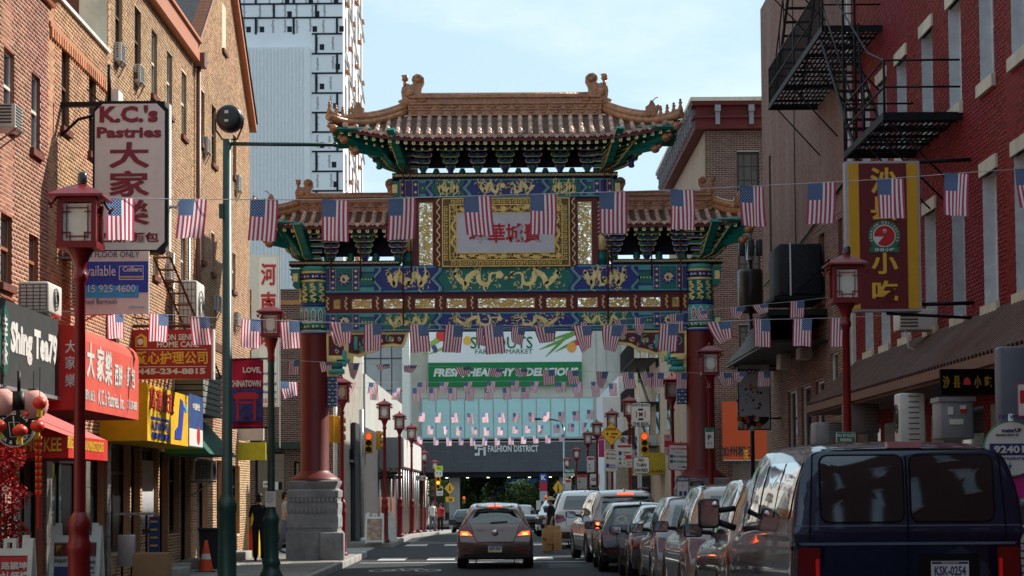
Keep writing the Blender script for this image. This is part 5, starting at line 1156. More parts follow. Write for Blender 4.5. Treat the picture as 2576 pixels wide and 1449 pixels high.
for c,v in zip('大家樂',(390,462,535)): T(t,c,325,v,Y-.02,102,66,MAR,'character',bold=.04)
T(t,'西餅 麵包',325,597,Y-.02,150,26,MAR,'characters',bold=.02)
m=MB(); m.box((XL,Y+.1,Z(257)),(X(410),Y+.2,Z(245))); m.tube([(XL,Y+.15,Z(330)),(X(190),Y+.15,Z(288)),(X(232),Y+.15,Z(278))],.025,6); m.tube([(X(268),Y+.15,Z(245)),(X(268),Y+.15,Z(150))],.03,6); m.tube([(X(250),Y+.15,Z(632)),(XL,Y+.15,Z(640))],.03,6); m.build('bracket',black,t)
m=MB(); a=Vector((XL,Y+2,Z(150))); b=Vector((X(305),Y+.15,Z(247)))
for i in range(30): 
    p=a.lerp(b,i/29)-Vector((0,0,.12*math.sin(math.pi*i/29))); m.cb(p,(.035,.012,.02) if i%2 else (.035,.02,.012))
m.build('chain',black,t)
m=MB(); m.cyl((X(424),Y+.1,Z(512)),(X(448),Y+.1,Z(512)),.03); m.cyl((X(448),Y+.1,Z(516)),(X(456),Y,Z(500)),.05); m.build('floodlight',steel,t)
# estate board
Y=29.8; t=thing('estate_board','white and blue letting board reading Available 215 925 4600 beneath the pastry sign','sign',onY(290,782,Y))
m=MB(); m.box((onY(196,0,Y).x,Y,Z(783,Y)),(onY(376,0,Y).x,Y+.05,Z(625,Y))); m.build('board',WHT,t)
m=MB(); m.box((onY(196,0,Y).x,Y-.008,Z(729,Y)),(onY(374,0,Y).x,Y,Z(651,Y))); m.build('blue_band',BLU,t)
m=MB(); m.box((onY(196,0,Y).x,Y-.012,Z(742,Y)),(onY(351,0,Y).x,Y-.009,Z(712,Y))); m.build('cyan_band',CYA,t)
T(t,'2nd FLOOR ONLY',278,640,Y-.02,146,15,NAVY,bold=.0); T(t,'Available',245,681,Y-.02,92,27,WHT,bold=.0); T(t,'215 925 4600',273,726,Y-.02,136,19,WHT,bold=0); T(t,'Michael Barmash',243,758,Y-.02,102,12,NAVY,bold=0); T(t,'colliers.com',343,772,Y-.02,40,7,CYA,bold=0)
m=MB(); 
for (a,b,c,d) in ((302,363,662,663.5),(302,363,696,697.5),(302,303.5,663.5,696),(361.5,363,663.5,696)): m.box((onY(a,0,Y).x,Y-.014,Z(d,Y)),(onY(b,0,Y).x,Y-.009,Z(c,Y)))
m.build('logo_border',WHT,t); T(t,'Colliers',333,677,Y-.012,48,13,WHT,bold=.02)
for v,c in ((689,YEL),(692,CYA),(695,REDS)): m=MB(); m.box((onY(304,0,Y).x,Y-.013,Z(v+1.4,Y)),(onY(361,0,Y).x,Y-.009,Z(v-1,Y))); m.build('logo_stripe',c,t)
m=MB(); m.tube([(XL,Y+.07,Z(640,Y)),(onY(370,0,Y).x,Y+.07,Z(640,Y))],.02,6); m.tube([(XL,Y+.07,Z(775,Y)),(onY(370,0,Y).x,Y+.07,Z(775,Y))],.02,6); m.build('bracket',steel,t)
# tea shop fascia
t=thing('fascia_sign','dark charcoal fascia reading Shing Tea79 with green oval of white characters','sign',(-6.15,26,3.05))
m=MB(); m.box((XL+.005,22.0,3.05),(-6.15,27.25,4.10)); m.build('box',GRYD,t)
m=MB(); m.box((XL+.1,22.0,3.0),(-6.12,27.28,3.046)); m.build('edge_trim',steel,t)
def TX(par,s,u,v,Xp,a0,a1,h,mt_,name='lettering',face='x+',**k):
    c=onX(u,v,Xp); return text(name,s,mt_,par,(Xp+(.006 if face=='x+' else -.006),(a0+a1)/2,c.z),wdt=abs(a1-a0),hgt=h,face=face,**k)
ym=lambda u,Xp=-6.15: onX(u,900,Xp).y
text('lettering','Shing Tea79',white,t,(-6.144,(ym(25)+ym(143))/2,3.62),wdt=ym(143)-ym(25),hgt=.50,face='x+',bold=.05)
m=MB(); yc=ym(9); m.prism([(yc+.28*math.cos(q*.2618),3.60+.44*math.sin(q*.2618)) for q in range(24)],-6.15,-6.14,axis='x'); m.build('green_oval',mat('deep teal print',(.01,.09,.07),.5),t)
text('characters','幸\n茶',white,t,(-6.135,yc,3.6),wdt=.26,hgt=.62,face='x+',bold=.03)
# red pastry awning box
CAN=mat('red canvas',(.52,.018,.014),.75,var=.12,scale=2,dirt=.35,stain=(.65,.16,.11)); CAN2=mat('sunlit red canvas',(.60,.085,.06),.8,var=.12,scale=2,dirt=.3,stain=(.62,.2,.15))  # second red is paler to paint in the sun on the front face
t=thing('awning','boxy red canvas awning lettered K.C.\'s Pastries, Inc. with curved top','awning',(-6.3,29.3,2.87))
Xf=-5.8; P=[(XL,2.87),(Xf,2.87),(Xf,3.82),(Xf-.03,3.92),(Xf-.1,3.99),(Xf-.2,4.03),(XL,4.03+.12)]
m=MB(); m.prism(P,27.3,31.3); m.build('canvas',CAN,t)
m=MB(); m.prism([(Xf+.002,2.872),(Xf+.006,2.872),(Xf+.006,3.82),(Xf-.03,3.925),(Xf-.1,3.997),(Xf-.2,4.037),(Xf-.2,4.03),(Xf-.1,3.985),(Xf-.035,3.91),(Xf+.002,3.81)],27.31,31.29); m.build('front_face',CAN2,t)
ya=lambda u: onX(u,900,Xf).y
for c,u,v in zip('大家樂',(226,251,271),(907,916,927)): text('character',c,white,t,(Xf+.012,ya(u),onX(u,v,Xf).z),wdt=.50,hgt=.50,face='x+',bold=.03)
for c,u in zip('西餅·麵包',(291,301,312,322,333)): text('character',c,white,t,(Xf+.012,ya(u),onX(u,945+(u-291)*.12,Xf).z),wdt=.27 if c!='·' else .06,hgt=.33 if c!='·' else .06,face='x+',bold=.02)
text('lettering','109 N. 10th St.',white,t,(Xf+.012,ya(225),onX(225,995,Xf).z),wdt=.62,hgt=.15,face='x+',bold=.01)
text('lettering',"K.C.'s Pastries, Inc.",white,t,(Xf+.012,ya(279),onX(279,1008,Xf).z),wdt=1.9,hgt=.26,face='x+',bold=.01)
text('phone_number','215-238-8888',white,t,(Xf+.012,ya(331),onX(331,1020,Xf).z),wdt=.78,hgt=.13,face='x+',bold=.01)
for c,v in zip('大家樂',(872,912,957)): text('side_character',c,MAR if False else white,t,(onY(178,900,27.3).x,27.29,onY(178,v,27.3).z),wdt=.15,hgt=.18,bold=.0)
# lower pink-topped awning
t=thing('awning','low sloping red awning with yellow KEE lettering below the tea shop fascia','awning',(-6,25,2.15))
Xf=-5.3; m=MB()
m.add([(XL,21.5,2.15),(Xf,24.0,2.15),(Xf,24.0,2.42),(XL+.2,21.5,3.02),(Xf,26.35,2.15),(Xf,26.35,2.42),(XL+.2,26.35,3.02),(XL,26.35,2.15),(XL,26.35,3.05),(XL,21.5,3.05)],[(1,4,5,2),(2,5,6,3),(4,7,8,6,5),(3,6,8,9)],0)
m.build('canvas',mat('pink awning canvas',(.58,.13,.12),.8,var=.1,dirt=.2,stain=(.6,.25,.22)),t)  # top is paler and pinker than the valance
m=MB(); yv=24.0; m.add([(XL,yv,2.15),(Xf,yv,2.15),(Xf,yv,2.42),(XL+.25,yv,2.98),(XL,yv,3.02)],[(0,1,2,3,4)]); m.box((Xf,yv,2.15),(Xf+.012,26.35,2.42)); m.build('valance',CAN,t)
text('lettering','CHU KEE',YEL,t,(onY(105,0,24).x,23.985,onY(0,1119,24).z),wdt=.54,hgt=.17,bold=.02)
text('characters','超記',YEL,t,(Xf+.018,onX(178,0,Xf).y,onX(178,1113,Xf).z),wdt=.30,hgt=.16,face='x+'); text('lettering','BUN DUMPLINGS 215-922-3075',YEL,t,(Xf+.018,onX(238,0,Xf).y,onX(238,1124,Xf).z),wdt=1.15,hgt=.13,face='x+')
# yellow travel awning
Xf=-6.0; t=thing('awning','yellow boxy awning of a travel agency with blue ship picture and blue end panel','awning',(-6.4,36,2.6))
m=MB(); m.prism([(XL,2.6),(Xf,2.6),(Xf,3.55),(XL,3.66)],33.2,39.2); m.build('canvas',mat('yellow awning canvas',(.72,.42,.01),.7,var=.12,dirt=.25),t)
m=MB(); m.box((Xf,37.45,2.6),(Xf+.01,39.2,3.6)); m.build('blue_panel',mat('blue panel print',(.03,.07,.22),.6,var=.3),t)
m=MB(); m.box((Xf,37.5,2.62),(Xf+.014,39.15,2.95)); m.build('white_panel',WHT,t)
for c,yy in zip('萬達旅遊',(33.6,34.25,34.9,35.5)): text('character',c,REDS,t,(Xf+.016,yy,3.32),wdt=.5,hgt=.38,face='x+',bold=.03)
m=MB(); m.box((Xf,33.5,2.98),(Xf+.013,35.3,3.02)); m.build('rule',BLU,t)
text('lettering','ALLSTAR TRAVEL',BLU,t,(Xf+.016,34.4,2.87),wdt=1.7,hgt=.14,face='x+'); text('characters','機票 酒店 簽證',BLU,t,(Xf+.016,34.4,2.7),wdt=1.7,hgt=.12,face='x+')
text('lettering','中旅社',WHT,t,(Xf+.018,38.3,3.38),wdt=.9,hgt=.14,face='x+')
m=MB(); m.prism([(35.9,2.7),(36.6,2.7),(36.9,3.3),(36.75,3.42),(36.5,3.45),(36.3,2.95),(35.95,2.85)],Xf,Xf+.014,axis='x'); m.build('ship_print',BLU,t)
m=MB(); m.prism([(36.95,3.3),(37.2,3.42),(37.15,3.3),(37.3,3.25),(37.1,3.22)],Xf,Xf+.014,axis='x'); m.build('plane_print',CYA,t)
m=MB(); m.prism([(38.6+.2*math.cos(k*.52),2.83+.18*math.sin(k*.52)) for k in range(12)],Xf+.014,Xf+.018,axis='x'); m.build('round_print',REDS,t)
# senior home care sign
Y=36; t=thing('hanging_sign','red projecting sign for home care with phone number 445-234-8815','sign',onY(433,952,Y))
m=MB(); m.box((onY(327,0,Y).x,Y,onY(433,953,Y).z),(onY(533,0,Y).x,Y+.18,onY(433,829,Y).z)); m.build('box',mat('crimson sign face',(.36,.008,.018),.5,var=.04),t)
m=MB(); m.box((onY(533,0,Y).x+.002,Y-.01,onY(433,955,Y).z),(onY(538,0,Y).x,Y+.2,onY(433,828,Y).z)); m.build('edge_trim',white,t)
T(t,'ON SENIOR',462,848,Y,92,16,white,bold=.03); T(t,'HOME CARE',448,866,Y,106,15,white,bold=.03); T(t,'愛心护理公司',432,900,Y,182,33,YEL,'characters',bold=.03); T(t,'445-234-8815',432,934,Y,170,15,white,'phone_number',bold=.04)
for v in (879,922): m=MB(); m.box((onY(345,0,Y).x,Y-.006,onY(433,v+1,Y).z),(onY(521,0,Y).x,Y-.001,onY(433,v-.4,Y).z)); m.build('rule',white,t)
q=lambda u,v: (onY(u,v,Y).x,onY(u,v,Y).z)
m=MB(); m.prism([q(341,873),q(370,873),q(370,849),q(355.5,839),q(341,849)],Y-.006,Y-.001); m.build('house_logo',YEL,t)
m=MB(); m.prism([q(344,871),q(361,871),q(361,851),q(355,845),q(344,852)],Y-.01,Y-.006); m.build('house_inner',mat('crimson sign face',(0,0,0)),t)
m=MB(); p0=q(353,860); m.sph((p0[0],Y-.01,p0[1]),(.06,.006,.06)); m.build('heart_logo',white,t)
m=MB(); m.tube([(XL,Y+.1,onY(0,822,Y).z),(onY(533,0,Y).x,Y+.1,onY(0,822,Y).z)],.03,6); m.tube([(XL,Y+.1,onY(0,800,Y).z),(onY(500,0,Y).x,Y+.1,onY(0,822,Y).z)],.015,5); m.build('bracket',rust,t)
# rusty fire-escape balcony behind it
t=thing('fire_escape','small rusty fire escape platform with folded stair above the red home care sign','fire escape',(XL+.5,38,4.2))
m=MB()
for i in range(10): m.box((XL+.02,36.6+i*.42,4.62),(XL+1.0,36.6+i*.42+.2,4.66))
m.build('platform',rust,t)
m=MB(); m.box((XL+.98,36.5,4.55),(XL+1.04,41,4.72)); m.box((XL+.02,36.5,4.4),(XL+1.0,36.56,4.6)); m.build('edge_beam',rust,t)
m=MB(); m.tube([(XL+.7,36.0,6.0),(XL+.9,41,4.1)],.022,4); m.tube([(XL+.4,36.0,6.0),(XL+.6,41,4.1)],.022,4)
for i in range(12): a=Vector((XL+.7,36.0,6.0)).lerp(Vector((XL+.9,41,4.1)),i/11); m.tube([a,a+Vector((-.3,0,0))],.02,4)
m.build('stair',rust,t)
# white sign with red characters, beyond
Y=56; t=thing('hanging_sign','narrow tall white sign with red Chinese characters right of the green post','sign',onY(678,1025,Y))
m=MB(); m.box((onY(632,0,Y).x,Y+.02,onY(0,1028,Y).z),(onY(700,0,Y).x,Y+.25,onY(0,646,Y).z)); m.build('box',WHT,t)
m=MB(); m.box((onY(652,0,Y).x,Y,onY(0,1024,Y).z),(onY(697,0,Y).x,Y+.02,onY(0,652,Y).z)); m.build('face',mat('bright sign face',(.8,.8,.79),.4,var=.02),t)
for c,v in zip('河南味',(690,762,848)): T(t,c,675,v,Y-.01,38,56,REDS,'character',bold=.04)
for s_,v in (('and you',940),('land need',965),('Noodles',985)): T(t,s_,676,v,Y-.01,38,9,BLU,bold=.02)
T(t,'215-9897',676,1008,Y-.01,40,12,REDS,'phone_number',bold=.02)
m=MB(); m.box((onY(700,0,Y).x,Y+.1,3),(onY(703,0,Y).x,Y+.16,9)); m.build('bracket',steel,t)
# chinatown banner on the second lamp post
Y=36.2; t=thing('street_banner','crimson street banner reading LOVE, CHINATOWN with a gate picture on dark post','banner',onY(622,1075,Y))
bl=lambda u,v,dy=0: onY(u,v,Y+dy)
m=MB(); nx_,nz_=8,10; V=[]
for i in range(nx_+1):
    for j in range(nz_+1):
        p=bl(580+82*i/nx_,905+170*j/nz_); p.y+=.03*math.sin(i*.9+j*.5); V.append(p)
m.add(V,[(i*(nz_+1)+j,(i+1)*(nz_+1)+j,(i+1)*(nz_+1)+j+1,i*(nz_+1)+j+1) for i in range(nx_) for j in range(nz_)],0,True); m.build('cloth',mat('crimson banner',(.38,.012,.05),.7,var=.08),t)
T(t,'LOVE,',634,932,Y-.05,46,17,white,bold=.04); T(t,'CHINATOWN',617,965,Y-.05,78,17,white,bold=.04)
pc_=bl(620,1030); bn_=mat('banner night blue',(.05,.05,.18),.7,var=.6,scale=8)
m=MB(); m.box((bl(584,0).x,Y-.05,bl(0,1066).z),(bl(660,0).x,Y-.045,bl(0,982).z)); m.build('picture',bn_,t)
m=MB()
for (a,b,c,d) in ((596,602,1008,1062),(638,644,1008,1062),(590,650,1002,1009),(600,640,1015,1020)): m.box((bl(a,0).x,Y-.056,bl(0,d).z),(bl(b,0).x,Y-.05,bl(0,c).z))
m.prism([(bl(586,1002).x,bl(0,1002).z),(bl(654,0).x,bl(0,1002).z),(bl(642,0).x,bl(0,992).z),(bl(598,0).x,bl(0,992).z)],Y-.056,Y-.05); m.build('gate_picture',REDS,t)
m=MB(); m.tube([bl(578,904),bl(680,902)],.018,6); m.tube([bl(578,1077),bl(680,1075)],.018,6); m.build('rod',black,t)
# green awning + sheet
t=thing('awning','small dark green sloping awning at the end of the yellow one','awning',(-6.3,41.5,2.5))
m=MB(); m.add([(XL,39.5,2.5),(-5.9,39.5,2.5),(XL,39.5,3.5),(XL,43.5,2.5),(-5.9,43.5,2.5),(XL,43.5,3.5)],[(0,1,2),(1,4,5,2),(3,5,4),(0,3,4,1)]); m.build('canvas',mat('dark green canvas',(.01,.09,.06),.75,dirt=.2),t)
t=thing('siding_box','grey ribbed sheet metal box on the wall behind the green awning','box',(-6.5,41.2,3.5)); m=MB(); 
for k in range(8): m.box((XL,40.6,3.35+k*.12),(-6.2,43.4,3.35+k*.12+.1))
m.build('ribbed_sheet',mat('grey siding',(.22,.23,.21),.7),t)
t=thing('hanging_sign','yellow small sign above the corner entrance','sign',(-6.3,50.5,2.9)); m=MB(); m.box((XL,50.3,2.55),(-6.1,50.4,3.0)); m.build('panel',mat('acid yellow',(.6,.6,.03),.5),t); m=MB(); m.box((XL,50.25,3.05),(-6.15,50.4,3.4)); m.build('upper_panel',WHT,t)
# ---------------- air conditioners ----------------
ACW=mat('white appliance enamel',(.62,.61,.57),.5,var=.08,dirt=.3,stain=(.3,.22,.15)); GRL=mat('dark grille',(.06,.06,.06),.6)
def ac_small(name,label,frame,a,z,w=.42,h=.36,d=.32,grp='air conditioners in the windows'):
    t=thing(name,label,'air conditioner',frame.w(a,0,z),group=grp)
    m=MB(); frame.box(m,a-w/2,a+w/2,0,d,z,z+h); m.build('case',ACW,t)
    m=MB(); 
    for k in range(7): frame.box(m,a-w/2+.03,a+w/2-.03,d,d+.008,z+.03+k*h/7.6,z+.03+k*h/7.6+h/16)
    m.build('front_grille',GRL,t)
    m=MB(); s=-1
    for k in range(6): 
        for b0 in (a-w/2-.006,): frame.box(m,b0,b0+.006,.04,d-.05,z+.05+k*h/7,z+.05+k*h/7+h/14)
    m.build('side_louvre',GRL,t)
    m=MB(); m.tube([frame.w(a-w/2+.05,0,z-.25),frame.w(a-w/2+.05,d,z-.02)],.012,4); m.tube([frame.w(a+w/2-.05,0,z-.25),frame.w(a+w/2-.05,d,z-.02)],.012,4); frame.box(m,a-w/2,a+w/2,0,d+.04,z-.02,z-.005); m.build('bracket',steel,t)
    return t
def acp(u,v0,v1,label,o=.12,**k):
    p=onX(u,v1,XL+o); q=onX(u,v0,XL+o); ac_small('window_air_conditioner',label,WL,p.y+.15,p.z,w=.4,h=q.z-p.z,d=o,**k)
acp(40,262,320,'window air conditioner at far left upper window, on a slotted shelf bracket',.32)
acp(306,107,152,'window air conditioner highest on the tan building, below its first top window')
acp(355,162,206,'window air conditioner second from the left on the tan building, lower than the first')
acp(524,344,382,'window air conditioner on the gabled building left of the black round lamp')
acp(603,440,478,'window air conditioner by the right edge of the gabled building')
acp(432,663,702,'small window air conditioner above the large tan condenser unit')
acp(552,743,778,'window air conditioner low on the gabled building left of the green post')
acp(601,785,818,'window air conditioner lowest near the corner, behind the green post')
acp(105,736,788,'window air conditioner over the tea shop fascia, right one of the two')
def condenser(label,kind,a,z,w,h,d,frame=WL,o=.25,grp='condenser units'):
    t=thing('condenser_unit',label,'condenser unit',frame.w(a,o,z),group=grp)
    m=MB(); c=frame.w(a,o+d/2,z+h/2); m.bb(c,(d,w,h),.03); m.build('case',ACW,t)
    yf_=a-w/2; m=MB()   # end facing the camera: louvres or grid
    if kind=='louvre':
        for k in range(int(h/.05)): frame.box(m,yf_-.008,yf_,o+.03,o+d-.03,z+.04+k*.05,z+.06+k*.05)
    else:
        for k in range(5): frame.box(m,yf_-.008,yf_,o+.03+k*(d-.06)/4-.004,o+.03+k*(d-.06)/4+.004,z+.04,z+h-.04)
        for k in range(8): frame.box(m,yf_-.008,yf_,o+.03,o+d-.03,z+.04+k*(h-.08)/7-.004,z+.04+k*(h-.08)/7+.004)
    m.build('end_grille',GRL,t)
    m=MB(); fx=frame.w(a,o+d,z+h/2); r_=min(w,h)*.36
    for rr_ in (r_,r_*.7,r_*.4): m.tube([frame.w(a+rr_*math.cos(q*.524),o+d+.012,z+h/2+rr_*math.sin(q*.524)) for q in range(12)],.008,4,closed=True)
    m.build('fan_grille',GRL,t)
    m=MB(); m.tube([frame.w(a-w/2+.1,0,z-.03),frame.w(a-w/2+.1,o+d,z-.03)],.02,4); m.tube([frame.w(a+w/2-.1,0,z-.03),frame.w(a+w/2-.1,o+d,z-.03)],.02,4); m.tube([frame.w(a-w/2+.1,0,z-.35),frame.w(a-w/2+.1,o+d,z-.03)],.014,4); m.build('bracket',steel,t)
    return t
p=onX(215,780,-6.1); condenser('tall white louvred condenser unit partly behind the large red lamp, left of the letting board','louvre',30.7,4.55,.8,1.0,.5,o=.15)
condenser('white condenser unit with round fan on top of the tea shop fascia','grid',27.2,4.17,.8,.42,.42,o=.2)
p=onX(490,780,-6.2); condenser('tan rusty condenser unit with tall grille, above the red home care sign','grid',40.4,4.95,1.0,1.05,.38,o=.2)
condenser('white condenser unit low under the green awning','grid',43.0,2.0,.8,.42,.35,o=.12)
# ======================= lamp posts, poles, signals, signs =======================
def lamp_proto():
    t=thing('lamp_post','x','street lamp')
    m=MB(); m.lathe([(0,0),(.15,0),(.155,.06),(.125,.1),(.108,.14),(.102,1.0),(.112,1.05),(.116,1.1),(.095,1.15),(.092,1.22),(.105,1.27),(.098,1.33),(.055,1.40)],n=16); m.build('base',redp,t,local=True)
    m=MB(); m.lathe([(.055,1.4),(.047,3.5),(.065,3.52),(.07,3.55),(.065,3.58),(.052,3.6),(.06,3.66),(.09,3.74),(.13,3.80)],n=14); m.build('pole',redp,t,local=True)
    m=MB(); m.box((-.185,-.185,3.8),(.185,.185,3.86)); m.box((-.17,-.17,4.22),(.17,.17,4.27)); 
    for x in (-.155,.155):
        for y in (-.155,.155): m.cb((x,y,4.04),(.045,.045,.36))
    hd=m.build('lantern_head',redp,t,local=True)
    m=MB(); m.box((-.13,-.13,3.87),(.13,.13,4.21)); m.build('glass',frost,hd,local=True)
    m=MB()
    for a in range(4):
        Rm=Matrix.Rotation(a*math.pi/2,3,'Z')
        for (x0,x1,z0,z1) in ((-.1,.1,3.905,3.913),(-.1,.1,4.165,4.173),(-.1,-.092,3.89,4.19),(.092,.1,3.89,4.19),(-.13,-.06,3.94,3.948),(.06,.13,3.94,3.948),(-.07,-.062,3.87,3.94),(.062,.07,3.87,3.94),(-.13,-.06,4.13,4.138),(.06,.13,4.13,4.138)):
            m.cb(Rm@Vector(((x0+x1)/2,-.14,(z0+z1)/2)),(abs(x1-x0),.012,z1-z0),0,Rm)
    m.build('lattice',redp,hd,local=True)
    m=MB(); n=4; pr=[(.255,4.262),(.25,4.285),(.15,4.345),(.06,4.39),(.035,4.40)]
    m.lathe([(r*1.4142,h) for r,h in pr]+[(0,4.405)],(0,0,0),4,0,False,rot=math.pi/4); m.lathe([(0,4.27),(.255*1.4142,4.262)],(0,0,0),4,0,False,rot=math.pi/4)
    for x in (-.235,.235):
        for y in (-.235,.235): m.tube([(x*.75,y*.75,4.26),(x*.9,y*.9,4.2),(x,y,4.19),(x*1.05,y*1.05,4.22)],.012,5); m.sph((x*.95,y*.95,4.17),.018)
    rf_=m.build('roof',redp,t,local=True)
    m=MB(); m.lathe([(.03,4.4),(.035,4.43),(.02,4.45),(.012,4.47)],n=8); m.build('finial',redp,rf_,local=True)
    return t
LP=lamp_proto(); LP.location=(-3.94,18.4,.15)
def pg(u,v,Y): return onY(u,v,Y)
def lampxy(u,vt,Y,label,first=False,sc=None,grp=None,rz=0):
    zb=.12+zg(Y); zt=onY(u,vt,Y).z; s=(zt-zb)/4.41; x=onY(u,vt,Y).x
    if first: LP.location=(x,Y,zb); LP.scale=(s,s,s); tag(LP,label,'street lamp','red lantern lamp posts along both kerbs'); return LP
    return copy_tree(LP,(x,Y,zb),rz,(s*.98,s*.98,s),label=label,group='red lantern lamp posts along both kerbs')
lampxy(203,462,18.4,'nearest and largest red lantern lamp post, at the left in front of the pastry shop',True)
for u,vt,Y,lab in ((860,950,49.8,'red lamp post beside the left gate pedestal'),(967,1007,63.6,'red lamp post behind the white folding board left'),(1005,1038,71.5,'red lamp post second beyond the left folding board'),
    (1035,1068,80.9,'red lamp post with dark wrapped shaft in front of the canopy corner'),(1051,1114,98,'slim red lamp post just beyond the canopy corner'),(1067,1133,110,'red lamp post left of the one way sign'),(1094,1157,123,'farthest left red lamp post, by the lime sign'),
    (2125,640,25.5,'large red lamp post in front of the yellow and red blade sign'),(1785,868,42.2,'red lamp post standing in front of the right gate column'),(1690,943,51.5,'red lamp post just left of the right gate column'),
    (1583,998,62,'red lamp post partly hidden by the white DONT BLOCK THE BOX sign'),(1539,1031,68,'red lamp post above the orange SHARE diamond sign'),(1501,1058,79,'dark red lamp post left of the orange diamond sign'),(1478,1083,91,'bright red lamp post with small parking sign'),(1450,1125,108,'far right kerb red lamp post second from the farthest'),(1426,1150,122,'farthest right red lamp post by the green street name sign')):
    lampxy(u,vt,Y,lab)
for L_,nm in ((( -3.94,18.4),'near left lamp'),):
    pass
# little sensor cans on two lamps
for u,vt,Y in ((207,462,18.4),(2131,640,25.5)):
    p=onY(u,vt,Y); t=thing('photocell','small dark sensor can on top of the '+('nearest left' if u<500 else 'large right')+' red lamp post','sensor',p); m=MB(); m.lathe([(.04,-.01),(.045,.02),(.045,.09),(.02,.11),(0,.11)],p,12); m.build('can',mat('smoked plastic',(.03,.035,.05),.2),t)
grn=mat('dark green enamel',(.015,.06,.05),.35,var=.2,dirt=.25,stain=(.03,.03,.03)); blk=mat('black enamel',(.015,.016,.018),.35,var=.15)
# second post: red lantern head on a dark green shaft
Y=36; p=onY(682,768,Y); zt=p.z; t=thing('lamp_post','red lantern lamp on a dark green fluted post, right of the tall green pole','street lamp',(p.x,Y,.12),group=None)
s=(zt-.12)/4.41
for ch in LP.children:
    if ch.name.split('.')[0] in('lantern_head','roof'):
        c=ch.copy(); COL.objects.link(c); c.parent=t; c.scale=(.95,.95,.95); c.location=(0,0,(zt-.12)-4.41*.95)
        for g in ch.children: d=g.copy(); COL.objects.link(d); d.parent=c
H=zt-.12-.6
m=MB(); m.lathe([(0,0),(.21,0),(.215,.1),(.17,.2),(.15,.24),(.15,.3),(.17,.33),(.15,.38),(.135,.45),(.13,1.05),(.15,1.1),(.14,1.16),(.09,1.25),(.07,1.4),(.058,H-.45),(.07,H-.4)],n=16); m.build('post',grn,t,local=True)
m=MB(); m.lathe([(.06,H-.4),(.07,H-.36),(.06,H-.3),(.07,H-.2),(.12,H-.03),(.13,H)],n=14); m.build('capital',redp,t,local=True)
t2=thing('notice','white paper notice taped to the dark green lamp post','notice',(p.x,Y-.12,1.3)); m=MB(); m.box((p.x-.09,Y-.15,onY(0,1280,Y).z),(p.x+.10,Y-.143,onY(0,1241,Y).z)); m.build('sheet',white,t2)
for k in range(6): m=MB(); z=onY(0,1246+k*4,Y).z; m.box((p.x-.07,Y-.153,z-.006),(p.x+.07-.02*(k%3),Y-.150,z)); m.build('print_line',GRYD,t2)
# tall green signal pole with mast arm and round black head
Y=26; t=thing('signal_pole','tall dark green pole with mast arm and round black spotlight on top','pole',(onY(571,1400,Y).x,Y,.12))
x=onY(571,1400,Y).x; zt=onY(570,352,Y).z
m=MB(); m.lathe([(0,.12),(.2,.12),(.2,.2),(.13,.3),(.115,1.45),(.13,1.5),(.13,1.56),(.11,1.62),(.10,1.64),(.072,1.7),(.055,zt),(0,zt+.02)],(x,Y,0),20); m.build('pole',grn,t)
m=MB(); za=onY(0,366,Y).z; m.tube([(x,Y,za),(onY(845,364,Y).x,Y,onY(845,364,Y).z)],.026,8); m.sph((onY(843,364,Y).x,Y,onY(843,364,Y).z),.036); m.build('mast_arm',grn,t)
m=MB(); c=onY(577,298,Y); m.lathe([(0,-.10),(.12,-.10),(.155,-.085),(.175,-.05),(.178,.0),(.178,.06),(.165,.09),(.178,.1),(.165,.15),(.13,.2),(0,.22)],c,28,axis='y'); h_=m.build('spotlight',blk,t)
m=MB(); m.box((c.x-.05,Y-.108,c.z+.05),(c.x-.0,Y-.101,c.z+.09)); m.box((c.x-.05,Y-.108,c.z-.06),(c.x-.0,Y-.101,c.z-.03)); m.build('label',white,h_)
m=MB(); m.tube([(c.x-.19,Y+.03,c.z+.0),(c.x-.18,Y+.03,c.z-.15),(c.x-.1,Y+.03,c.z-.27),(c.x-.02,Y+.03,c.z-.28),(c.x+.1,Y+.03,c.z-.27),(c.x+.17,Y+.03,c.z-.1),(c.x+.19,Y+.03,c.z)],.012,5); m.build('yoke',blk,h_)
m=MB(); m.box((x-.1,Y-.06,onY(0,553,Y).z),(x-.04,Y+.04,onY(0,518,Y).z)); m.build('junction_box',grn,t)
# ---- traffic signals ----
SIGY=mat('signal yellow',(.60,.30,.012),.45,dirt=.15); 
def lens(nm,col,on): return mat(nm,col if not on else (.1,.02,.0),.3,var=0,emit=col if on else None,estr=2.2 if on else 0)
LR,LA=lens('lit red lens',(1,.045,.01),True),lens('lit amber lens',(1,.42,.01),True); OFF=mat('unlit lens',(.02,.015,.01),.25,var=0)
def signal(label,u,v0,v1,Y,lit,face=0,parentpole=None):
    c=onY(u,(v0+v1)/2,Y); h=(v1-v0)*Y/F; w=h*.37; t=thing('traffic_light',label,'traffic light',c,rz=face,group=None)
    m=MB(); m.bb((0,0,0),(w,w*.55,h),w*.08); m.build('housing',SIGY,t,local=True)
    for k,z in enumerate((h*.31,0,-h*.31)):
        m=MB(); m.lathe([(0,-w*.3),(w*.34,-w*.29),(w*.36,-w*.25)],(0,0,z),16,axis='y'); m.build('lens',(LR if k==0 else LA) if lit==k else OFF,t,local=True)
        m=MB(); m.add([(w*.4*math.cos(a),-w*.27-dd,z+w*.4*math.sin(a)) for dd in (0,w*.5*1) for a in [math.pi*(-.15+1.3*i/10) for i in range(11)]],[(i,i+1,12+i,11+i) for i in range(10)]); m.build('visor',SIGY,t,local=True)
    return t
signal('traffic light showing red, left of the junction beside a grey pole',928,1088,1141,66,0)
signal('yellow traffic light seen from the side, right of the grey pole',953,1084,1131,66.3,-1,face=R(75))
signal('pair of side-on yellow signal heads by the left gate column, left one',833,1045,1113,53.5,-1,face=R(-80))
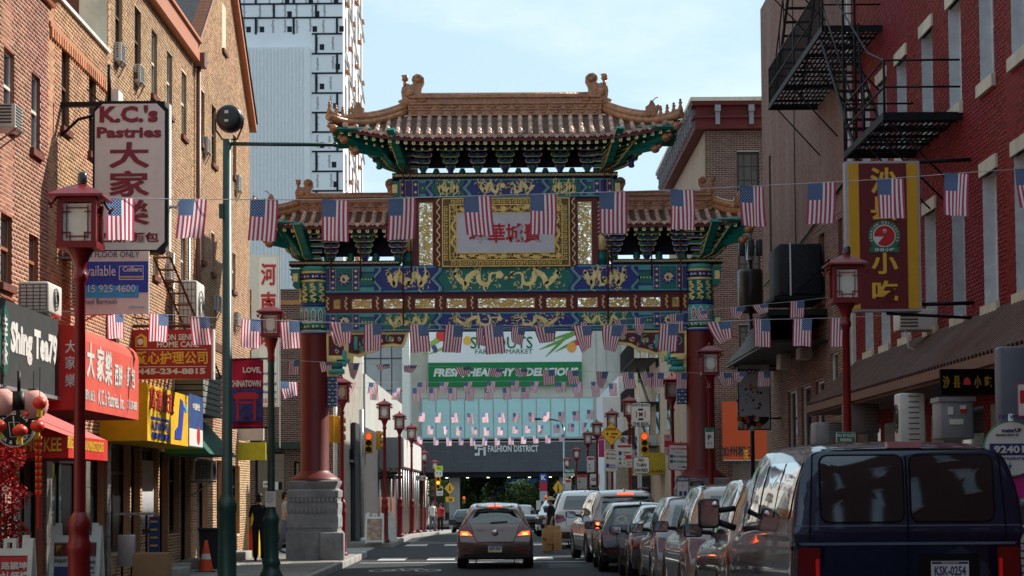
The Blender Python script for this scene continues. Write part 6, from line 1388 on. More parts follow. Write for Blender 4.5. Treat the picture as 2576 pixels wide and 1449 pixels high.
signal('side-on yellow signal head nearest the red lamp by the left gate column',849,1047,1115,53.9,-1,face=R(85))
signal('traffic light showing red beside the NO TURN ON RED sign',1621,1088,1141,60,0)
signal('far left traffic light showing amber under the lime sign',1102,1199,1230,116,1)
signal('far right traffic light showing amber by the street name sign',1433,1197,1223,118,1)
signal('yellow pedestrian signal box under the canopy on the left',990,1229,1243,96,-1,face=R(90))
signal('tiny red traffic light under the bridge above the sedan roof',1167,1249,1266,150,0)
signal('orange red signal just above the pedestrian with the hat',1373,1246,1262,140,0)
signal('yellow signal head under the snow dessert sign',1874,1132,1158,57,-1,face=R(90))
def pole(label,u,v0,v1,Y,r,m_=steel,name='sign_pole',cat='pole'):
    a=onY(u,v0,Y); zb=.12+zg(Y) if v1 is None else onY(u,v1,Y).z; t=thing(name,label,cat,(a.x,Y,zb)); m=MB(); m.cyl((a.x,Y,zb),(a.x,Y,a.z),r,n=10); m.lathe([(r*2.4,zb),(r*2.2,zb+.05),(r,zb+.12)],(a.x,Y,0),10); m.build('shaft',m_,t); return t
pole('bare grey signal pole left of the junction',909,1030,None,66.2,.075)
pole('pale signal pole behind the left gate column',843,1000,None,54.2,.06,white)
pole('tall pale pole carrying the DONT BLOCK THE BOX sign',1607,1000,None,60.2,.065,mat('galvanised pale',(.5,.5,.5),.5))
pole('dark post under the tilted parking signs',1527,1180,None,57,.03,blk); pole('grey post behind the tilted parking signs',1546,1160,None,57.6,.035); pole('post carrying the no stopping sign',1712,1110,None,47.5,.03)
pole('thin grey street light pole in front of the mall',1418,1075,None,130,.06)
t=thing('street_light','thin curved cobra head street light in front of the teal glass','street light',onY(1418,1180,130)); m=MB(); m.tube([onY(1418,1080,130),onY(1412,1062,130),onY(1395,1056,130),onY(1365,1054,130)],.05,5); m.build('arm',blk,t); m=MB(); c=onY(1352,1054,130); m.sph(c,(.35,.12,.08)); m.build('head',blk,t)
# ---- flat signs ----
def sign(label,u0,u1,v0,v1,Y,col,lines=(),tilt=0,cat='sign',name='street_sign',border=None,rnd=True,d=.015,diamond=False):
    a,b=onY(u0,v1,Y),onY(u1,v0,Y); c=(a+b)/2; w,h=b.x-a.x,b.z-a.z; t=thing(name,label,cat,c)
    t.rotation_euler=(0,tilt,0); r=min(w,h)*.08
    if diamond: P=[(-w/2,0),(0,-h/2),(w/2,0),(0,h/2)]
    else: P=[(-w/2+r,-h/2),(w/2-r,-h/2),(w/2,-h/2+r),(w/2,h/2-r),(w/2-r,h/2),(-w/2+r,h/2),(-w/2,h/2-r),(-w/2,-h/2+r)]
    m=MB(); m.prism(P,0,d); m.build('plate',border or col,t,local=True)
    m=MB(); m.prism([(p[0]*.94,p[1]*.94) for p in P],-.003,0); m.build('face',col,t,local=True)
    for l in lines:
        s_,x,z,wd,ht,mt_=l[:6]
        if s_.startswith('#'):
            m=MB(); m.box((x*w-wd*w/2,-.005,z*h-ht*h/2),(x*w+wd*w/2,-.003,z*h+ht*h/2)); m.build('band',mt_,t,local=True)
        else: text('lettering',s_,mt_,t,(x*w,-.008,z*h),wdt=wd*w,hgt=ht*h,rootloc=False,bold=.03,ext=0)
    return t
K_=blk; Rd=REDS; Gn=mat('sign green',(.01,.16,.08),.5); OR=mat('sign orange',(.85,.42,.02),.5,dirt=.1); YG=mat('sign lime',(.55,.75,.02),.5)
sign('white square sign reading DONT BLOCK THE BOX on the tall pale pole',1587,1637,1012,1073,59.9,white,[("DON'T BLOCK",0,.39,.86,.12,K_),('THE BOX',0,-.39,.8,.13,K_),('#',0,0,.26,.03,Rd),('#',-.22,0,.05,.28,Rd),('#',.22,0,.05,.28,Rd),('#',0,.2,.26,.08,K_),('#',0,-.2,.26,.08,K_),('×',0,0,.22,.2,K_)],border=K_)
sign('white sign reading NO TURN ON RED under the red traffic light',1593,1634,1149,1191,59.9,white,[('NO',0,.3,.34,.2,K_),('TURN',0,0,.6,.2,K_),('ON RED',0,-.3,.8,.2,K_)],border=K_)
sign('orange diamond sign reading SHARE THE ROAD with bicycle and car',1510,1566,1061,1122,66,OR,[('SHARE',0,.2,.44,.11,K_),('#',.14,.0,.3,.06,K_),('THE',.05,-.14,.24,.09,K_),('#',-.18,0,.08,.1,K_)],diamond=True,border=K_)
sign('left one of two tilted parking signs, white with green and blue squares',1522,1553,1130,1186,56.8,white,[('#',-.3,.28,.14,.09,Gn),('HR PARKING',.1,.28,.5,.06,K_),('#',-.3,.1,.14,.09,Gn),('HR PARKING',.1,.1,.5,.06,K_),('#',-.26,-.25,.24,.18,BLU),('RESERVED',.15,-.22,.5,.05,BLU),('PARKING',.15,-.32,.5,.05,BLU),('#',0,.44,.7,.03,Rd)],tilt=R(4))
sign('right one of two parking signs with blue wheelchair square and red header',1553,1590,1118,1176,57.2,white,[('#',0,.42,.9,.1,Rd),('#',-.3,.12,.2,.17,BLU),('RESERVE',.15,.15,.45,.06,K_),('PARK',.12,.04,.3,.06,K_),('#',-.3,-.14,.12,.1,Gn),('#',-.3,-.32,.12,.1,Gn),('HR',.1,-.14,.3,.06,K_),('HR',.1,-.32,.3,.06,K_)])
sign('narrow white and red tow sign overlapping the right parking sign',1573,1590,1143,1176,57.0,white,[('#',0,.3,.9,.3,Rd),('TOW',0,-.1,.6,.12,Rd),('ZONE',0,-.3,.6,.12,Rd)])
sign('large white sign with NO STOPPING and two hour parking panels before the right gate column',1682,1741,1113,1184,47.2,white,[('NO STOPPING',.0,.27,.8,.08,Rd),('#',0,.43,.9,.07,Rd),('#',-.02,.14,.4,.02,Rd),('2 HR PARKING',.0,.0,.86,.08,Gn),('1 HR PARKING',.0,-.18,.86,.08,Gn),('#',-.37,.0,.13,.12,Gn),('#',-.37,-.18,.13,.12,Gn),('→',.1,-.37,.4,.06,K_)],tilt=R(2),border=Rd)
sign('pale red no stopping sign just behind the large parking sign',1671,1690,1093,1145,47.6,mat('pale pink sign',(.55,.38,.36),.6),[('#',0,.05,.9,.3,Rd),('NO',0,.38,.4,.1,Rd)])
sign('narrow green and white parking sign on the lamp in front of the right column',1774,1796,1075,1129,42.0,white,[('#',0,.38,.86,.2,Gn),('P',0,.03,.4,.24,K_),('↔',0,-.24,.6,.1,Gn)],border=Gn)
sign('dark green PAY BY PLATE PARKING sign above the van roof',2104,2152,1087,1113,24.9,Gn,[('PAY BY PLATE',0,.18,.88,.3,white),('PARKING',0,-.25,.6,.3,white)],border=white)
sign('white parking zone plate numbered 924014 above the silver car',1703,1732,1198,1256,44,white,[('#',0,.38,.95,.22,NAVY),('924014',0,.38,.85,.14,white),('V',0,.08,.15,.1,K_),('#',-.18,-.25,.24,.2,NAVY),('#',.2,-.25,.24,.2,NAVY)],border=NAVY)
sign('small white parking sign on the bright red lamp post',1477,1495,1148,1188,90,white,[('#',0,.35,.8,.14,Rd),('#',-.2,-.05,.2,.1,Gn),('#',-.2,-.25,.2,.1,Gn)])
t=sign('round white sign right of the bright red lamp post',1484,1509,1192,1220,88,white,[('6ZEN',0,0,.7,.3,K_)])
sign('small grey parking sign low at far right kerb',1422,1437,1205,1233,100,white,[('#',0,.3,.8,.2,Rd)]); sign('grey and red parking sign left of round white sign',1452,1476,1194,1230,98,mat('pale grey sign',(.45,.45,.43),.6),[('#',0,.4,.9,.18,Rd),('#',-.25,0,.2,.12,Gn)])
sign('green street name sign beside the far right lamp',1418,1446,1178,1190,121,Gn,[('Filbert St',0,0,.8,.6,white)]); sign('one way arrow sign under the green street name sign',1419,1446,1191,1199,121,white,[('ONE WAY',0,0,.7,.5,K_)],border=K_)
sign('black and white one way arrow sign among the left lamp posts',1046,1071,1139,1150,84,white,[('WAY',-.2,0,.4,.6,K_),('➔',.25,0,.35,.6,K_)],border=K_) if False else sign('black and white one way arrow sign among the left lamp posts',1047,1072,1196,1209,84,white,[('WAY',-.2,0,.4,.6,K_),('→',.25,0,.35,.6,K_)],border=K_)
sign('lime sign over a white pedestrian panel at the far left corner',1094,1114,1172,1184,120,YG,[('YIELD',0,0,.6,.5,K_)]); sign('white pedestrian crossing panel under the lime sign',1094,1113,1184,1199,120,white,[('▽',-.2,0,.3,.5,Rd),('#',.2,0,.1,.5,K_)])
sign('yellow pedestrian diamond sign left under the bridge',1117,1146,1212,1245,130,OR,[('#',0,.02,.1,.4,K_),('#',.02,-.12,.22,.07,K_)],diamond=True,border=K_); sign('yellow pedestrian diamond sign right under the bridge',1390,1418,1207,1248,130,OR,[('#',0,.02,.1,.4,K_),('#',.02,-.12,.22,.07,K_)],diamond=True,border=K_)
sign('yellow arrow plate under the left pedestrian diamond',1120,1144,1249,1263,129,OR,[('↘',0,0,.5,.6,K_)],border=K_); sign('white bicycle lane sign at the far left corner',1098,1114,1224,1247,119,white,[('#',0,.2,.8,.4,K_),('LANE',0,-.25,.6,.2,K_)])
sign('white NO TURNS sign left of far amber light',1416,1428,1202,1216,119,white,[('NO',0,.1,.6,.4,K_)])
sign('small white sign by the dark bushes under the bridge',1349,1361,1259,1283,110,white)
# bright colour banner behind orange diamond, far kerb
sign('pink street banner behind the orange diamond sign',1506,1520,1098,1150,72,mat('pink banner',(.5,.05,.2),.6),[('LOVE',0,.35,.8,.1,white)],name='street_banner',cat='banner')
# pay sign and kiosk far right
Y=17; c=onY(2545,1129,Y); t=thing('round_sign','large round white parking sign with green rim reading PAY WITH meterUP 92401','sign',c); r=.238
m=MB(); m.cyl((c.x,Y,c.z),(c.x,Y+.015,c.z),r,n=40); m.build('rim',mat('rim green',(.03,.30,.10),.5),t)
m=MB(); m.cyl((c.x,Y-.006,c.z),(c.x,Y,c.z),r*.955,n=40); m.build('face',WHT,t)
m=MB(); m.box((c.x-.19,Y-.01,c.z-.055),(c.x+.19,Y-.006,c.z+.045)); m.build('number_panel',NAVY,t)
for s_,dx,v,w_,h_ in (('PAY WITH',.0,1067,62,11),('meterUP',.0,1100,50,10),('Parking Zone #',-.04,1112,56,6),('ParkMobile',-.08,1155,30,6),('PAY BY PLATE AT KIOSK',.01,1171,88,6),('↓',-.02,1188,8,17)): text('lettering',s_,NAVY,t,(c.x+dx,Y-.012,onY(0,v,Y).z),wdt=w_*Y/F,hgt=h_*Y/F,bold=.03)
text('number','924014',WHT,t,(c.x+.01,Y-.016,c.z-.005),wdt=.33,hgt=.065,bold=.03)
m=MB(); m.box((c.x-.26,Y+.03,c.z-.42),(c.x+.2,Y+.04,c.z-.2)); m.build('pink_panel',mat('magenta panel',(.55,.03,.22),.6),t)
m=MB(); m.cyl((c.x+.02,Y+.06,.12),(c.x+.02,Y+.06,c.z+.3),.03,n=8); m.build('post',steel,t)
Y=17.6; c=onY(2560,1400,Y); t=thing('parking_kiosk','black parking payment kiosk with white instruction panel at the right edge','kiosk',(c.x+.1,Y,.12)); m=MB(); m.bb((c.x+.1,Y+.15,.85),(.34,.3,1.46),.04); m.build('cabinet',blk,t); m=MB(); m.box((c.x-.02,Y-.012,.75),(c.x+.2,Y-.0,1.38)); m.build('panel',WHT,t); m=MB(); m.box((c.x,Y-.016,1.3),(c.x+.18,Y-.012,1.36)); m.build('header',NAVY,t)
for k in range(7): m=MB(); m.box((c.x+.01,Y-.015,.82+k*.065),(c.x+.17-.02*(k%3),Y-.012,.835+k*.065)); m.build('print_line',GRYD if k%3 else Gn,t)
Y=16.8; sign('white and red parking sign cut off by the right edge',2562,2590,965,1048,Y,white,[('#',-.1,.1,.5,.4,Rd)],border=Rd)
# ======================= flags =======================
def flagmat():
    m=bpy.data.materials.new('flag cloth'); m.use_nodes=True; n,l=m.node_tree.nodes,m.node_tree.links; p=n['Principled BSDF']; p.inputs['Roughness'].default_value=.8
    def M(op,a,b=None,c=None):
        q=n.new('ShaderNodeMath'); q.operation=op
        for i,v in enumerate((a,b,c)):
            if v is None: continue
            if isinstance(v,(int,float)): q.inputs[i].default_value=v
            else: l.new(v,q.inputs[i])
        return q.outputs[0]
    uv=n.new('ShaderNodeUVMap'); sp=n.new('ShaderNodeSeparateXYZ'); l.new(uv.outputs[0],sp.inputs[0]); U,V=sp.outputs[0],sp.outputs[1]
    st=M('LESS_THAN',M('FRACT',M('MULTIPLY',U,6.5)),.5)
    can=M('MULTIPLY',M('LESS_THAN',U,7/13),M('LESS_THAN',V,.42))
    def star(ox,oy):
        a=M('SUBTRACT',M('FRACT',M('ADD',M('MULTIPLY',U,13/7*5),ox)),.5); b=M('SUBTRACT',M('FRACT',M('ADD',M('MULTIPLY',V,6/.42),oy)),.5)
        return M('LESS_THAN',M('ADD',M('MULTIPLY',a,a),M('MULTIPLY',b,b)),.032)
    s_=M('MAXIMUM',star(0,0),star(.5,.5))
    x=n.new('ShaderNodeMixRGB'); x.inputs[1].default_value=(.92,.90,.92,1); x.inputs[2].default_value=(.50,.07,.15,1); l.new(st,x.inputs[0])
    y=n.new('ShaderNodeMixRGB'); y.inputs[1].default_value=(.018,.085,.27,1); y.inputs[2].default_value=(.6,.66,.72,1); l.new(s_,y.inputs[0])
    z=n.new('ShaderNodeMixRGB'); l.new(can,z.inputs[0]); l.new(x.outputs[0],z.inputs[1]); l.new(y.outputs[0],z.inputs[2])
    nz=n.new('ShaderNodeTexNoise'); nz.inputs['Scale'].default_value=3; oi=n.new('ShaderNodeObjectInfo'); h=n.new('ShaderNodeHueSaturation'); mr=n.new('ShaderNodeMapRange'); mr.inputs[3].default_value=.88; mr.inputs[4].default_value=1.1; l.new(oi.outputs['Random'],mr.inputs[0]); l.new(mr.outputs[0],h.inputs['Value']); l.new(z.outputs[0],h.inputs['Color'])
    l.new(h.outputs[0],p.inputs['Base Color'])
    t=n.new('ShaderNodeBsdfTranslucent'); l.new(h.outputs[0],t.inputs[0]); ms=n.new('ShaderNodeMixShader'); ms.inputs[0].default_value=.6; l.new(p.outputs[0],ms.inputs[1]); l.new(t.outputs[0],ms.inputs[2]); l.new(ms.outputs[0],n['Material Output'].inputs[0]); return m
FLM=flagmat()
def flagmesh(seed,mirror,twist=0,lift=0,nx=10,nz=14):
    rd=random.Random(seed); ph=rd.uniform(0,6); me=bpy.data.meshes.new('flag'); V=[];UV=[]
    for i in range(nx+1):
        for j in range(nz+1):
            u,v=i/nx,j/nz; a=twist*v; x=(u-.5); y=.05*math.sin(u*7+ph+v*1.5)*(.25+v)+.02*math.sin(u*15+ph*2)*v; z=-v*(1-lift*u)+.008*math.sin(u*9+ph)*v
            sh=.10*rd.random()*0+ .06*math.sin(ph)*v*v
            X_=x*math.cos(a)*(1-.25*abs(twist)*v)+sh+.2*twist*v; Y_=y+x*math.sin(a)*.8; V.append((X_,Y_,z)); UV.append((1-u if mirror else u,v))
    f=[(i*(nz+1)+j,i*(nz+1)+j+1,(i+1)*(nz+1)+j+1,(i+1)*(nz+1)+j) for i in range(nx) for j in range(nz)]
    me.from_pydata(V,[],f); uv=me.uv_layers.new(name='UVMap'); 
    for lp in me.loops: uv.data[lp.index].uv=UV[lp.vertex_index]
    me.materials.append(FLM); me.polygons.foreach_set('use_smooth',[True]*len(f)); return me
FM={(mi,tw):[flagmesh(k*3+mi*50+tw*9,bool(mi),(0,.7,-.8)[tw],(0,.25,-.2)[tw]) for k in range(4)] for mi in (0,1) for tw in (0,1,2)}
STR=mat('white cord',(.6,.6,.6),.7); rf=random.Random(21)
ORD=['first','second','third','fourth','fifth','sixth','seventh','eighth','ninth','tenth','eleventh','twelfth','thirteenth','fourteenth','fifteenth','sixteenth','seventeenth','eighteenth','nineteenth','twentieth']
def bunting(desc,Y0,Y1,pts,flags,w,h,mirror,tw=(),r=.004,hj=0,wj=0,tilt=.09):
    """pts: string polyline (u,v); flags: list of u or (u,v,w,h)"""
    us=[p[0] for p in pts]; Yf=lambda u: Y0+(Y1-Y0)*(u-us[0])/(us[-1]-us[0])
    def vf(u):
        for a,b in zip(pts,pts[1:]):
            if a[0]<=u<=b[0]: return a[1]+(b[1]-a[1])*(u-a[0])/(b[0]-a[0])
        return pts[-1][1]
    t=thing('bunting_line','white cord of the '+desc,'bunting line',onY(pts[0][0],pts[0][1],Y0),group=None); m=MB(); m.tube([onY(a,b,Yf(a)) for a,b in pts],r,5); m.build('cord_run',STR,t)
    for i,u in enumerate(flags):
        if isinstance(u,tuple): u,ww,hh,k=u
        else: ww,hh,k=w*(1+rf.uniform(-wj,wj)),h*(1+rf.uniform(-hj,hj)),(rf.choice((1,2)) if rf.random()<(tw or 0) else 0)
        Y=Yf(u); p=onY(u,vf(u),Y); s=Y/F
        o=bpy.data.objects.new('flag',FM[(1 if mirror else 0,k)][rf.randrange(4)]); COL.objects.link(o); o.location=p; o.scale=(ww*s,ww*s,hh*s); o.rotation_euler=(rf.uniform(-.15,.15),rf.uniform(-tilt,tilt) ,rf.uniform(-.45,.45))
        pos=ORD[i]+' from the left' if i<len(flags)/2 else ('rightmost' if i==len(flags)-1 else ORD[len(flags)-1-i]+' from the right')
        st='crumpled US flag' if k else 'US flag'
        tag(o,f'{st}, {pos} on the {desc}','flag','US flags on the strings across the street')
bunting('nearest string',18.5,21.5,[(130,496),(303,499),(560,502),(850,503),(1200,493),(1500,484),(1720,477),(2000,463),(2200,452),(2420,435),(2640,420)],[303,486,665,844,1012,1201,1366,1543,1716,1892,2067,2240,2408,2585],71,104,False,r=.0045,hj=.03,tilt=.03)
bunting('second string',31,32.5,[(205,774),(290,782),(400,790),(520,798),(700,806),(940,815),(1140,818),(1450,820),(1700,814),(1915,804),(2110,800),(2300,790)],[290,400,502,632,728,(858,60,64,1),938,1053,1143,1240,(1465,52,70,1),(1542,56,60,2),1683,(1808,66,58,1),1916,2019,2114],49,70,True,r=.0045,hj=.04)
bunting('slanting string past the gate',38,40,[(610,838),(820,835),(1200,826),(1380,822),(1500,810),(1700,790),(1850,772),(2020,756),(2150,740)],[632,(850,40,30,1),(1215,36,40,2),1305,(1370,55,45,1),(1478,40,40,2),(1560,40,45,1),1612,1702,(1762,34,24,1),(1855,42,26,2),(1912,40,26,1),2006],37,42,True,hj=.1,tw=.2)
bunting('string crossing green slogan',44,47,[(480,875),(690,905),(940,916),(1200,925),(1430,932),(1600,937),(1800,938),(1930,934),(2060,930)],[548 if False else 740,(818,34,26,1),890,(963,34,14,1),(1033,34,16,2),(1165,40,24,1),(1250,36,20,2),(1310,34,22,1),1380,1440,1516,1580,1628,1655,1715,(1820,42,40,1),(1862,36,22,2),1922],32,38,True,hj=.12,tw=.35)
bunting('string below green slogan',60,64,[(700,960),(860,963),(1060,962),(1300,958),(1450,962),(1600,955),(1700,950)],[(725,46,44,1),(880,30,26,2),940,1062,1118,1178,1236,1296,1345,1412,1452,1498],24,26,False,hj=.12,tw=.4)
bunting('string topping teal glass',64,68,[(865,975),(1060,976),(1300,975),(1450,968),(1600,962)],[941,998,1048,1090,1138,1182,1229,1273,1322,1455,1497,1541],21,32,False,hj=.05)
bunting('string across teal glass',86,88,[(1035,1037),(1150,1040),(1300,1039),(1440,1035),(1500,1030)],[1062,1103,1142,1183,1220,1260,1298,1337,1375,1412,1448,1485],17,25,False,hj=.08)
bunting('string low on teal glass',96,98,[(1035,1068),(1100,1072),(1240,1075),(1400,1068),(1490,1062)],[1083,1122,1155,1192,1223,1259,1296,1328,1360,1400,1437,1470],15,20,True,hj=.1,tw=.2)
bunting('farthest string',108,110,[(1035,1098),(1130,1101),(1280,1101),(1400,1093),(1500,1086)],[1057,1096,1129,1160,1189,1220,1251,1286,1318,1347,1378,1413],14,19,True,hj=.1,tw=.1)
# ======================= vehicles =======================
from mathutils.bvhtree import BVHTree
def cpaint(name,col,metal=.45,rough=.28): return mat(name,col,rough,metal,var=.04,scale=2,coat=1,dirt=.06,stain=(.15,.13,.11))
CG=mat('tinted car glass',(.008,.01,.013),.03,var=0,spec=1.0,coat=1); TYRE=mat('tyre rubber',(.018,.018,.019),.85,var=.2); RIM=mat('alloy rim',(.45,.45,.47),.3,.8,dirt=.3,stain=(.05,.04,.04)); PLAS=mat('black car plastic',(.02,.02,.022),.55,var=.15)
TLR=mat('tail lamp red',(.15,.003,.005),.15,var=.1,coat=1); TLON=mat('lit tail lamp',(.5,.02,.01),.3,var=0,emit=(1,.07,.01),estr=2.4); TLH=mat('lit brake bulb',(1,.3,.05),.3,var=0,emit=(1,.32,.04),estr=4.5); CHR=mat('chrome',(.7,.7,.72),.12,.95,var=.05); SEAM=mat('panel gap',(.005,.005,.006),.8,var=0)
def cr(P,t):
    n=len(P); i=min(int(t),n-2); f=t-i; p0=P[max(i-1,0)];p1=P[i];p2=P[i+1];p3=P[min(i+2,n-1)]
    return tuple(.5*((2*b)+(-a+c)*f+(2*a-5*b+4*c-d)*f*f+(-a+3*b-3*c+d)*f**3) for a,b,c,d in zip(p0,p1,p2,p3))
def ringpts(zb,zs,zt,wm,wb,wr,sh=1.0):
    H=zt-zs; lo=H<.12
    if lo: up=[(wb*.97,zs+H*.3),(wb*.9,zs+H*.6),(wb*.75,zs+H*.85),(wb*.4,zt),(0,zt+.005)]
    else: up=[(wb+(wr-wb)*.5+.012,zs+H*.5),(wr+.005,zt-H*.16),(wr-.07,zt-H*.035),(wr*.5,zt-.005),(0,zt+.01)]
    return [(0,zb),(wm*.86,zb),(wm*.965,zb+.09),(wm,zb+(zs-zb)*.42),(wm*.985,zs-.13*sh),(wb,zs)]+up
def vehicle(name,label,cat,loc,rz,W,sts,paintm,wheels,wr=.32,trim=None,seglen=6,grp=None,scale=1):
    t=thing(name,label,cat,loc,rz,group=grp); hw=W/2
    ys=[(s[0],) for s in sts]; rings=[ringpts(*s[1:4],s[4]*hw,s[5]*hw,s[6]*hw) for s in sts]
    flat=[tuple([ys[i][0]]+[c for p in rings[i] for c in p]) for i in range(len(sts))]
    NS=(len(sts)-1)*seglen; NR=11; sub=3; V=[];F_=[]
    cols=[]
    for k in range(NS+1):
        q=cr(flat,k/seglen*0.99999); y=q[0]; pr=[(q[1+2*j],q[2+2*j]) for j in range(NR)]
        half=[cr(pr,j/sub*.99999) for j in range((NR-1)*sub+1)]
        row=[(x,y,z) for x,z in half]+[(-x,y,z) for x,z in half[-2:0:-1]]
        cols.append(len(V)); V+=row
    n=len(row); arch=[(wy,wr+.05) for wy in wheels]
    for k in range(NS):
        for j in range(n):
            a=(k*n+j,k*n+(j+1)%n,(k+1)*n+(j+1)%n,(k+1)*n+j); F_.append(a)
    F_.append(tuple(range(n-1,-1,-1))); F_.append(tuple(NS*n+j for j in range(n)))
    bv=BVHTree.FromPolygons([Vector(v) for v in V],F_)
    # cut the wheel arches out of the sides
    keep=[]
    for f in F_:
        c=[sum(V[i][q] for i in f)/len(f) for q in range(3)]
        if len(f)==4 and abs(c[0])>hw*.62 and any((c[1]-wy)**2+(c[2]-wr*.97)**2<(ra*1.0)**2 for wy,ra in arch): continue
        keep.append(f)
    m=MB(); m.add(V,keep,0,True); body=m.build('body',[paintm],t,local=True)
    for wy,ra in arch:
        for s in (-1,1):
            m=MB(); k=18; vs=[]
            for rr_,xx in ((ra+.035,hw*.99),(ra-.01,hw*1.008),(ra-.03,hw*.97),(ra-.03,hw*.55)):
                for i in range(k+1): a=-.25+(math.pi+.5)*i/k; vs.append((s*xx,wy+rr_*math.cos(a),wr*.97+rr_*math.sin(a)))
            m.add(vs,[(r_*(k+1)+i,r_*(k+1)+i+1,(r_+1)*(k+1)+i+1,(r_+1)*(k+1)+i) for r_ in range(3) for i in range(k)],0,True); m.build('wheel_arch',trim or paintm,t,local=True)
            m=MB(); m.box((s*hw*.5,wy-ra*.95,wr*.3),(s*hw*.52,wy+ra*.95,wr*.97+ra*.9)); m.build('arch_liner',PLAS,t,local=True)
    m=MB(); m.box((-hw*.82,wheels[0]-.5,.2),(hw*.82,wheels[-1]+.5,.34)); m.box((-hw*.7,sts[0][0]+.15,.24),(hw*.7,wheels[0],.36)); m.build('underbody',PLAS,t,local=True)
    W0=None
    for wy in wheels:
        for s in (-1,1):
            if W0 is None:
                m=MB(); xw=.105; m.lathe([(wr*.62,-xw),(wr*.9,-xw*1.0),(wr,-xw*.8),(wr,xw*.8),(wr*.9,xw),(wr*.62,xw)],(0,0,0),28,axis='x'); tyme=m.mesh('tyre',TYRE)
                m=MB(); m.lathe([(0,-xw*.75),(wr*.15,-xw*.75),(wr*.15,-xw*.55),(wr*.56,-xw*.7),(wr*.63,-xw*.95),(wr*.64,-xw*.6),(wr*.60,0),(0,0)],(0,0,0),20,axis='x')
                for q in range(5):
                    a=q*1.2566; m.cb((-xw*.72,math.cos(a)*wr*.36,math.sin(a)*wr*.36),(.03,wr*.5,wr*.16),0,Matrix.Rotation(a,3,'X'))
                rime=m.mesh('rim',RIM); 
                m=MB(); m.lathe([(0,-xw*.5),(wr*.6,-xw*.5)],(0,0,0),20,axis='x'); dme=m.mesh('wheel_disc',PLAS); W0=1
            wo=inst(tyme,'wheel',t,loc=(s*(hw-.10),wy,wr)); wo.scale=(-s if s>0 else 1,1,1)
            inst(rime,'rim',wo); inst(dme,'brake_disc',wo)
    t['_bv']=0
    def decal(nm,pts,m_,face='rear',off=.006,parent=None,rings_=4,sub_=5,strip=None,closed=True):
        n_=len(pts); D=[]
        if strip is None:
            O=[]
            for i in range(n_):
                a,b=pts[i],pts[(i+1)%n_]
                for q in range(sub_): O.append((a[0]+(b[0]-a[0])*q/sub_,a[1]+(b[1]-a[1])*q/sub_))
            cx_=sum(p[0] for p in O)/len(O); cz_=sum(p[1] for p in O)/len(O)
            D=[[(cx_+(p[0]-cx_)*s_,cz_+(p[1]-cz_)*s_) for p in O] for s_ in [(r_+.001)/rings_ for r_ in range(rings_+1)]]
            wrap_=True
        else:
            P=[]; m2=n_ if closed else n_-1
            for i in range(m2):
                a,b=pts[i],pts[(i+1)%n_]
                for q in range(sub_): P.append((a[0]+(b[0]-a[0])*q/sub_,a[1]+(b[1]-a[1])*q/sub_))
            if not closed: P.append(pts[-1])
            L=[];R_=[]; k=len(P)
            for i,p in enumerate(P):
                a=P[i-1] if (closed or i>0) else P[0]; b=P[(i+1)%k] if (closed or i<k-1) else P[-1]; dx,dz=b[0]-a[0],b[1]-a[1]; q=math.hypot(dx,dz) or 1; L.append((p[0]-dz/q*strip/2,p[1]+dx/q*strip/2)); R_.append((p[0]+dz/q*strip/2,p[1]-dx/q*strip/2))
            D=[L,R_]; wrap_=closed
        vs=[]; last=None
        for row_ in D:
            for (a,z) in row_:
                if face=='rear': o_,d_=Vector((a,-1.5,z)),Vector((0,1,0))
                elif face=='left': o_,d_=Vector((-2.5,a,z)),Vector((1,0,0))
                elif face=='right': o_,d_=Vector((2.5,a,z)),Vector((-1,0,0))
                elif face=='top': o_,d_=Vector((a,z,4)),Vector((0,0,-1))
                elif face=='front': o_,d_=Vector((a,9,z)),Vector((0,-1,0))
                h=bv.ray_cast(o_,d_)
                p=(h[0]-d_*off) if h[0] is not None else (last or o_+d_*1.5); last=p; vs.append(p)
        k=len(D[0]); kk=k if wrap_ else k-1
        m=MB(); m.add(vs,[(r_*k+i,r_*k+(i+1)%k,(r_+1)*k+(i+1)%k,(r_+1)*k+i) for r_ in range(len(D)-1) for i in range(kk)],0,True)
        return m.build(nm,m_,parent or t,local=True)
    return t,body,decal,bv
def RR(x0,x1,z0,z1,r,k=3):
    P=[]
    for cx_,cz_,a0 in ((x1-r,z1-r,0),(x0+r,z1-r,90),(x0+r,z0+r,180),(x1-r,z0+r,270)):
        for i in range(k+1): a=R(a0+90*i/k); P.append((cx_+r*math.cos(a),cz_+r*math.sin(a)))
    return P
def mirror_(t,side,y,z,w=.2,h=.14,hw=.87,paintm=PLAS,arm=.1):
    s=side; m=MB(); m.bb((s*(hw+arm+w/2-.02),y,z),(w,.11,h),.04); mo=m.build('wing_mirror',paintm,t,local=True)
    m=MB(); m.box((s*(hw+arm+w/2-.02)-w*.42,y-.062,z-h*.4),(s*(hw+arm+w/2-.02)+w*.42,y-.056,z+h*.4)); m.build('mirror_glass',CHR if False else mat('mirror glass',(.25,.3,.36),.05,.9,var=0),mo,local=True)
    m=MB(); m.tube([(s*(hw-.1),y+.02,z-h*.2),(s*(hw+arm+.03),y+.02,z-.1*h)],.03,6); m.build('mirror_arm',PLAS,mo,local=True)
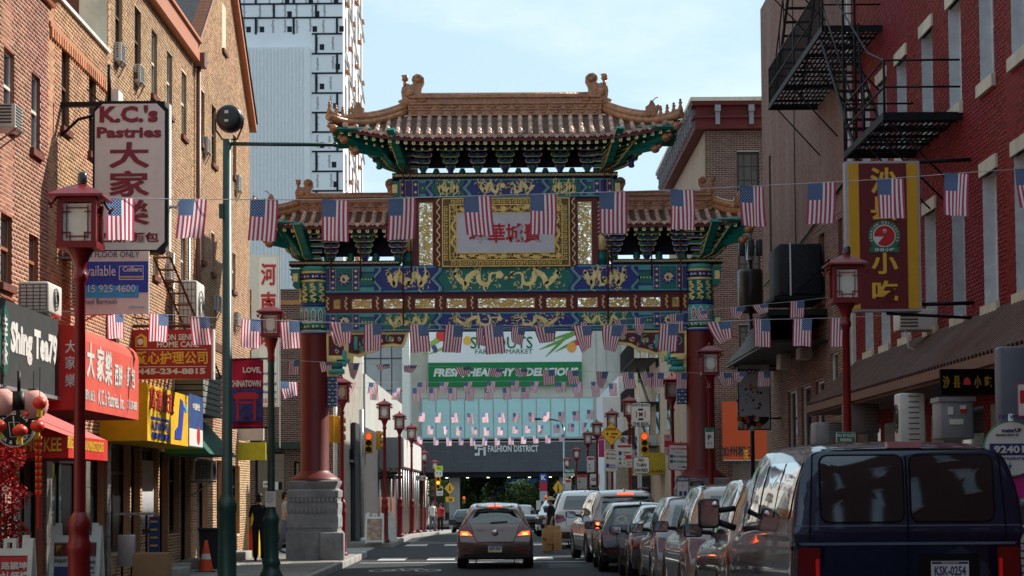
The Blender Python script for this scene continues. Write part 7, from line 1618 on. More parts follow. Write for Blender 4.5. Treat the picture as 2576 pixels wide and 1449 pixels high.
def plate(t,x,y,z,txt_,w=.305,state=False):
    m=MB(); m.box((x-w/2,y-.012,z-w*.25),(x+w/2,y,z+w*.25)); p=m.build('number_plate',mat('plate white',(.62,.62,.58),.45),t,local=True)
    for q in ((z+w*.17,z+w*.235,NAVY),(z-w*.235,z-w*.19,YEL)): m=MB(); m.box((x-w*.48,y-.0135,q[0]),(x+w*.48,y-.012,q[1])); m.build('plate_band',q[2],p,local=True)
    o=text('plate_number',txt_,NAVY,p,(x,y-.016,z-.01*w),wdt=w*.84,hgt=w*.26,rootloc=False,bold=.03,ext=0)
    if state: text('plate_state','PENNSYLVANIA',white,p,(x,y-.017,z+w*.203),wdt=w*.45,hgt=w*.04,rootloc=False,ext=0)
# --- the taupe hatchback in the lane
TAU=cpaint('taupe metallic paint',(.20,.14,.12),.5,.3)
Yh=44.3; xh=(onY(1147,1400,Yh).x+onY(1344,1400,Yh).x)/2
hatch=[(0,.24,.60,.62,.93,.90,.82),(.04,.24,.72,.80,.96,.94,.8),(.10,.22,.90,.98,.985,.93,.72),(.42,.2,.93,1.30,.99,.91,.66),(.75,.2,.93,1.415,1,.90,.64),(1.3,.2,.92,1.455,1,.89,.66),(2.1,.2,.90,1.45,1,.88,.66),(2.55,.2,.90,1.38,1,.88,.64),(3.1,.2,.90,.99,1,.86,.6),(3.7,.22,.80,.88,.97,.8,.6),(4.05,.25,.62,.72,.88,.7,.5),(4.15,.3,.5,.55,.75,.6,.4)]
t,b,dc,bv=vehicle('hatchback_car','taupe hatchback seen from behind with lit brake lights, in the middle of the street','car',(xh,Yh,0),0,1.70,hatch,TAU,(.78,3.32),.31)
dc('rear_window',[(-.50,1.345),(.50,1.345),(.60,1.22),(.66,1.06),(.50,1.0),(-.50,1.0),(-.66,1.06),(-.60,1.22)],CG,off=.008)
dc('rear_spoiler',[(-.56,1.43),(.56,1.43),(.58,1.375),(-.58,1.375)],TAU,off=.03,sub_=6)
dc('high_brake_lamp',RR(-.16,.16,1.375,1.405,.012),TLH if False else TLON,off=.04)
for s in (-1,1):
    dc('tail_lamp',[(s*.56,.72),(s*.44,.72),(s*.56,.90),(s*.60,1.1),(s*.70,1.12),(s*.76,.98),(s*.79,.80),(s*.78,.74)],TLR,off=.014)
    dc('brake_lamp',[(s*.50,.735),(s*.60,.83),(s*.76,.84),(s*.775,.75)],TLON,off=.018); dc('brake_bulb',[(s*.60,.755),(s*.63,.80),(s*.72,.80),(s*.73,.76)],TLH,off=.022)
    dc('reflector',RR(-.72 if s<0 else .44,-.44 if s<0 else .72,.40,.46,.02),TLR,off=.012)
    dc('side_window',[(.62,1.02),(.85,1.33),(1.5,1.37),(2.2,1.36),(2.85,1.0),(1.5,.98)],CG,'left' if s<0 else 'right',off=.006)
    mirror_(t,s,2.75,1.0,hw=.83)
dc('hatch_gap',[(-.56,.99),(-.42,.62),(-.36,.585),(.36,.585),(.42,.62),(.56,.99)],SEAM,strip=.014,closed=False,off=.006)
dc('bumper_crease',[(-.5,.36),(-.38,.475),(.38,.475),(.5,.36)],mat('shaded crease',(.05,.035,.03),.5),strip=.012,closed=False,off=.006)  # shade of the crease painted as a strip of darkened body colour
dc('lower_valance',[(-.72,.33),(.72,.33),(.66,.25),(-.66,.25)],PLAS,off=.008)
m=MB(); m.lathe([(0,-.02),(.06,-.018),(.07,0)],(0,.0,.80),20,axis='y',sx=1.1); lg=m.build('badge_ring',CHR,t,local=True); lg.location=(0,.02,0)
m=MB(); m.cb((0,.0,.80),(.012,.012,.07),0,Matrix.Rotation(.3,3,'Y')); m.cb((-.022,.0,.80),(.012,.012,.08),0,Matrix.Rotation(.3,3,'Y')); m.cb((.022,.0,.80),(.012,.012,.08),0,Matrix.Rotation(.3,3,'Y')); g=m.build('badge',CHR,t,local=True); g.location=(0,-.006,0)
plate(t,0,-.012,.445,'NJW-9581')
dc('wiper',[(-.1,1.02),(.28,1.045)],PLAS,strip=.03,closed=False,off=.02)
m=MB(); m.tube([(0,.55,1.37),(0,.45,1.55)],.006,4); m.sph((0,.56,1.385),(.03,.04,.02)); m.build('antenna',PLAS,t,local=True)
text('model_lettering','ACCENT',CHR,t,(-.32,.02,.86),wdt=.13,hgt=.02,rootloc=False,ext=0)
# --- the dark blue van
NVY=cpaint('navy van paint',(.004,.011,.045),.25,.25)
xv=3.26; Yv=16.26
van=[(0,.42,1.34,1.36,.97,.985,.96),(.035,.38,1.37,1.75,.985,.99,.93),(.08,.36,1.38,2.0,.99,.985,.87),(.16,.34,1.38,2.05,1,.98,.81),(.5,.34,1.38,2.095,1,.98,.80),(1.6,.34,1.37,2.115,1,.98,.80),(2.8,.34,1.35,2.115,1,.975,.80),(3.5,.34,1.32,2.085,1,.97,.79),(3.95,.34,1.28,2.0,1,.96,.75),(4.5,.34,1.20,1.34,1,.95,.6),(5.0,.4,1.0,1.12,.95,.85,.6),(5.15,.5,.75,.8,.85,.7,.5)]
t,b,dc,bv=vehicle('parked_van','dark navy passenger van filling the lower right corner, plate KSK-0254','van',(xv,Yv,0),0,1.90,van,NVY,(1.1,4.3),.36)
for (x0,x1,nm) in ((-.70,-.035,0),(.035,.70,1)):
    dc('window_seal',RR(x0-.016,x1+.016,1.425,1.99,.075),SEAM,off=.004,sub_=3); dc('rear_window',RR(x0,x1,1.44,1.975,.06),CG,off=.010,sub_=3)
dc('door_gap',[(0,.5),(0,2.06)],SEAM,strip=.014,closed=False,off=.012,sub_=16)
dc('door_outline',[(-.80,.5),(-.80,1.35),(-.76,2.03),(.76,2.03),(.80,1.35),(.80,.5)],SEAM,strip=.012,closed=False,off=.010,sub_=16)
dc('trim_line',[(-.92,1.26),(.92,1.26)],mat('worn trim strip',(.10,.12,.18),.4),strip=.022,closed=False,off=.012,sub_=20); dc('crease_line',[(-.92,1.405),(.92,1.405)],MT['worn trim strip'],strip=.008,closed=False,off=.008,sub_=20)
for s in (-1,1):
    xs=sorted((s*.90,s*.72)); dc('tail_lamp',RR(xs[0],xs[1],.80,1.23,.02),TLR,off=.02,sub_=3); xs=sorted((s*.76,s*.73)); dc('lamp_strip',RR(xs[0],xs[1],.86,1.14,.01),mat('bright lamp strip',(.5,.01,.01),.2,emit=(.6,.01,.01),estr=.12),off=.026,sub_=2)
    f='left' if s<0 else 'right'
    for (a,b_) in ((.35,1.25),(1.32,2.3),(2.42,3.1)): dc('side_window',RR(a,b_,1.46,1.94,.06),CG,f,off=.008,sub_=3)
    dc('door_window',[(3.2,1.42),(3.2,1.93),(3.62,1.93),(4.05,1.45),(4.05,1.40)],CG,f,off=.008)
    dc('side_trim',[(.1,1.22),(4.7,1.12)],MT['worn trim strip'],f,strip=.03,closed=False,off=.012,sub_=20)
    for yy in (2.36,3.15): dc('door_gap',[(yy,.5),(yy,2.02)],SEAM,f,strip=.012,closed=False,off=.006,sub_=12)
dc('windscreen',[(-.72,1.28),(.72,1.28),(.62,1.9),(-.62,1.9)],CG,'front',off=.01)
m=MB(); m.box((-.14,.09,2.04),(.14,.2,2.09)); hb=m.build('high_brake_lamp',mat('faded lamp',(.45,.18,.2),.4),t,local=True)
m=MB(); m.bb((0,-.04,.50),(1.86,.16,.16),.04); m.build('rear_bumper',PLAS,t,local=True)
plate(t,.33,-.02,1.04,'KSK-0254',state=True)
dc('plate_recess',RR(.08,.58,.9,1.17,.02),SEAM,off=.006)
m=MB(); m.tube([(-.95,4.0,1.32),(-1.12,3.98,1.38)],.035,6); m.tube([(-.95,4.0,1.52),(-1.12,3.98,1.50)],.03,6); mo=m.build('mirror_arm',PLAS,t,local=True)
m=MB(); m.bb((-1.22,3.98,1.47),(.22,.1,.30),.05); m.build('wing_mirror',PLAS,t,local=True); m=MB(); m.prism(RR(-1.31,-1.13,1.34,1.60,.04),3.918,3.928); m.build('mirror_glass',mat('mirror glass',(0,0,0)),t,local=True); m=MB(); m.sph((-1.16,3.918,1.56),(.035,.01,.035),0,12,8); m.build('spot_mirror',CHR,t,local=True)
# --- generic parked cars
def suv(name,label,x,Y,L,Hh,W,pm,lit=False,rz=0,kind='suv',z0=0,cat='car',sticker=False,txt_='GRZ-4417',trim=None):
    k=L/4.6; h=Hh/1.7
    if kind=='suv': st=[(0,.30,.66,.70,.93,.92,.86),(.05,.26,.86,.95,.97,.95,.84),(.12,.24,.98,1.10,.985,.95,.76),(.34,.22,1.02,1.52,.99,.93,.70),(.62,.22,1.02,1.66,1,.92,.70),(1.3,.22,1.01,1.70,1,.91,.70),(2.4,.22,1.0,1.68,1,.9,.70),(2.85,.22,1.0,1.58,1,.9,.66),(3.4,.22,1.0,1.12,1,.88,.6),(4.1,.24,.94,1.02,.98,.82,.6),(4.5,.28,.74,.82,.9,.7,.5),(4.6,.34,.6,.64,.8,.6,.4)]
    elif kind=='sedan': st=[(0,.28,.70,.74,.90,.88,.80),(.05,.24,.92,1.02,.95,.92,.72),(.5,.22,1.08,1.16,.98,.92,.62),(1.0,.22,1.08,1.42,.99,.91,.60),(1.5,.2,1.06,1.64,1,.90,.62),(2.2,.2,1.04,1.70,1,.89,.64),(2.7,.2,1.04,1.62,1,.89,.62),(3.4,.2,1.02,1.12,1,.87,.6),(4.1,.22,.94,1.0,.97,.8,.6),(4.5,.26,.72,.8,.88,.7,.5),(4.6,.32,.6,.64,.78,.6,.4)]
    else: st=[(0,.26,.62,.66,.93,.92,.84),(.04,.24,.86,.95,.97,.95,.82),(.10,.22,1.02,1.15,.985,.94,.74),(.38,.2,1.05,1.54,.99,.93,.70),(.8,.2,1.05,1.68,1,.92,.70),(1.8,.2,1.03,1.70,1,.91,.70),(2.7,.2,1.0,1.66,1,.9,.70),(3.2,.2,.98,1.45,1,.89,.64),(3.7,.22,.95,1.08,1,.87,.6),(4.2,.24,.86,.95,.96,.8,.58),(4.5,.26,.66,.76,.88,.7,.5),(4.6,.32,.55,.6,.8,.6,.4)]
    st=[(s[0]*k,s[1],s[2]*h,s[3]*h,*s[4:]) for s in st]
    t,b,dc,bv=vehicle(name,label,cat,(x,Y,z0),rz,W,st,pm,(.85*k,3.55*k),.34,trim=trim)
    hw=W/2; q=lambda a,b_:(a*k,b_*h)
    if kind=='sedan': sw=[[q(.95,1.14),q(1.2,1.42),q(1.7,1.57),q(1.85,1.57),q(1.85,1.12)],[q(1.92,1.12),q(1.92,1.58),q(2.5,1.55),q(3.05,1.2),q(3.05,1.1)]]; rw=[(-.55*hw/.85,1.2*h),(.55*hw/.85,1.2*h),(.46*hw/.85,1.58*h),(-.46*hw/.85,1.58*h)]
    else: sw=[[q(.42,1.14),q(.62,1.50),q(1.0,1.56),q(1.0,1.10)],[q(1.06,1.10),q(1.06,1.57),q(1.95,1.57),q(1.95,1.08)],[q(2.02,1.08),q(2.02,1.57),q(2.45,1.55),q(3.05,1.16),q(3.05,1.07)]]; rw=[(-.62*hw/.9,1.14*h),(.62*hw/.9,1.14*h),(.56*hw/.9,1.42*h),(.52*hw/.9,1.54*h),(-.52*hw/.9,1.54*h),(-.56*hw/.9,1.42*h)]
    dc('rear_window',rw,CG,off=.008)
    for s,f in ((-1,'left'),(1,'right')):
        for p in sw: dc('side_window',p,CG,f,off=.006)
        for yy in (1.0,1.98,3.1): dc('door_gap',[(yy*k,.32),(yy*k,1.05*h)],SEAM,f,strip=.012,closed=False,off=.004,sub_=8)
        for yy in (1.2,2.15): dc('door_handle',RR(yy*k,yy*k+.2,.93*h,.96*h,.01),CHR,f,off=.02,sub_=2)
        dc('sill',[(1.3*k,.25),(3.1*k,.25),(3.1*k,.36),(1.3*k,.36)],PLAS,f,off=.01)
        a=hw*.98; dc('tail_lamp',[(s*a*.62,.82*h),(s*a*.70,.98*h),(s*a*.93,1.0*h),(s*a*.95,.86*h),(s*a*.92,.74*h)],TLR,off=.012); dc('tail_lamp_side',[(.03,.80*h),(.05,.97*h),(.36*k,1.0*h),(.2*k,.84*h)],TLR,f,off=.010)
        if lit: dc('brake_lamp',[(s*a*.76,.80*h),(s*a*.76,.95*h),(s*a*.86,.95*h),(s*a*.86,.80*h)],TLON,off=.02); dc('brake_bulb',[(s*a*.79,.82*h),(s*a*.79,.93*h),(s*a*.83,.93*h),(s*a*.83,.82*h)],TLH,off=.026)
        dc('reflector',RR(min(s*a*.65,s*a*.85),max(s*a*.65,s*a*.85),.42,.47,.01),TLR,off=.012)
        mirror_(t,s,3.0*k,1.10*h,hw=hw*.93,w=.24,h=.17,arm=.06)
    if lit: dc('high_brake_lamp',RR(-.2,.2,1.585*h,1.625*h,.012),TLON,off=.02)
    dc('lower_valance',[(-hw*.85,.50),(hw*.85,.50),(hw*.8,.30),(-hw*.8,.30)],PLAS,off=.008)
    dc('windscreen',[(-hw*.75,1.15*h),(hw*.75,1.15*h),(hw*.6,1.58*h),(-hw*.6,1.58*h)],CG,'front',off=.008)
    for s in (-1,1): dc('headlamp',[(s*hw*.5,.72*h),(s*hw*.85,.78*h),(s*hw*.85,.66*h),(s*hw*.5,.66*h)],CHR,'front',off=.01)
    if kind=='suv':
        for s in (-1,1): m=MB(); m.tube([(s*hw*.66,.7*k,1.68*h),(s*hw*.66,.8*k,1.735*h),(s*hw*.66,2.3*k,1.735*h),(s*hw*.66,2.4*k,1.69*h)],.02,6); m.build('roof_rail',PLAS,t,local=True)
    dc('hatch_gap',[(-hw*.62,1.1*h),(-hw*.6,.66*h),(hw*.6,.66*h),(hw*.62,1.1*h)],SEAM,strip=.012,closed=False,off=.005)
    plate(t,0,.0,.8*h if kind!='sedan' else .62,txt_)
    m=MB(); m.lathe([(0,-.015),(.05,-.012),(.06,0)],(0,.03,1.0*h),16,axis='y'); m.build('badge',CHR,t,local=True)
    m=MB(); m.prism([(-.02,0),(.02,0),(0,.06)],0.02,.14); o=m.build('roof_antenna',pm,t,local=True); o.location=(0,.6*k,1.67*h)
    return t,dc
SIL=cpaint('silver beige paint',(.33,.29,.28),.5,.28); SL2=cpaint('silver grey paint',(.27,.27,.28),.55,.28); GRY=cpaint('graphite paint',(.06,.06,.065),.5,.26); BLK=cpaint('black car paint',(.012,.012,.014),.2,.2); PRL=cpaint('pearl white paint',(.62,.62,.62),.05,.3); BRZ=cpaint('bronze grey paint',(.13,.10,.09),.5,.25); PNK=cpaint('champagne paint',(.30,.23,.21),.5,.25)
sx=lambda xl,W: xl+W/2
suv('parked_minivan','dark bronze minivan parked directly ahead of the navy van',sx(2.42,1.9),22.2,4.4,1.86,1.9,BRZ,kind='hatch',txt_='LDT-2208')
suv('parked_car','champagne minivan with curved roof, second ahead of the navy van',sx(2.40,1.88),27.1,4.6,1.80,1.88,PNK,kind='suv',txt_='KXB-9012')
suv('parked_car','silver crossover parked third ahead of the navy van',sx(2.36,1.82),32.3,4.4,1.62,1.82,SL2,kind='hatch',txt_='MCL-3350')
suv('parked_car','grey low sedan parked behind the black hatchback with the sticker',sx(2.25,1.78),37.1,4.3,1.44,1.78,GRY,kind='sedan',txt_='HJP-7741')
t,dc=suv('parked_car','black hatchback with white polyhedron sticker in its rear window',sx(1.93,1.78),41.8,4.2,1.47,1.78,BLK,kind='hatch',lit=False,txt_='JWT-6120')
P=[(-.42+.11*math.cos(k*1.047+.5),1.10+.085*math.sin(k*1.047+.5)) for k in range(6)]; dc('hexagon_sticker',P,white,strip=.012,off=.02); dc('sticker_lines',[P[0],P[2],P[4]],white,strip=.009,off=.022)
suv('suv_car','silver beige SUV with lit tail lamps and black lower trim pulling out of the row',sx(1.95,1.85),47.6,4.6,1.74,1.85,SIL,lit=True,rz=R(5),txt_='LSR-4471',trim=PLAS)
suv('white_minivan','white minivan with dark rear window beyond the silver beige SUV',sx(1.35,1.98),59.5,4.9,1.74,1.98,PRL,kind='hatch',txt_='KTN-2036',cat='van')
suv('white_suv','white SUV mostly hidden behind the white minivan',sx(1.55,1.85),72,4.6,1.68,1.85,PRL,txt_='LHC-8810')
suv('white_sedan','small white sedan left of the pedestrian with the hat',sx(1.15,1.78),79,4.5,1.44,1.78,PRL,kind='sedan',z0=zg(79),txt_='JZR-1189')
suv('dark_car','dark distant car just right of the taupe hatchback roof',.65,98,4.4,1.45,1.75,GRY,kind='sedan',z0=zg(98),txt_='HHD-3041')
suv('dark_car','black distant car at the left kerb by the farthest lamp posts',-2.7,128,4.4,1.5,1.75,BLK,kind='hatch',z0=zg(128),txt_='HBD-3141')
# ======================= right-hand building fittings =======================
IRON=mat('black iron',(.007,.008,.010),.6,var=.2)
t=thing('fire_escape','large black iron fire escape with slatted platforms and stairs on the red building','fire escape',(6.4,34,7.3))
def platform(y0,y1,x0,z,rail=.82,bars=True,slat=.105):
    m=MB(); y=y0
    xx=x0+.03
    while xx<6.88: m.box((xx,y0,z-.02),(xx+.035,y1,z)); xx+=.085
    while y<y1: m.box((x0,y,z-.045),(6.9,y+.02,z-.021)); y+=.42
    m.build('platform_slats',IRON,t,kind='stuff')
    m=MB(); m.box((x0-.03,y0-.04,z-.10),(x0+.01,y1+.04,z+.02)); m.box((x0,y0-.04,z-.10),(6.9,y0-.005,z+.02)); m.box((x0,y1+.005,z-.10),(6.9,y1+.04,z+.02))
    for k in range(5): yy=y0+(y1-y0)*(k+.5)/5; m.box((x0,yy-.02,z-.07),(6.9,yy+.02,z-.022))
    m.build('platform_frame',IRON,t)
    m=MB()
    for zz in (rail,rail*.5): m.tube([(6.88,y0,z+zz),(x0,y0,z+zz),(x0,y1,z+zz),(6.88,y1,z+zz)],.017,5)
    for p in ((x0,y0),(x0,y1),(x0,(y0+y1)/2)): m.tube([(p[0],p[1],z),(p[0],p[1],z+rail)],.02,5)
    if bars:
        yy=y0
        while yy<y1: m.tube([(x0,yy,z),(x0,yy,z+rail)],.009,4); yy+=.14
        xx=x0
        while xx<6.9: m.tube([(xx,y1,z),(xx,y1,z+rail)],.009,4); xx+=.14
    m.build('railing',IRON,t)
    m=MB()
    for k in range(4): yy=y0+.2+(y1-y0-.4)*k/3; m.tube([(x0+.1,yy,z-.08),(6.88,yy,z-1.15)],.016,5)
    m.build('strut',IRON,t)
platform(29.8,33.2,5.73,7.36,bars=False); platform(36.0,43.4,5.82,10.15); platform(38.5,44.2,5.8,12.9)
def stair(a,b,w=.55,n=12):
    a,b=Vector(a),Vector(b); m=MB()
    for dx in (0,w): m.tube([a+Vector((dx,0,0)),b+Vector((dx,0,0))],.03,4)
    m.build('stringer',IRON,t); m=MB()
    for i in range(n): p=a.lerp(b,(i+.5)/n); m.box((p.x,p.y-.08,p.z-.01),(p.x+w,p.y+.08,p.z+.01))
    m.build('treads',IRON,t); m=MB(); u_=Vector((0,0,.75))
    m.tube([a+u_,b+u_],.016,5)
    for i in range(6): p=a.lerp(b,i/5); m.tube([p,p+u_],.011,4)
    m.build('stair_rail',IRON,t)
stair((5.85,36.6,10.15),(5.75,32.6,7.38)); stair((5.85,42.6,10.2),(5.85,39.2,12.9)); stair((5.9,44.5,12.9),(5.9,41.8,15.6))
m=MB()
for x in (5.95,6.15): m.tube([(x,34.6,6.6),(x,34.6,13)],.025,5)
for k in range(22): m.tube([(5.95,34.6,6.7+k*.28),(6.15,34.6,6.7+k*.28)],.012,4)
m.build('ladder',IRON,t)
m=MB(); m.tube([(5.75,29.9,8.2),(5.75,31.2,8.6),(5.85,36,11)],.015,4); m.tube([(6.0,33.4,9.6),(6.0,33.0,7.4)],.02,4); m.build('counterbalance_chain',IRON,t)
# blade sign
Y=29.2; t=thing('hanging_sign','yellow and dark red blade sign of a delicacies shop with green ring logo','sign',onY(2222,783,Y))
Xb=lambda u: onY(u,600,Y).x; Zb=lambda v: onY(2222,v,Y).z
m=MB(); m.box((Xb(2129),Y,Zb(783)),(Xb(2316),Y+.22,Zb(405))); m.build('box',steel,t)
m=MB(); m.box((Xb(2136),Y-.012,Zb(777)),(Xb(2310),Y,Zb(411))); m.build('yellow_face',mat('signal yellow face',(.62,.33,.01),.5,var=.06),t)
m=MB(); m.box((Xb(2162),Y-.018,Zb(777)),(Xb(2282),Y-.013,Zb(411))); m.build('dark_red_face',mat('oxblood face',(.13,.004,.006),.5,var=.06),t)
for c,v,h_ in (('沙',455,66),('县',525,60),('小',662,56),('吃',733,54)): text('character',c,YEL,t,(Xb(2224),Y-.026,Zb(v)),wdt=66*Y/F,hgt=h_*Y/F,bold=.05)
cx_,cz_=Xb(2224),Zb(594)
for nm,r_,mt_,k in (('green_ring',40,Gn,0),('white_disc',29,white,1),('red_disc',26,REDS,2)): m=MB(); m.cyl((cx_,Y-.024-.004*k,cz_),(cx_,Y-.02,cz_),r_*Y/F,n=32); m.build(nm,mt_,t)
m=MB(); s_=Y/F; m.prism([(cx_-29*s_,cz_-2*s_),(cx_-2*s_,cz_-2*s_),(cx_-18*s_,cz_-20*s_)],Y-.038,Y-.033); m.sph((cx_+1*s_,Y-.036,cz_+12*s_),(5*s_,.004,5*s_),0,10,6); m.build('white_notch',white,t)
m=MB(); m.sph((cx_,Y-.042,cz_+11*s_),(2.5*s_,.003,2.5*s_),0,8,5); m.build('dot',Gn,t)
for i,c in enumerate('SHAXIAN DELICACIES'):
    if c==' ': continue
    a=R(200-i*13.0); o=text('ring_letter',c,white,t,(0,0,0),hgt=6*s_,rootloc=False,bold=.03,ext=0); o.location=Vector((cx_+34.5*s_*math.cos(a),Y-.03,cz_+34.5*s_*math.sin(a)))-base_of(t); o.rotation_euler=(0,R(90)-a,0)
m=MB(); m.box((cx_-37*s_,Y-.036,Zb(636)),(cx_+37*s_,Y-.02,Zb(622))); m.build('green_label',Gn,t); text('small_characters','沙县小吃',white,t,(cx_,Y-.04,Zb(629)),wdt=52*s_,hgt=9*s_)
m=MB(); m.tube([(Xb(2316),Y+.1,Zb(405)),(6.9,Y+.1,Zb(400))],.03,6); m.tube([(Xb(2316),Y+.1,Zb(765)),(6.9,Y+.1,Zb(762))],.03,6); m.tube([(Xb(2230),Y+.1,Zb(787)),(6.9,Y+.1,Zb(800))],.025,6); m.build('bracket',IRON,t)
# corrugated canopy
CORR=mat('brown corrugated sheet',(.10,.05,.038),.6,.1,var=.3,scale=5,dirt=.4,stain=(.2,.13,.1))
t=thing('canopy','long brown corrugated metal canopy along the red building','canopy',(6.4,30,3.3)); y=19.0
while y<38.9:
    m=MB(); vs=[]
    for i in range(21):
        yy=y+.1*(i//2)+(.02 if i%2 else 0); dz=.05*(1 if ((i+1)//2)%2 else 0); vs+= [(6.9,yy,4.2+dz),(6.35,yy,3.74+dz),(5.88,yy,3.34+dz)]
    m.add(vs,[(3*i+j,3*i+3+j,3*i+4+j,3*i+1+j) for i in range(20) for j in (0,1)]); m.build('corrugated_sheet',CORR,t); y+=1.005
m=MB(); m.box((5.84,19,3.2),(5.92,39,3.33)); m.box((5.92,19,3.16),(6.9,39,3.2)); m.build('edge_fascia',mat('rusty fascia',(.2,.11,.08),.7,dirt=.5),t)
m=MB()
for k in range(11): m.box((5.92,19.5+k*1.9,3.2),(6.9,19.56+k*1.9,3.3))
m.build('rafters',rust,t)
def bx(nm,label,cat,u0,u1,v0,v1,Y,dep,m_,grille=None,fan=False):
    a,b=onY(u0,v1,Y),onY(u1,v0,Y); t=thing(nm,label,cat,((a.x+b.x)/2,Y,a.z)); m=MB(); m.bb(((a.x+b.x)/2,Y+dep/2,(a.z+b.z)/2),(b.x-a.x,dep,b.z-a.z),.03); m.build('case',m_,t)
    if grille:
        m=MB(); n=9
        for k in range(n): z=a.z+(b.z-a.z)*(k+.6)/(n+.3); m.box((a.x+(b.x-a.x)*grille[0],Y-.008,z),(a.x+(b.x-a.x)*grille[1],Y,z+.012))
        m.build('grille',GRL,t)
    if fan:
        m=MB(); zc=(a.z+b.z)/2
        for r_ in (.28,.2,.1): m.tube([(a.x-.01,Y+dep/2+dep*r_*math.cos(q*.524)*1.2,zc+(b.z-a.z)*r_*math.sin(q*.524)) for q in range(12)],.01,4,closed=True)
        m.build('fan_guard',GRL,t)
    return t,a,b
bx('condenser_unit','tall beige condenser unit under the corrugated canopy','condenser unit',2264,2328,988,1115,29,.4,ACW,(.35,.75),True)
t,a,b=bx('storage_bin','translucent grey plastic storage bin under the canopy','bin',2366,2450,1000,1105,26,.5,mat('grey plastic bin',(.22,.23,.25),.4,dirt=.2)); m=MB(); m.box((a.x-.02,25.97,b.z-.05),(b.x+.02,26.5,b.z+.01)); m.build('lid',MT['grey plastic bin'],t)
for (dx,dz,w_,h_,mm) in ((.1,-.12,.07,.1,white),(.26,-.1,.08,.05,white),(.26,-.15,.08,.05,REDS),(.12,-.28,.18,.07,WHT)): m=MB(); m.box((a.x+dx,25.985,b.z+dz-h_),(a.x+dx+w_,25.993,b.z+dz)); m.build('sticker',mm,t)
bx('condenser_unit','brown grey air conditioner box behind the large right lamp post','condenser unit',2130,2212,1012,1090,34,.5,mat('taupe metal box',(.16,.14,.13),.6),(.55,.95))
bx('window_air_conditioner','pale air conditioner above the van beside the green parking sign','air conditioner',2050,2120,1062,1118,37,.5,mat('grey appliance',(.3,.3,.3),.6),(.5,.95))
t,a,b=bx('electrical_cabinet','blue grey metal cabinet at the right edge under the canopy','cabinet',2517,2600,870,1130,19.2,.2,mat('blue grey metal',(.10,.115,.15),.5))
bx('vent_pillar','pale slotted metal pillar right of the grey storage bin','pillar',2408,2424,1010,1130,24.5,.1,mat('pale slotted metal',(.35,.35,.38),.6),(.2,.8)) if False else None
t=thing('neon_sign','dark shop sign with yellow characters and red arch logo under the canopy','sign',onY(2420,1000,24.2)); m=MB(); m.box((onY(2350,0,24).x,24,onY(0,1010,24).z),(onY(2500,0,24).x,24.1,onY(0,945,24).z)); m.build('panel',dark,t)
for c,u in zip('沙县小吃',(2362,2388,2440,2466)): text('character',c,mat('mustard print',(.28,.16,.02),.6),t,(onY(u,0,24).x,23.98,onY(0,978,24).z),wdt=.08,hgt=.15)
m=MB(); m.prism([(onY(2414,0,24).x+.045*math.cos(R(a_)),onY(0,985,24).z+.09*math.sin(R(a_))) for a_ in range(0,181,20)],23.985,24.0); m.build('arch_logo',REDS,t)
t=thing('window_air_conditioner','white window air conditioner with drain hose below the blade sign','air conditioner',onX(2290,826,6.5)); p=onX(2292,826,6.5); m=MB(); m.bb((6.6,p.y+.2,p.z+.14),(.6,.5,.34),.02); m.build('case',ACW,t); m=MB(); 
for k in range(5): m.box((6.32,p.y-.06,p.z+.02+k*.055),(6.6,p.y-.05,p.z+.045+k*.055))
m.build('side_louvre',GRL,t); m=MB(); m.tube([(6.4,p.y,p.z),(6.45,p.y,p.z-.3),(6.85,p.y,p.z-.5)],.015,5); m.build('drain_hose',white,t)
# stucco building fittings
t=thing('equipment_cage','black rounded equipment cage on the wall of the stucco building','cage',(6.4,43.5,5.9)); m=MB(); m.bb((6.42,44.0,6.5),(.95,1.6,1.15),.06); m.build('case',mat('black mesh panel',(.018,.02,.026),.6,var=.5,scale=14),t); m=MB(); m.box((6.18,43.17,5.93),(6.21,43.2,7.08)); m.build('white_strip',white,t); m=MB(); m.box((5.8,42.9,5.82),(6.9,44.9,5.9)); m.tube([(6.2,43.1,5.85),(6.9,42.2,6.6)],.03,4); m.build('shelf',IRON,t)
t=thing('metal_canopy','black stepped metal canopy projecting from the stucco building','canopy',(6.2,47,4.9)); m=MB()
for k in range(8): m.box((5.6+.02*k,42.6+k*1.1,5.45-k*.09),(6.9,43.75+k*1.1,5.58-k*.09))
m.build('stepped_roof',black,t); m=MB(); m.box((5.65,42.6,4.86),(6.9,51.4,4.92)); m.prism([(42.6,4.92),(42.6,5.45),(51.4,4.92)],5.62,5.66,axis='x'); m.build('side_board',black,t)
bx('condenser_unit','beige condenser unit left of pair on brick wall below the black canopy','condenser unit',1962,1990,872,928,46,.6,mat('beige appliance',(.45,.42,.36),.5,dirt=.3),(.2,.8)); bx('condenser_unit','beige condenser unit right of pair on brick wall below the black canopy','condenser unit',2012,2042,850,902,44,.6,MT['beige appliance'],(.2,.8))
Y=50; t=thing('hanging_sign','tall dark hanging sign of a snow dessert shop with berry and bowl picture','sign',onY(1884,1095,Y)); m=MB(); m.box((onY(1843,0,Y).x,Y,onY(0,1095,Y).z),(onY(1925,0,Y).x,Y+.15,onY(0,903,Y).z)); m.build('box',black,t)
m=MB(); m.box((onY(1846,0,Y).x,Y-.01,onY(0,1092,Y).z),(onY(1922,0,Y).x,Y,onY(0,906,Y).z)); m.build('face',mat('cool grey face',(.42,.46,.50),.5,var=.05),t); T(t,'SNOW',1884,934,Y-.02,56,12,black,bold=.04)
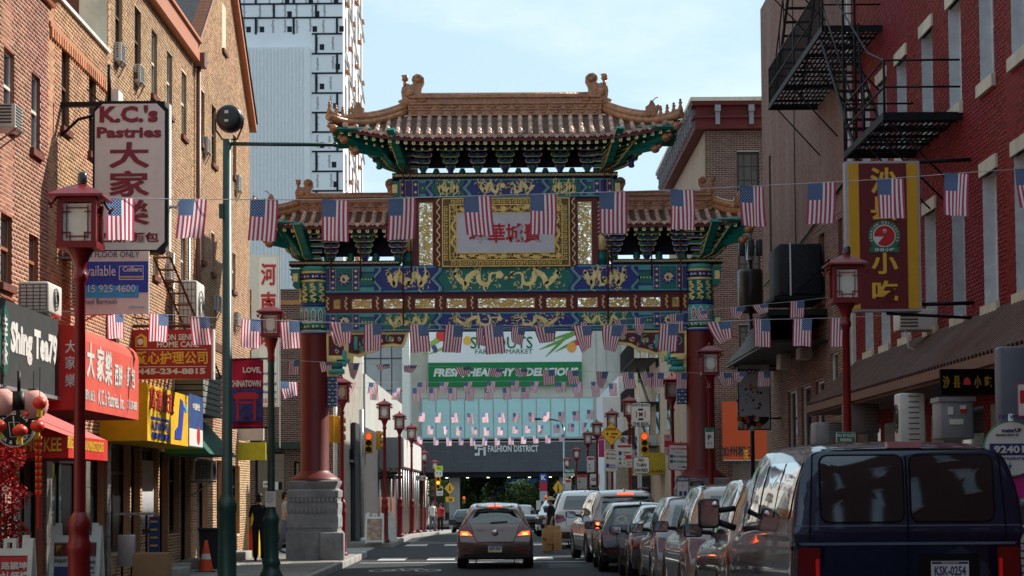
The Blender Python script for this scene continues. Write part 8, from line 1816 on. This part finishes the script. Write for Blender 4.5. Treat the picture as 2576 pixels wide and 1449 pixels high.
for i in range(34):
    u,v=rf.uniform(1852,1916),rf.uniform(955,1035); m=MB(); p=onY(u,v,Y); r_=rf.uniform(.015,.04); m.sph((p.x,Y-.012,p.z),(r_,.006,r_),0,7,4); m.build('berry_print',(mat('plum print',(.05,.02,.10),.6),mat('amber print',(.5,.22,.05),.6))[i%2],t)
for i in range(16):
    u,v=rf.uniform(1856,1912),rf.uniform(1050,1078); m=MB(); p=onY(u,v,Y); m.sph((p.x,Y-.02,p.z),(.07,.008,.07),0,8,5); m.build('fruit_print',(mat('orange print',(.45,.13,.02),.6),MT['plum print'],mat('cream print',(.5,.45,.4),.6))[i%3],t)
m=MB(); m.prism([(onY(1884,0,Y).x+.37*math.cos(R(a_)),onY(0,1062,Y).z+.25*math.sin(R(a_))) for a_ in range(180,361,15)],Y-.014,Y-.01); m.build('bowl_print',black,t)
m=MB(); m.tube([(onY(1925,0,Y).x,Y+.07,onY(0,945,Y).z),(6.9,Y+.07,onY(0,945,Y).z)],.025,5); m.tube([(onY(1925,0,Y).x,Y+.07,onY(0,1066,Y).z),(6.9,Y+.07,onY(0,1066,Y).z)],.025,5); m.build('bracket',IRON,t)
Y=51; c=onY(1888,745,Y); t=thing('antenna_pole','dark pole with black cylinder and small antenna boxes right of the gate','pole',(c.x,Y,.12)); m=MB(); m.cyl((c.x,Y,.12),(c.x,Y,onY(0,565,Y).z),.055,n=10); m.build('pole',blk,t)
m=MB(); r_=.32; m.lathe([(0,onY(0,803,Y).z),(r_*.8,onY(0,801,Y).z),(r_,onY(0,790,Y).z),(r_,onY(0,700,Y).z),(r_*.92,onY(0,692,Y).z),(0,onY(0,690,Y).z)],(c.x,Y,0),24); m.build('cylinder',mat('bronze black shell',(.04,.035,.033),.3,.3),t)
for dx,dy in ((-.22,-.1),(0,-.22),(.22,-.1),(0,.2)): m=MB(); m.bb((c.x+dx,Y+dy,onY(0,638,Y).z),(.16,.12,.42),.02); m.build('antenna_box',mat('grey antenna box',(.05,.055,.06),.4,.3),t)
m=MB(); m.lathe([(.1,onY(0,668,Y).z),(.1,onY(0,663,Y).z),(.05,onY(0,620,Y).z),(.07,onY(0,600,Y).z),(.13,onY(0,590,Y).z),(.10,onY(0,570,Y).z)],(c.x,Y,0),8); m.build('crown',steel,t)
# orange noodle shop sign
Y=61.4; t=thing('shop_sign','orange shop sign with dark characters and Vietnamese lettering beyond the gate','sign',onY(1860,1168,Y)); m=MB(); m.box((onY(1805,0,Y).x,Y,onY(0,1170,Y).z),(onY(1945,0,Y).x,Y+.3,onY(0,1023,Y).z)); m.build('panel',mat('vivid orange panel',(.62,.085,.015),.5,var=.04),t)
T(t,'加州粉王',1856,1135,Y,88,26,GRYD,'characters'); T(t,'Vietnamese Noodle',1858,1160,Y,94,14,GRYD)
m=MB(); m.box((onY(1805,0,Y).x,Y-.02,onY(0,1172,Y).z),(onY(1945,0,Y).x,Y,onY(0,1170,Y).z)); m.build('edge_line',white,t)
# ======================= foreground left =======================
def aframe(label,u0,u1,vt,Y,face_m,rz=0,hm=None):
    a,b=onY(u0,vt,Y),onY(u1,vt,Y); w=b.x-a.x; zb=.125; h=a.z-zb; t=thing('a_frame_sign',label,'folding sign',((a.x+b.x)/2,Y,zb),rz)
    for s in (-1,1):
        m=MB(); lean=.16
        def Q(x0,x1,z0,z1,d=.03,yo=0):
            P=[(x,s*(.28-lean*1.5*z/h)+dd*s*1+yo*s,z) for z in (z0,z1) for x in (x0,x1) for dd in (0,-d)]
            m.add([P[0],P[2],P[3],P[1],P[4],P[6],P[7],P[5]],[(0,1,2,3),(4,5,6,7),(0,1,5,4),(1,2,6,5),(2,3,7,6),(3,0,4,7)])
        Q(-w/2,-w/2+.05,0,h*.97); Q(w/2-.05,w/2,0,h*.97); Q(-w/2+.05,w/2-.05,h*.80,h*.87); Q(-w/2+.05,w/2-.05,.04,.09); Q(-w/2+.05,-w/2+.12,h*.87,h); Q(-.07,.07,h*.93,h*.97); Q(-.07,-.03,h*.87,h*.93); Q(.03,.07,h*.87,h*.93); Q(w/2-.12,w/2-.05,h*.87,h)
        m.build('frame_panel',white,t,local=True)
        m=MB(); z0,z1=.09,h*.80; f=lambda z,o: s*(.28-lean*1.5*z/h)-s*(.012)+s*o
        m.add([(-w/2+.05,f(z0,0),z0),(w/2-.05,f(z0,0),z0),(w/2-.05,f(z1,0),z1),(-w/2+.05,f(z1,0),z1)],[(0,1,2,3)]); m.build('poster',face_m,t,local=True)
    return t,w,h
def atext(t,w,h,s_,m_,x,zf,wd,hf,**k):
    z=h*zf; y=-(.28-.24*z/h)-.004; o=text('lettering',s_,m_,t,(0,0,0),wdt=w*wd,hgt=h*hf,rootloc=False,ext=0,**k); o.location=(x*w,y,z); o.rotation_euler=(-math.atan(.24/h),0,0); return o
t,w_,h_=aframe('white folding sign with red poster for accounting in the bottom left corner',-30,86,1347,22.5,REDS)
atext(t,w_,h_,'路穎坤',white,.12,.70,.55,.08,bold=.03); atext(t,w_,h_,'會計師樓',white,.05,.58,.8,.13,bold=.03); atext(t,w_,h_,'Accounting Inc',white,.05,.49,.75,.05,bold=.03); atext(t,w_,h_,'請上二樓',white,.05,.38,.7,.1,bold=.03)
t,w_,h_=aframe('white folding sign with newspaper poster behind the nearest lamp post',131,257,1316,25.5,mat('newsprint poster',(.5,.5,.5),.6))
m=MB()
def ab(x0,x1,z0,z1,m_,nm='print_block'):
    mm=MB(); y=lambda z:-(.28-.24*z/h_)-.002; mm.add([(x0*w_,y(z0*h_),z0*h_),(x1*w_,y(z0*h_),z0*h_),(x1*w_,y(z1*h_),z1*h_),(x0*w_,y(z1*h_),z1*h_)],[(0,1,2,3)]); mm.build(nm,m_,t,local=True)
ab(-.42,.42,.66,.79,mat('dark maroon print',(.09,.01,.01),.5)); ab(-.40,-.05,.30,.55,NAVY); ab(-.38,-.27,.68,.77,YEL); ab(-.42,.42,.08,.2,GRYD)
atext(t,w_,h_,'Inquirer',black,-.22,.61,.36,.06,bold=.02); atext(t,w_,h_,'Chinatown',black,.22,.60,.38,.05); atext(t,w_,h_,'Back in Town',black,.22,.54,.34,.04)
for k in range(8): ab(.05,.40-.05*(k%3),.48-k*.03,.49-k*.03,GRYD,'print_line')
t,w_,h_=aframe('white folding sign with brown food poster on the far left pavement',920,966,1290,62.9,mat('brown food poster',(.35,.25,.2),.6,var=.6,scale=7)); t,w_,h_=aframe('white folding sign turned sideways behind the food poster sign',958,990,1288,64.2,white,rz=R(40))
# lanterns
LPK=mat('pale pink paper lantern',(.75,.38,.34),.6,var=.06); LRD=mat('red paper lantern',(.62,.03,.012),.4,var=.15); GTS=mat('gold tassel',(.65,.42,.04),.6)
def lantern(label,u,v,rpx,Y,m_,sq_=1.0,tassel=True,cap=GTS,top=None):
    c=onY(u,v,Y); r=rpx*Y/F; t=thing('paper_lantern',label,'lantern',c,group=None); n=11; prof=[]
    for i in range(n*2+1): a=-math.pi/2*.86+math.pi*.86*i/(n*2); prof.append((r*math.cos(a)*(1 if i%2 else .965),r*sq_*math.sin(a)))
    m=MB(); m.lathe(prof,(0,0,0),20); m.build('shade',m_,t,local=True)
    m=MB(); 
    for s in (-1,1): m.cyl((0,0,s*r*sq_*.93),(0,0,s*r*sq_*1.04),r*.34,n=12)
    m.build('rim',cap,t,local=True)
    zt=(top-c.z) if top else r*2; m=MB(); m.tube([(0,0,r*sq_),(0,0,zt)],.004,4); m.build('hanging_cord',black,t,local=True)
    if tassel:
        m=MB()
        for q in range(14): a=q*.449; m.tube([(r*.3*math.cos(a),r*.3*math.sin(a),-r*sq_*1.02),(r*.36*math.cos(a),r*.36*math.sin(a),-r*sq_*1.02-r*1.0)],.005,3)
        m.build('tassel',GTS,t,local=True)
lantern('large pale pink paper lantern cut by the left edge',4,1012,36,21.5,LPK,tassel=False,cap=black,top=3.05); lantern('large pale pink paper lantern right of the black cylinder lamp',84,1018,38,21.6,LPK,tassel=False,cap=black,top=3.05)
lantern('red lantern topmost of the string at the right',100,1014,18,21.0,LRD,.9,top=3.05); lantern('red lantern second in the string over the firecrackers',94,1072,18,21.0,LRD,.85,top=2.6); lantern('squat red lantern hanging in front of the round tea sign',50,1083,20,20.8,LRD,.75,top=2.6); lantern('small red lantern at the left edge of the picture',-1,1072,18,20.8,LRD,.8,top=2.6)
lantern('tiny red bead lantern above the squat red one',66,1043,7,20.9,LRD,.9,tassel=False,top=2.6)
c=onY(47,1008,21.3); t=thing('cylinder_lamp','black cylindrical lamp between the two pale lanterns','lamp',c); m=MB(); m.cyl((c.x,21.3,c.z-.1),(c.x,21.3,c.z+.1),.066,n=16); m.tube([(c.x,21.3,c.z+.1),(c.x,21.3,3.03)],.02,5); m.build('body',black,t)
t=thing('firecracker_string','long red firecracker string with gold bands hanging by the left','decoration',onY(97,1240,21)); 
for i in range(9):
    for s in (-1,1): p=onY(97+s*5,1105+i*17,21); m=MB(); m.cyl((p.x,21,p.z-.032),(p.x,21,p.z+.032),.016,n=8); m.build('firecracker',LRD,t); m=MB(); m.cyl((p.x,21,p.z+.026),(p.x,21,p.z+.034),.018,n=8); m.build('gold_band',GTS,t)
m=MB(); a=onY(97,1090,21); b=onY(95,1300,21); m.tube([a,b],.008,4); m.tube([onY(97,1240,21),onY(96,1330,21)],.012,4); m.build('tail',LRD,t)
Y=22; c=onY(36,1076,Y); r_=49*Y/F; t=thing('round_sign','round black tea and snack sign with white rim and cup drawing','sign',c); m=MB(); m.cyl((c.x,Y,c.z),(c.x,Y+.08,c.z),r_,n=36); m.build('rim',steel,t); m=MB(); m.cyl((c.x,Y-.006,c.z),(c.x,Y,c.z),r_*.93,n=36); m.build('face',black,t)
for s_,dz,sp_ in (('SHING TEA',.72,-1),('TEA & SNACK',-.74,1)):
    for i,ch in enumerate(s_):
        if ch==' ': continue
        f=(i-(len(s_)-1)/2)/len(s_)*2.3; a=(math.pi/2-f) if dz>0 else (-math.pi/2+f); o=text('letter',ch,white,t,(0,0,0),hgt=r_*.2,rootloc=False,ext=0,bold=.03); o.location=(r_*.76*math.cos(a),-.012,r_*.76*math.sin(a)); o.rotation_euler=(0,(math.pi/2-a) if dz>0 else (-math.pi/2-a),0)
m=MB(); m.ribbon([(c.x-.06,c.z+.06),(c.x-.04,c.z-.1),(c.x+.04,c.z-.1),(c.x+.06,c.z+.06),(c.x-.06,c.z+.06)],.006,.004,Y-.012); m.ribbon([(c.x-.01,c.z+.13),(c.x+.005,c.z-.02)],.012,.004,Y-.012); m.build('cup_drawing',white,t)
# red blossom plant
p=onY(-12,1330,22.5); t=thing('flowering_plant','bush of red blossoms with a few green leaves at the left edge','plant',(p.x,22.8,.12)); rn=random.Random(8); RB=mat('red blossom',(.42,.012,.015),.7,var=.3,islands=.5); V=[];V2=[]
for i in range(2600):
    z=rn.uniform(.85,2.15); rr_=.34*(1-.3*abs(z-1.4))*(.6+.5*math.sin(z*7)**2); a=rn.uniform(0,6.28); q=Vector((rr_*math.cos(a)*rn.uniform(.3,1),rr_*math.sin(a)*.7*rn.uniform(.3,1),z)); Qn=Quaternion((rn.gauss(0,1),rn.gauss(0,1),rn.gauss(0,1),rn.gauss(0,1))).normalized(); s=rn.uniform(.014,.03)
    (V if i%16 else V2).extend(tuple(q+Qn@Vector(w)) for w in ((-s,0,0),(0,-s*.7,.004),(s,0,0),(0,s*.7,.004)))
m=MB(); m.add(V,[(4*i,4*i+1,4*i+2,4*i+3) for i in range(len(V)//4)]); m.build('blossom',RB,t,local=True,kind='stuff'); m=MB(); m.add([tuple(Vector(v)*1.0) for v in V2],[(4*i,4*i+1,4*i+2,4*i+3) for i in range(len(V2)//4)]); m.build('leaves',LEAF,t,local=True)
m=MB(); m.tube([(0,0,.4),(.05,0,.9),(.02,.02,1.6)],.02,5); m.lathe([(0,0),(.16,0),(.2,.4),(.18,.42),(.0,.42)],(0,0,0),16); m.build('pot_and_stem',MAR,t,local=True)
# carton, cone, bins
CARD=mat('brown cardboard',(.28,.17,.09),.85,var=.12,dirt=.15); a,b=onY(333,1395,29),onY(422,1395,29); t=thing('cardboard_box','closed brown cardboard box on the pavement before the doorsteps','box',((a.x+b.x)/2,29,.125)); xc=(a.x+b.x)/2; m=MB(); m.bb((xc,29.2,(a.z+.125)/2),(b.x-a.x,.42,a.z-.125),.01); m.build('carton',CARD,t); m=MB(); m.box((a.x,29.0,a.z),(b.x,29.19,a.z+.012)); m.box((a.x,29.21,a.z),(b.x,29.4,a.z+.02)); m.build('flap',CARD,t); m=MB(); m.box((a.x+.02,28.984,.3),(b.x-.02,28.99,.33)); m.build('tape',mat('tape',(.35,.25,.15),.4),t)
Y=40; c=onY(518,1420,Y); t=thing('traffic_cone','orange traffic cone with worn white band beside the green pole','cone',(c.x,Y,.13)); OC=mat('cone orange',(.75,.07,.01),.5,dirt=.2); m=MB(); m.box((-.2,-.2,0),(.2,.2,.035)); m.build('foot',PLAS,t,local=True); m=MB(); m.lathe([(.15,.035),(.105,.27)],(0,0,0),20); m.lathe([(.083,.38),(.035,.64),(.03,.65),(0,.65)],(0,0,0),20); m.build('cone_body',OC,t,local=True); m=MB(); m.lathe([(.105,.27),(.083,.38)],(0,0,0),20); m.build('band',white,t,local=True)
t=thing('wheelie_bin','black wheelie bin behind the traffic cone','bin',(onY(530,1400,41.3).x,41.3,.13)); x=onY(530,1400,41.3).x; m=MB(); m.prism([(x-.2,.13),(x+.2,.13),(x+.25,.95),(x-.25,.95)],41.3,41.75); m.build('bin_body',mat('black bin',(.012,.015,.025),.5),t); m=MB(); m.box((x-.27,41.25,.955),(x+.27,41.8,1.0)); m.build('lid',MT['black bin'],t)
t=thing('metal_cabinet','grey flat metal panel leaning by the shop counter','cabinet',(onY(318,1400,33).x,33,.13)); a,b=onY(296,1425,33),onY(341,1345,33); m=MB(); m.bb(((a.x+b.x)/2,33,(a.z+b.z)/2),(b.x-a.x,.08,b.z-a.z),.02); m.build('panel',steel,t)
t=thing('shop_counter','narrow steel counter shelf on dark legs outside the shop window','counter',(onY(330,1300,34).x,34,.13)); a,b=onY(290,1296,34),onY(381,1290,34); m=MB(); m.box((a.x,33.9,a.z),(b.x,34.4,a.z+.04)); m.build('shelf',steel,t); m=MB(); m.tube([(b.x-.1,34.1,a.z),(b.x-.1,34.1,.13)],.02,5); m.tube([(a.x+.1,34.1,a.z),(a.x+.1,34.1,.13)],.02,5); m.build('leg',black,t)
t=thing('poster_board','blue price poster board beside the shop window','board',(onY(388,1350,35.2).x,35.2,.4)); a,b=onY(375,1425,35.2),onY(401,1300,35.2); m=MB(); m.box((a.x,35.2,.3),(b.x,35.24,b.z)); m.build('board',mat('faded blue poster',(.04,.07,.2),.6,var=.3),t)
for k in range(6): m=MB(); m.box((a.x+.02,35.19,b.z-.1-k*.14),(b.x-.03,35.199,b.z-.07-k*.14)); m.build('print_line',YEL,t)
Y=50; x=onY(637,1350,Y).x; t=thing('newspaper_box','yellow topped newspaper box by the corner entrance','newspaper box',(x,Y,.13)); m=MB(); m.prism([(x-.14,.13),(x+.14,.13),(x+.14,1.05),(x+.05,1.2),(x-.08,1.2),(x-.14,1.05)],Y,Y+.35); m.build('case',mat('newspaper yellow',(.65,.42,.01),.5),t); m=MB(); m.box((x-.11,Y-.01,.3),(x+.11,Y,.9)); m.build('red_panel',REDS,t)
# restaurant entrance details
for (u0,u1,v0,v1,mm,lab) in ((662,682,1210,1226,WHT,'white OPEN notice on the black entrance door'),(684,700,1212,1232,WHT,'small white sticker notice right of the OPEN notice')):
    a,b=onY(u0,v1,62.5),onY(u1,v0,62.5); t=thing('notice',lab,'notice',((a.x+b.x)/2,62.5,a.z)); m=MB(); m.box((a.x,62.5,a.z),(b.x,62.53,b.z)); m.build('sheet',mm,t)
    if u0==662: text('lettering','OPEN',MAR,t,((a.x+b.x)/2,62.49,(a.z+b.z)/2),wdt=.2,hgt=.07)
sign('black sign ending in EAM above the restaurant entrance',622,656,1090,1112,61.8,black,[('ICE CREAM',0,0,.9,.45,white)],name='hanging_sign')
# ======================= people =======================
SKIN=mat('skin',(.42,.24,.17),.6,var=.05); CBK=mat('black clothing',(.014,.014,.016),.9,var=.3,scale=12,bump=.3); HAIR=mat('dark hair',(.012,.010,.009),.6); STRAW=mat('straw hat',(.55,.42,.25),.8,var=.1); CWH=mat('patterned pale blouse',(.42,.38,.38),.9,var=.4,scale=25); DEN=mat('grey blue trousers',(.12,.15,.2),.9); BAG=mat('brown paper bag',(.45,.27,.13),.85,var=.12); MASK=mat('pale blue mask',(.25,.5,.55),.8)
def person(label,loc,rz,h,top,legs,hair=HAIR,stride=.1,rarm=0,larm=0,bag=False,hat=False,mask=False,top_sleeve=.5,skirt=False):
    t=thing('person',label,'person',loc,rz,group=None); s=h/1.7
    J={}; V=[];E=[];Rd_=[]
    def v(p,r,par=None):
        V.append(Vector(p)*s); Rd_.append(r*s if not isinstance(r,tuple) else (r[0]*s,r[1]*s)); i=len(V)-1
        if par is not None: E.append((par,i))
        return i
    pel=v((0,0,.94),(.15,.10)); wa=v((0,0,1.08),(.125,.09),pel); ch=v((0,.01,1.28),(.16,.105),wa); nk=v((0,.0,1.43),(.07,.06),ch); n2=v((0,-.01,1.50),(.05,.05),nk); hd=v((0,-.02,1.60),(.085,.10),n2); ht=v((0,-.01,1.68),(.06,.07),hd)
    for sd_ in (-1,1):
        st=stride*sd_; hp=v((sd_*.09,0,.88),.085,pel); kn=v((sd_*.10,-st*.6-.02,.48),.058,hp); an=v((sd_*.10,-st*1.0+.02,.09),.038,kn); ft=v((sd_*.11,-st-.10,.04),.038,an); to=v((sd_*.11,-st-.17,.035),.025,ft)
        a=rarm if sd_>0 else larm
        sh=v((sd_*.185,0,1.39),.055,ch); el=v((sd_*.235,-.02-a*.25,1.12+abs(a)*.05),.038,sh); wr_=v((sd_*.245,-.08-a*.5,.88+abs(a)*.22),.026,el); pm_=v((sd_*.245,-.10-a*.54,.82+abs(a)*.23),(.03,.018),wr_)
        for k in range(4): f1=v((sd_*.245+(k-1.5)*.016,-.105-a*.56,.77+abs(a)*.24),.009,pm_); v((sd_*.245+(k-1.5)*.016-.008*sd_,-.115-a*.57,.735+abs(a)*.25-(.006 if k in(0,3) else 0)),.008,f1)
        th=v((sd_*.215,-.13-a*.54,.80+abs(a)*.23),.010,pm_)
    me=bpy.data.meshes.new('body'); me.from_pydata(V,E,[]); o=bpy.data.objects.new('body',me); TMP.collection.objects.link(o)
    sm=o.modifiers.new('s','SKIN')
    for i,r in enumerate(Rd_): me.skin_vertices[0].data[i].radius=r if isinstance(r,tuple) else (r,r)
    me.skin_vertices[0].data[0].use_root=True
    o.modifiers.new('u','SUBSURF').levels=1
    TMP.collection.objects.unlink(o); nm=eval_mesh(o)
    for mm in (SKIN,top,legs,PLAS): nm.materials.append(mm)
    for p in nm.polygons:
        c=p.center/s; mi=0
        if c.z<.07: mi=3
        elif c.z<(.96): mi=2 if abs(c.x)<.19 else 0
        elif c.z<1.44 and abs(c.x)<.19: mi=1
        if abs(c.x)>=.18 and c.z>1.42-top_sleeve*.6: mi=1
        if abs(c.x)>=.16 and c.z>1.3: mi=1
        p.material_index=mi; p.use_smooth=True
    b=bpy.data.objects.new('body',nm); COL.objects.link(b); b.parent=t
    # clothing volume
    m=MB(); m.lathe([(.155*s,.86*s),(.165*s,.95*s),(.14*s,1.08*s),(.17*s,1.28*s),(.15*s,1.38*s),(.07*s,1.45*s)],(0,0,0),16,sy=.72); m.build('shirt',top,t,local=True)
    m=MB()
    for sd_ in (-1,1): st=stride*sd_; m.tube([(sd_*.09*s,0,.92*s),(sd_*.1*s,(-st*.6-.02)*s,.48*s),(sd_*.1*s,(-st+.02)*s,.10*s)],[.10*s,.075*s,.06*s],10)
    m.build('trousers',legs,t,local=True)
    m=MB(); m.sph((0,.012*s,1.625*s),(.092*s,.105*s,.095*s),0,12,8); m.sph((0,.07*s,1.56*s),(.075*s,.05*s,.08*s),0,10,6); m.build('hair',hair,t,local=True)
    m=MB()
    for x in (-.032,.032): m.sph((x*s,-.108*s,1.605*s),(.011*s,.006*s,.006*s),0,6,4)
    m.build('eyes',black,t,local=True)
    m=MB(); m.sph((0,-.118*s,1.585*s),(.012*s,.016*s,.02*s),0,6,4); m.sph((0,-.11*s,1.55*s),(.024*s,.006*s,.006*s),0,6,4)
    for x in (-.088,.088): m.sph((x*s,-.01*s,1.59*s),(.012*s,.02*s,.03*s),0,6,4)
    m.build('face_features',SKIN,t,local=True)
    if mask: m=MB(); m.sph((0,-.085*s,1.56*s),(.062*s,.045*s,.05*s),0,10,6); m.build('face_mask',MASK,t,local=True)
    if hat: m=MB(); m.lathe([(.0,1.735*s),(.06*s,1.73*s),(.10*s,1.69*s),(.105*s,1.65*s),(.24*s,1.625*s),(.245*s,1.63*s),(.11*s,1.665*s)],(0,-.02*s,0),20); m.build('sun_hat',STRAW,t,local=True); m=MB(); m.lathe([(.108*s,1.65*s),(.108*s,1.68*s)],(0,-.02*s,0),20); m.build('hat_band',black,t,local=True)
    return t
pt=person('pedestrian in black with straw hat and mask carrying paper bags across the street',(onY(1387,1390,56).x,56,0),R(-70),1.54,CBK,CBK,stride=.12,hat=True,mask=True,rarm=.05)
c=onY(1391,1345,55.7)
for k,(du,v0,v1,wpx_) in enumerate(((-14,1330,1388,26),(2,1322,1368,34),(12,1335,1386,20))):
    a,b=onY(1391+du-wpx_/2,v1,55.6-.05*k),onY(1391+du+wpx_/2,v0,55.6-.05*k); t=thing('paper_bag',('large brown paper bag held by the pedestrian, rear one','pale brown paper bag in front, held by the pedestrian','smaller paper bag at the right side of the pedestrian')[k],'bag',((a.x+b.x)/2,55.6-.05*k,a.z)); m=MB(); m.bb(((a.x+b.x)/2,55.6-.05*k,(a.z+b.z)/2),(b.x-a.x,.13,b.z-a.z),.015); m.build('bag_body',BAG,t); m=MB(); xc=(a.x+b.x)/2; m.tube([(xc-.05,55.6-.05*k,b.z),(xc-.03,55.6-.05*k,b.z+.07),(xc+.03,55.6-.05*k,b.z+.07),(xc+.05,55.6-.05*k,b.z)],.006,4); m.build('handle',BAG,t)
    if k==0: text('lettering','N',black,t,(a.x+.06,55.52,a.z+.35),hgt=.1)
person('person in dark clothes and hat facing away behind the dark green lamp post',(onY(652,1400,46).x,46,.13),R(180),1.58,CBK,CBK,stride=.06)
person('person in patterned pale blouse half hidden by the left gate pedestal',(onY(719,1395,52.5).x,52.5,.13),R(90),1.62,CWH,DEN,stride=.15)
person('distant person in red top and black trousers on the left pavement',(onY(1108,1330,112).x,112,zg(112)+.12),0,1.6,REDS,CBK); person('distant person in a white shirt beside the farthest left lamp posts',(onY(1088,1330,108).x,108,zg(108)+.12),R(30),1.65,white,DEN)

bpy.data.scenes.remove(TMP)
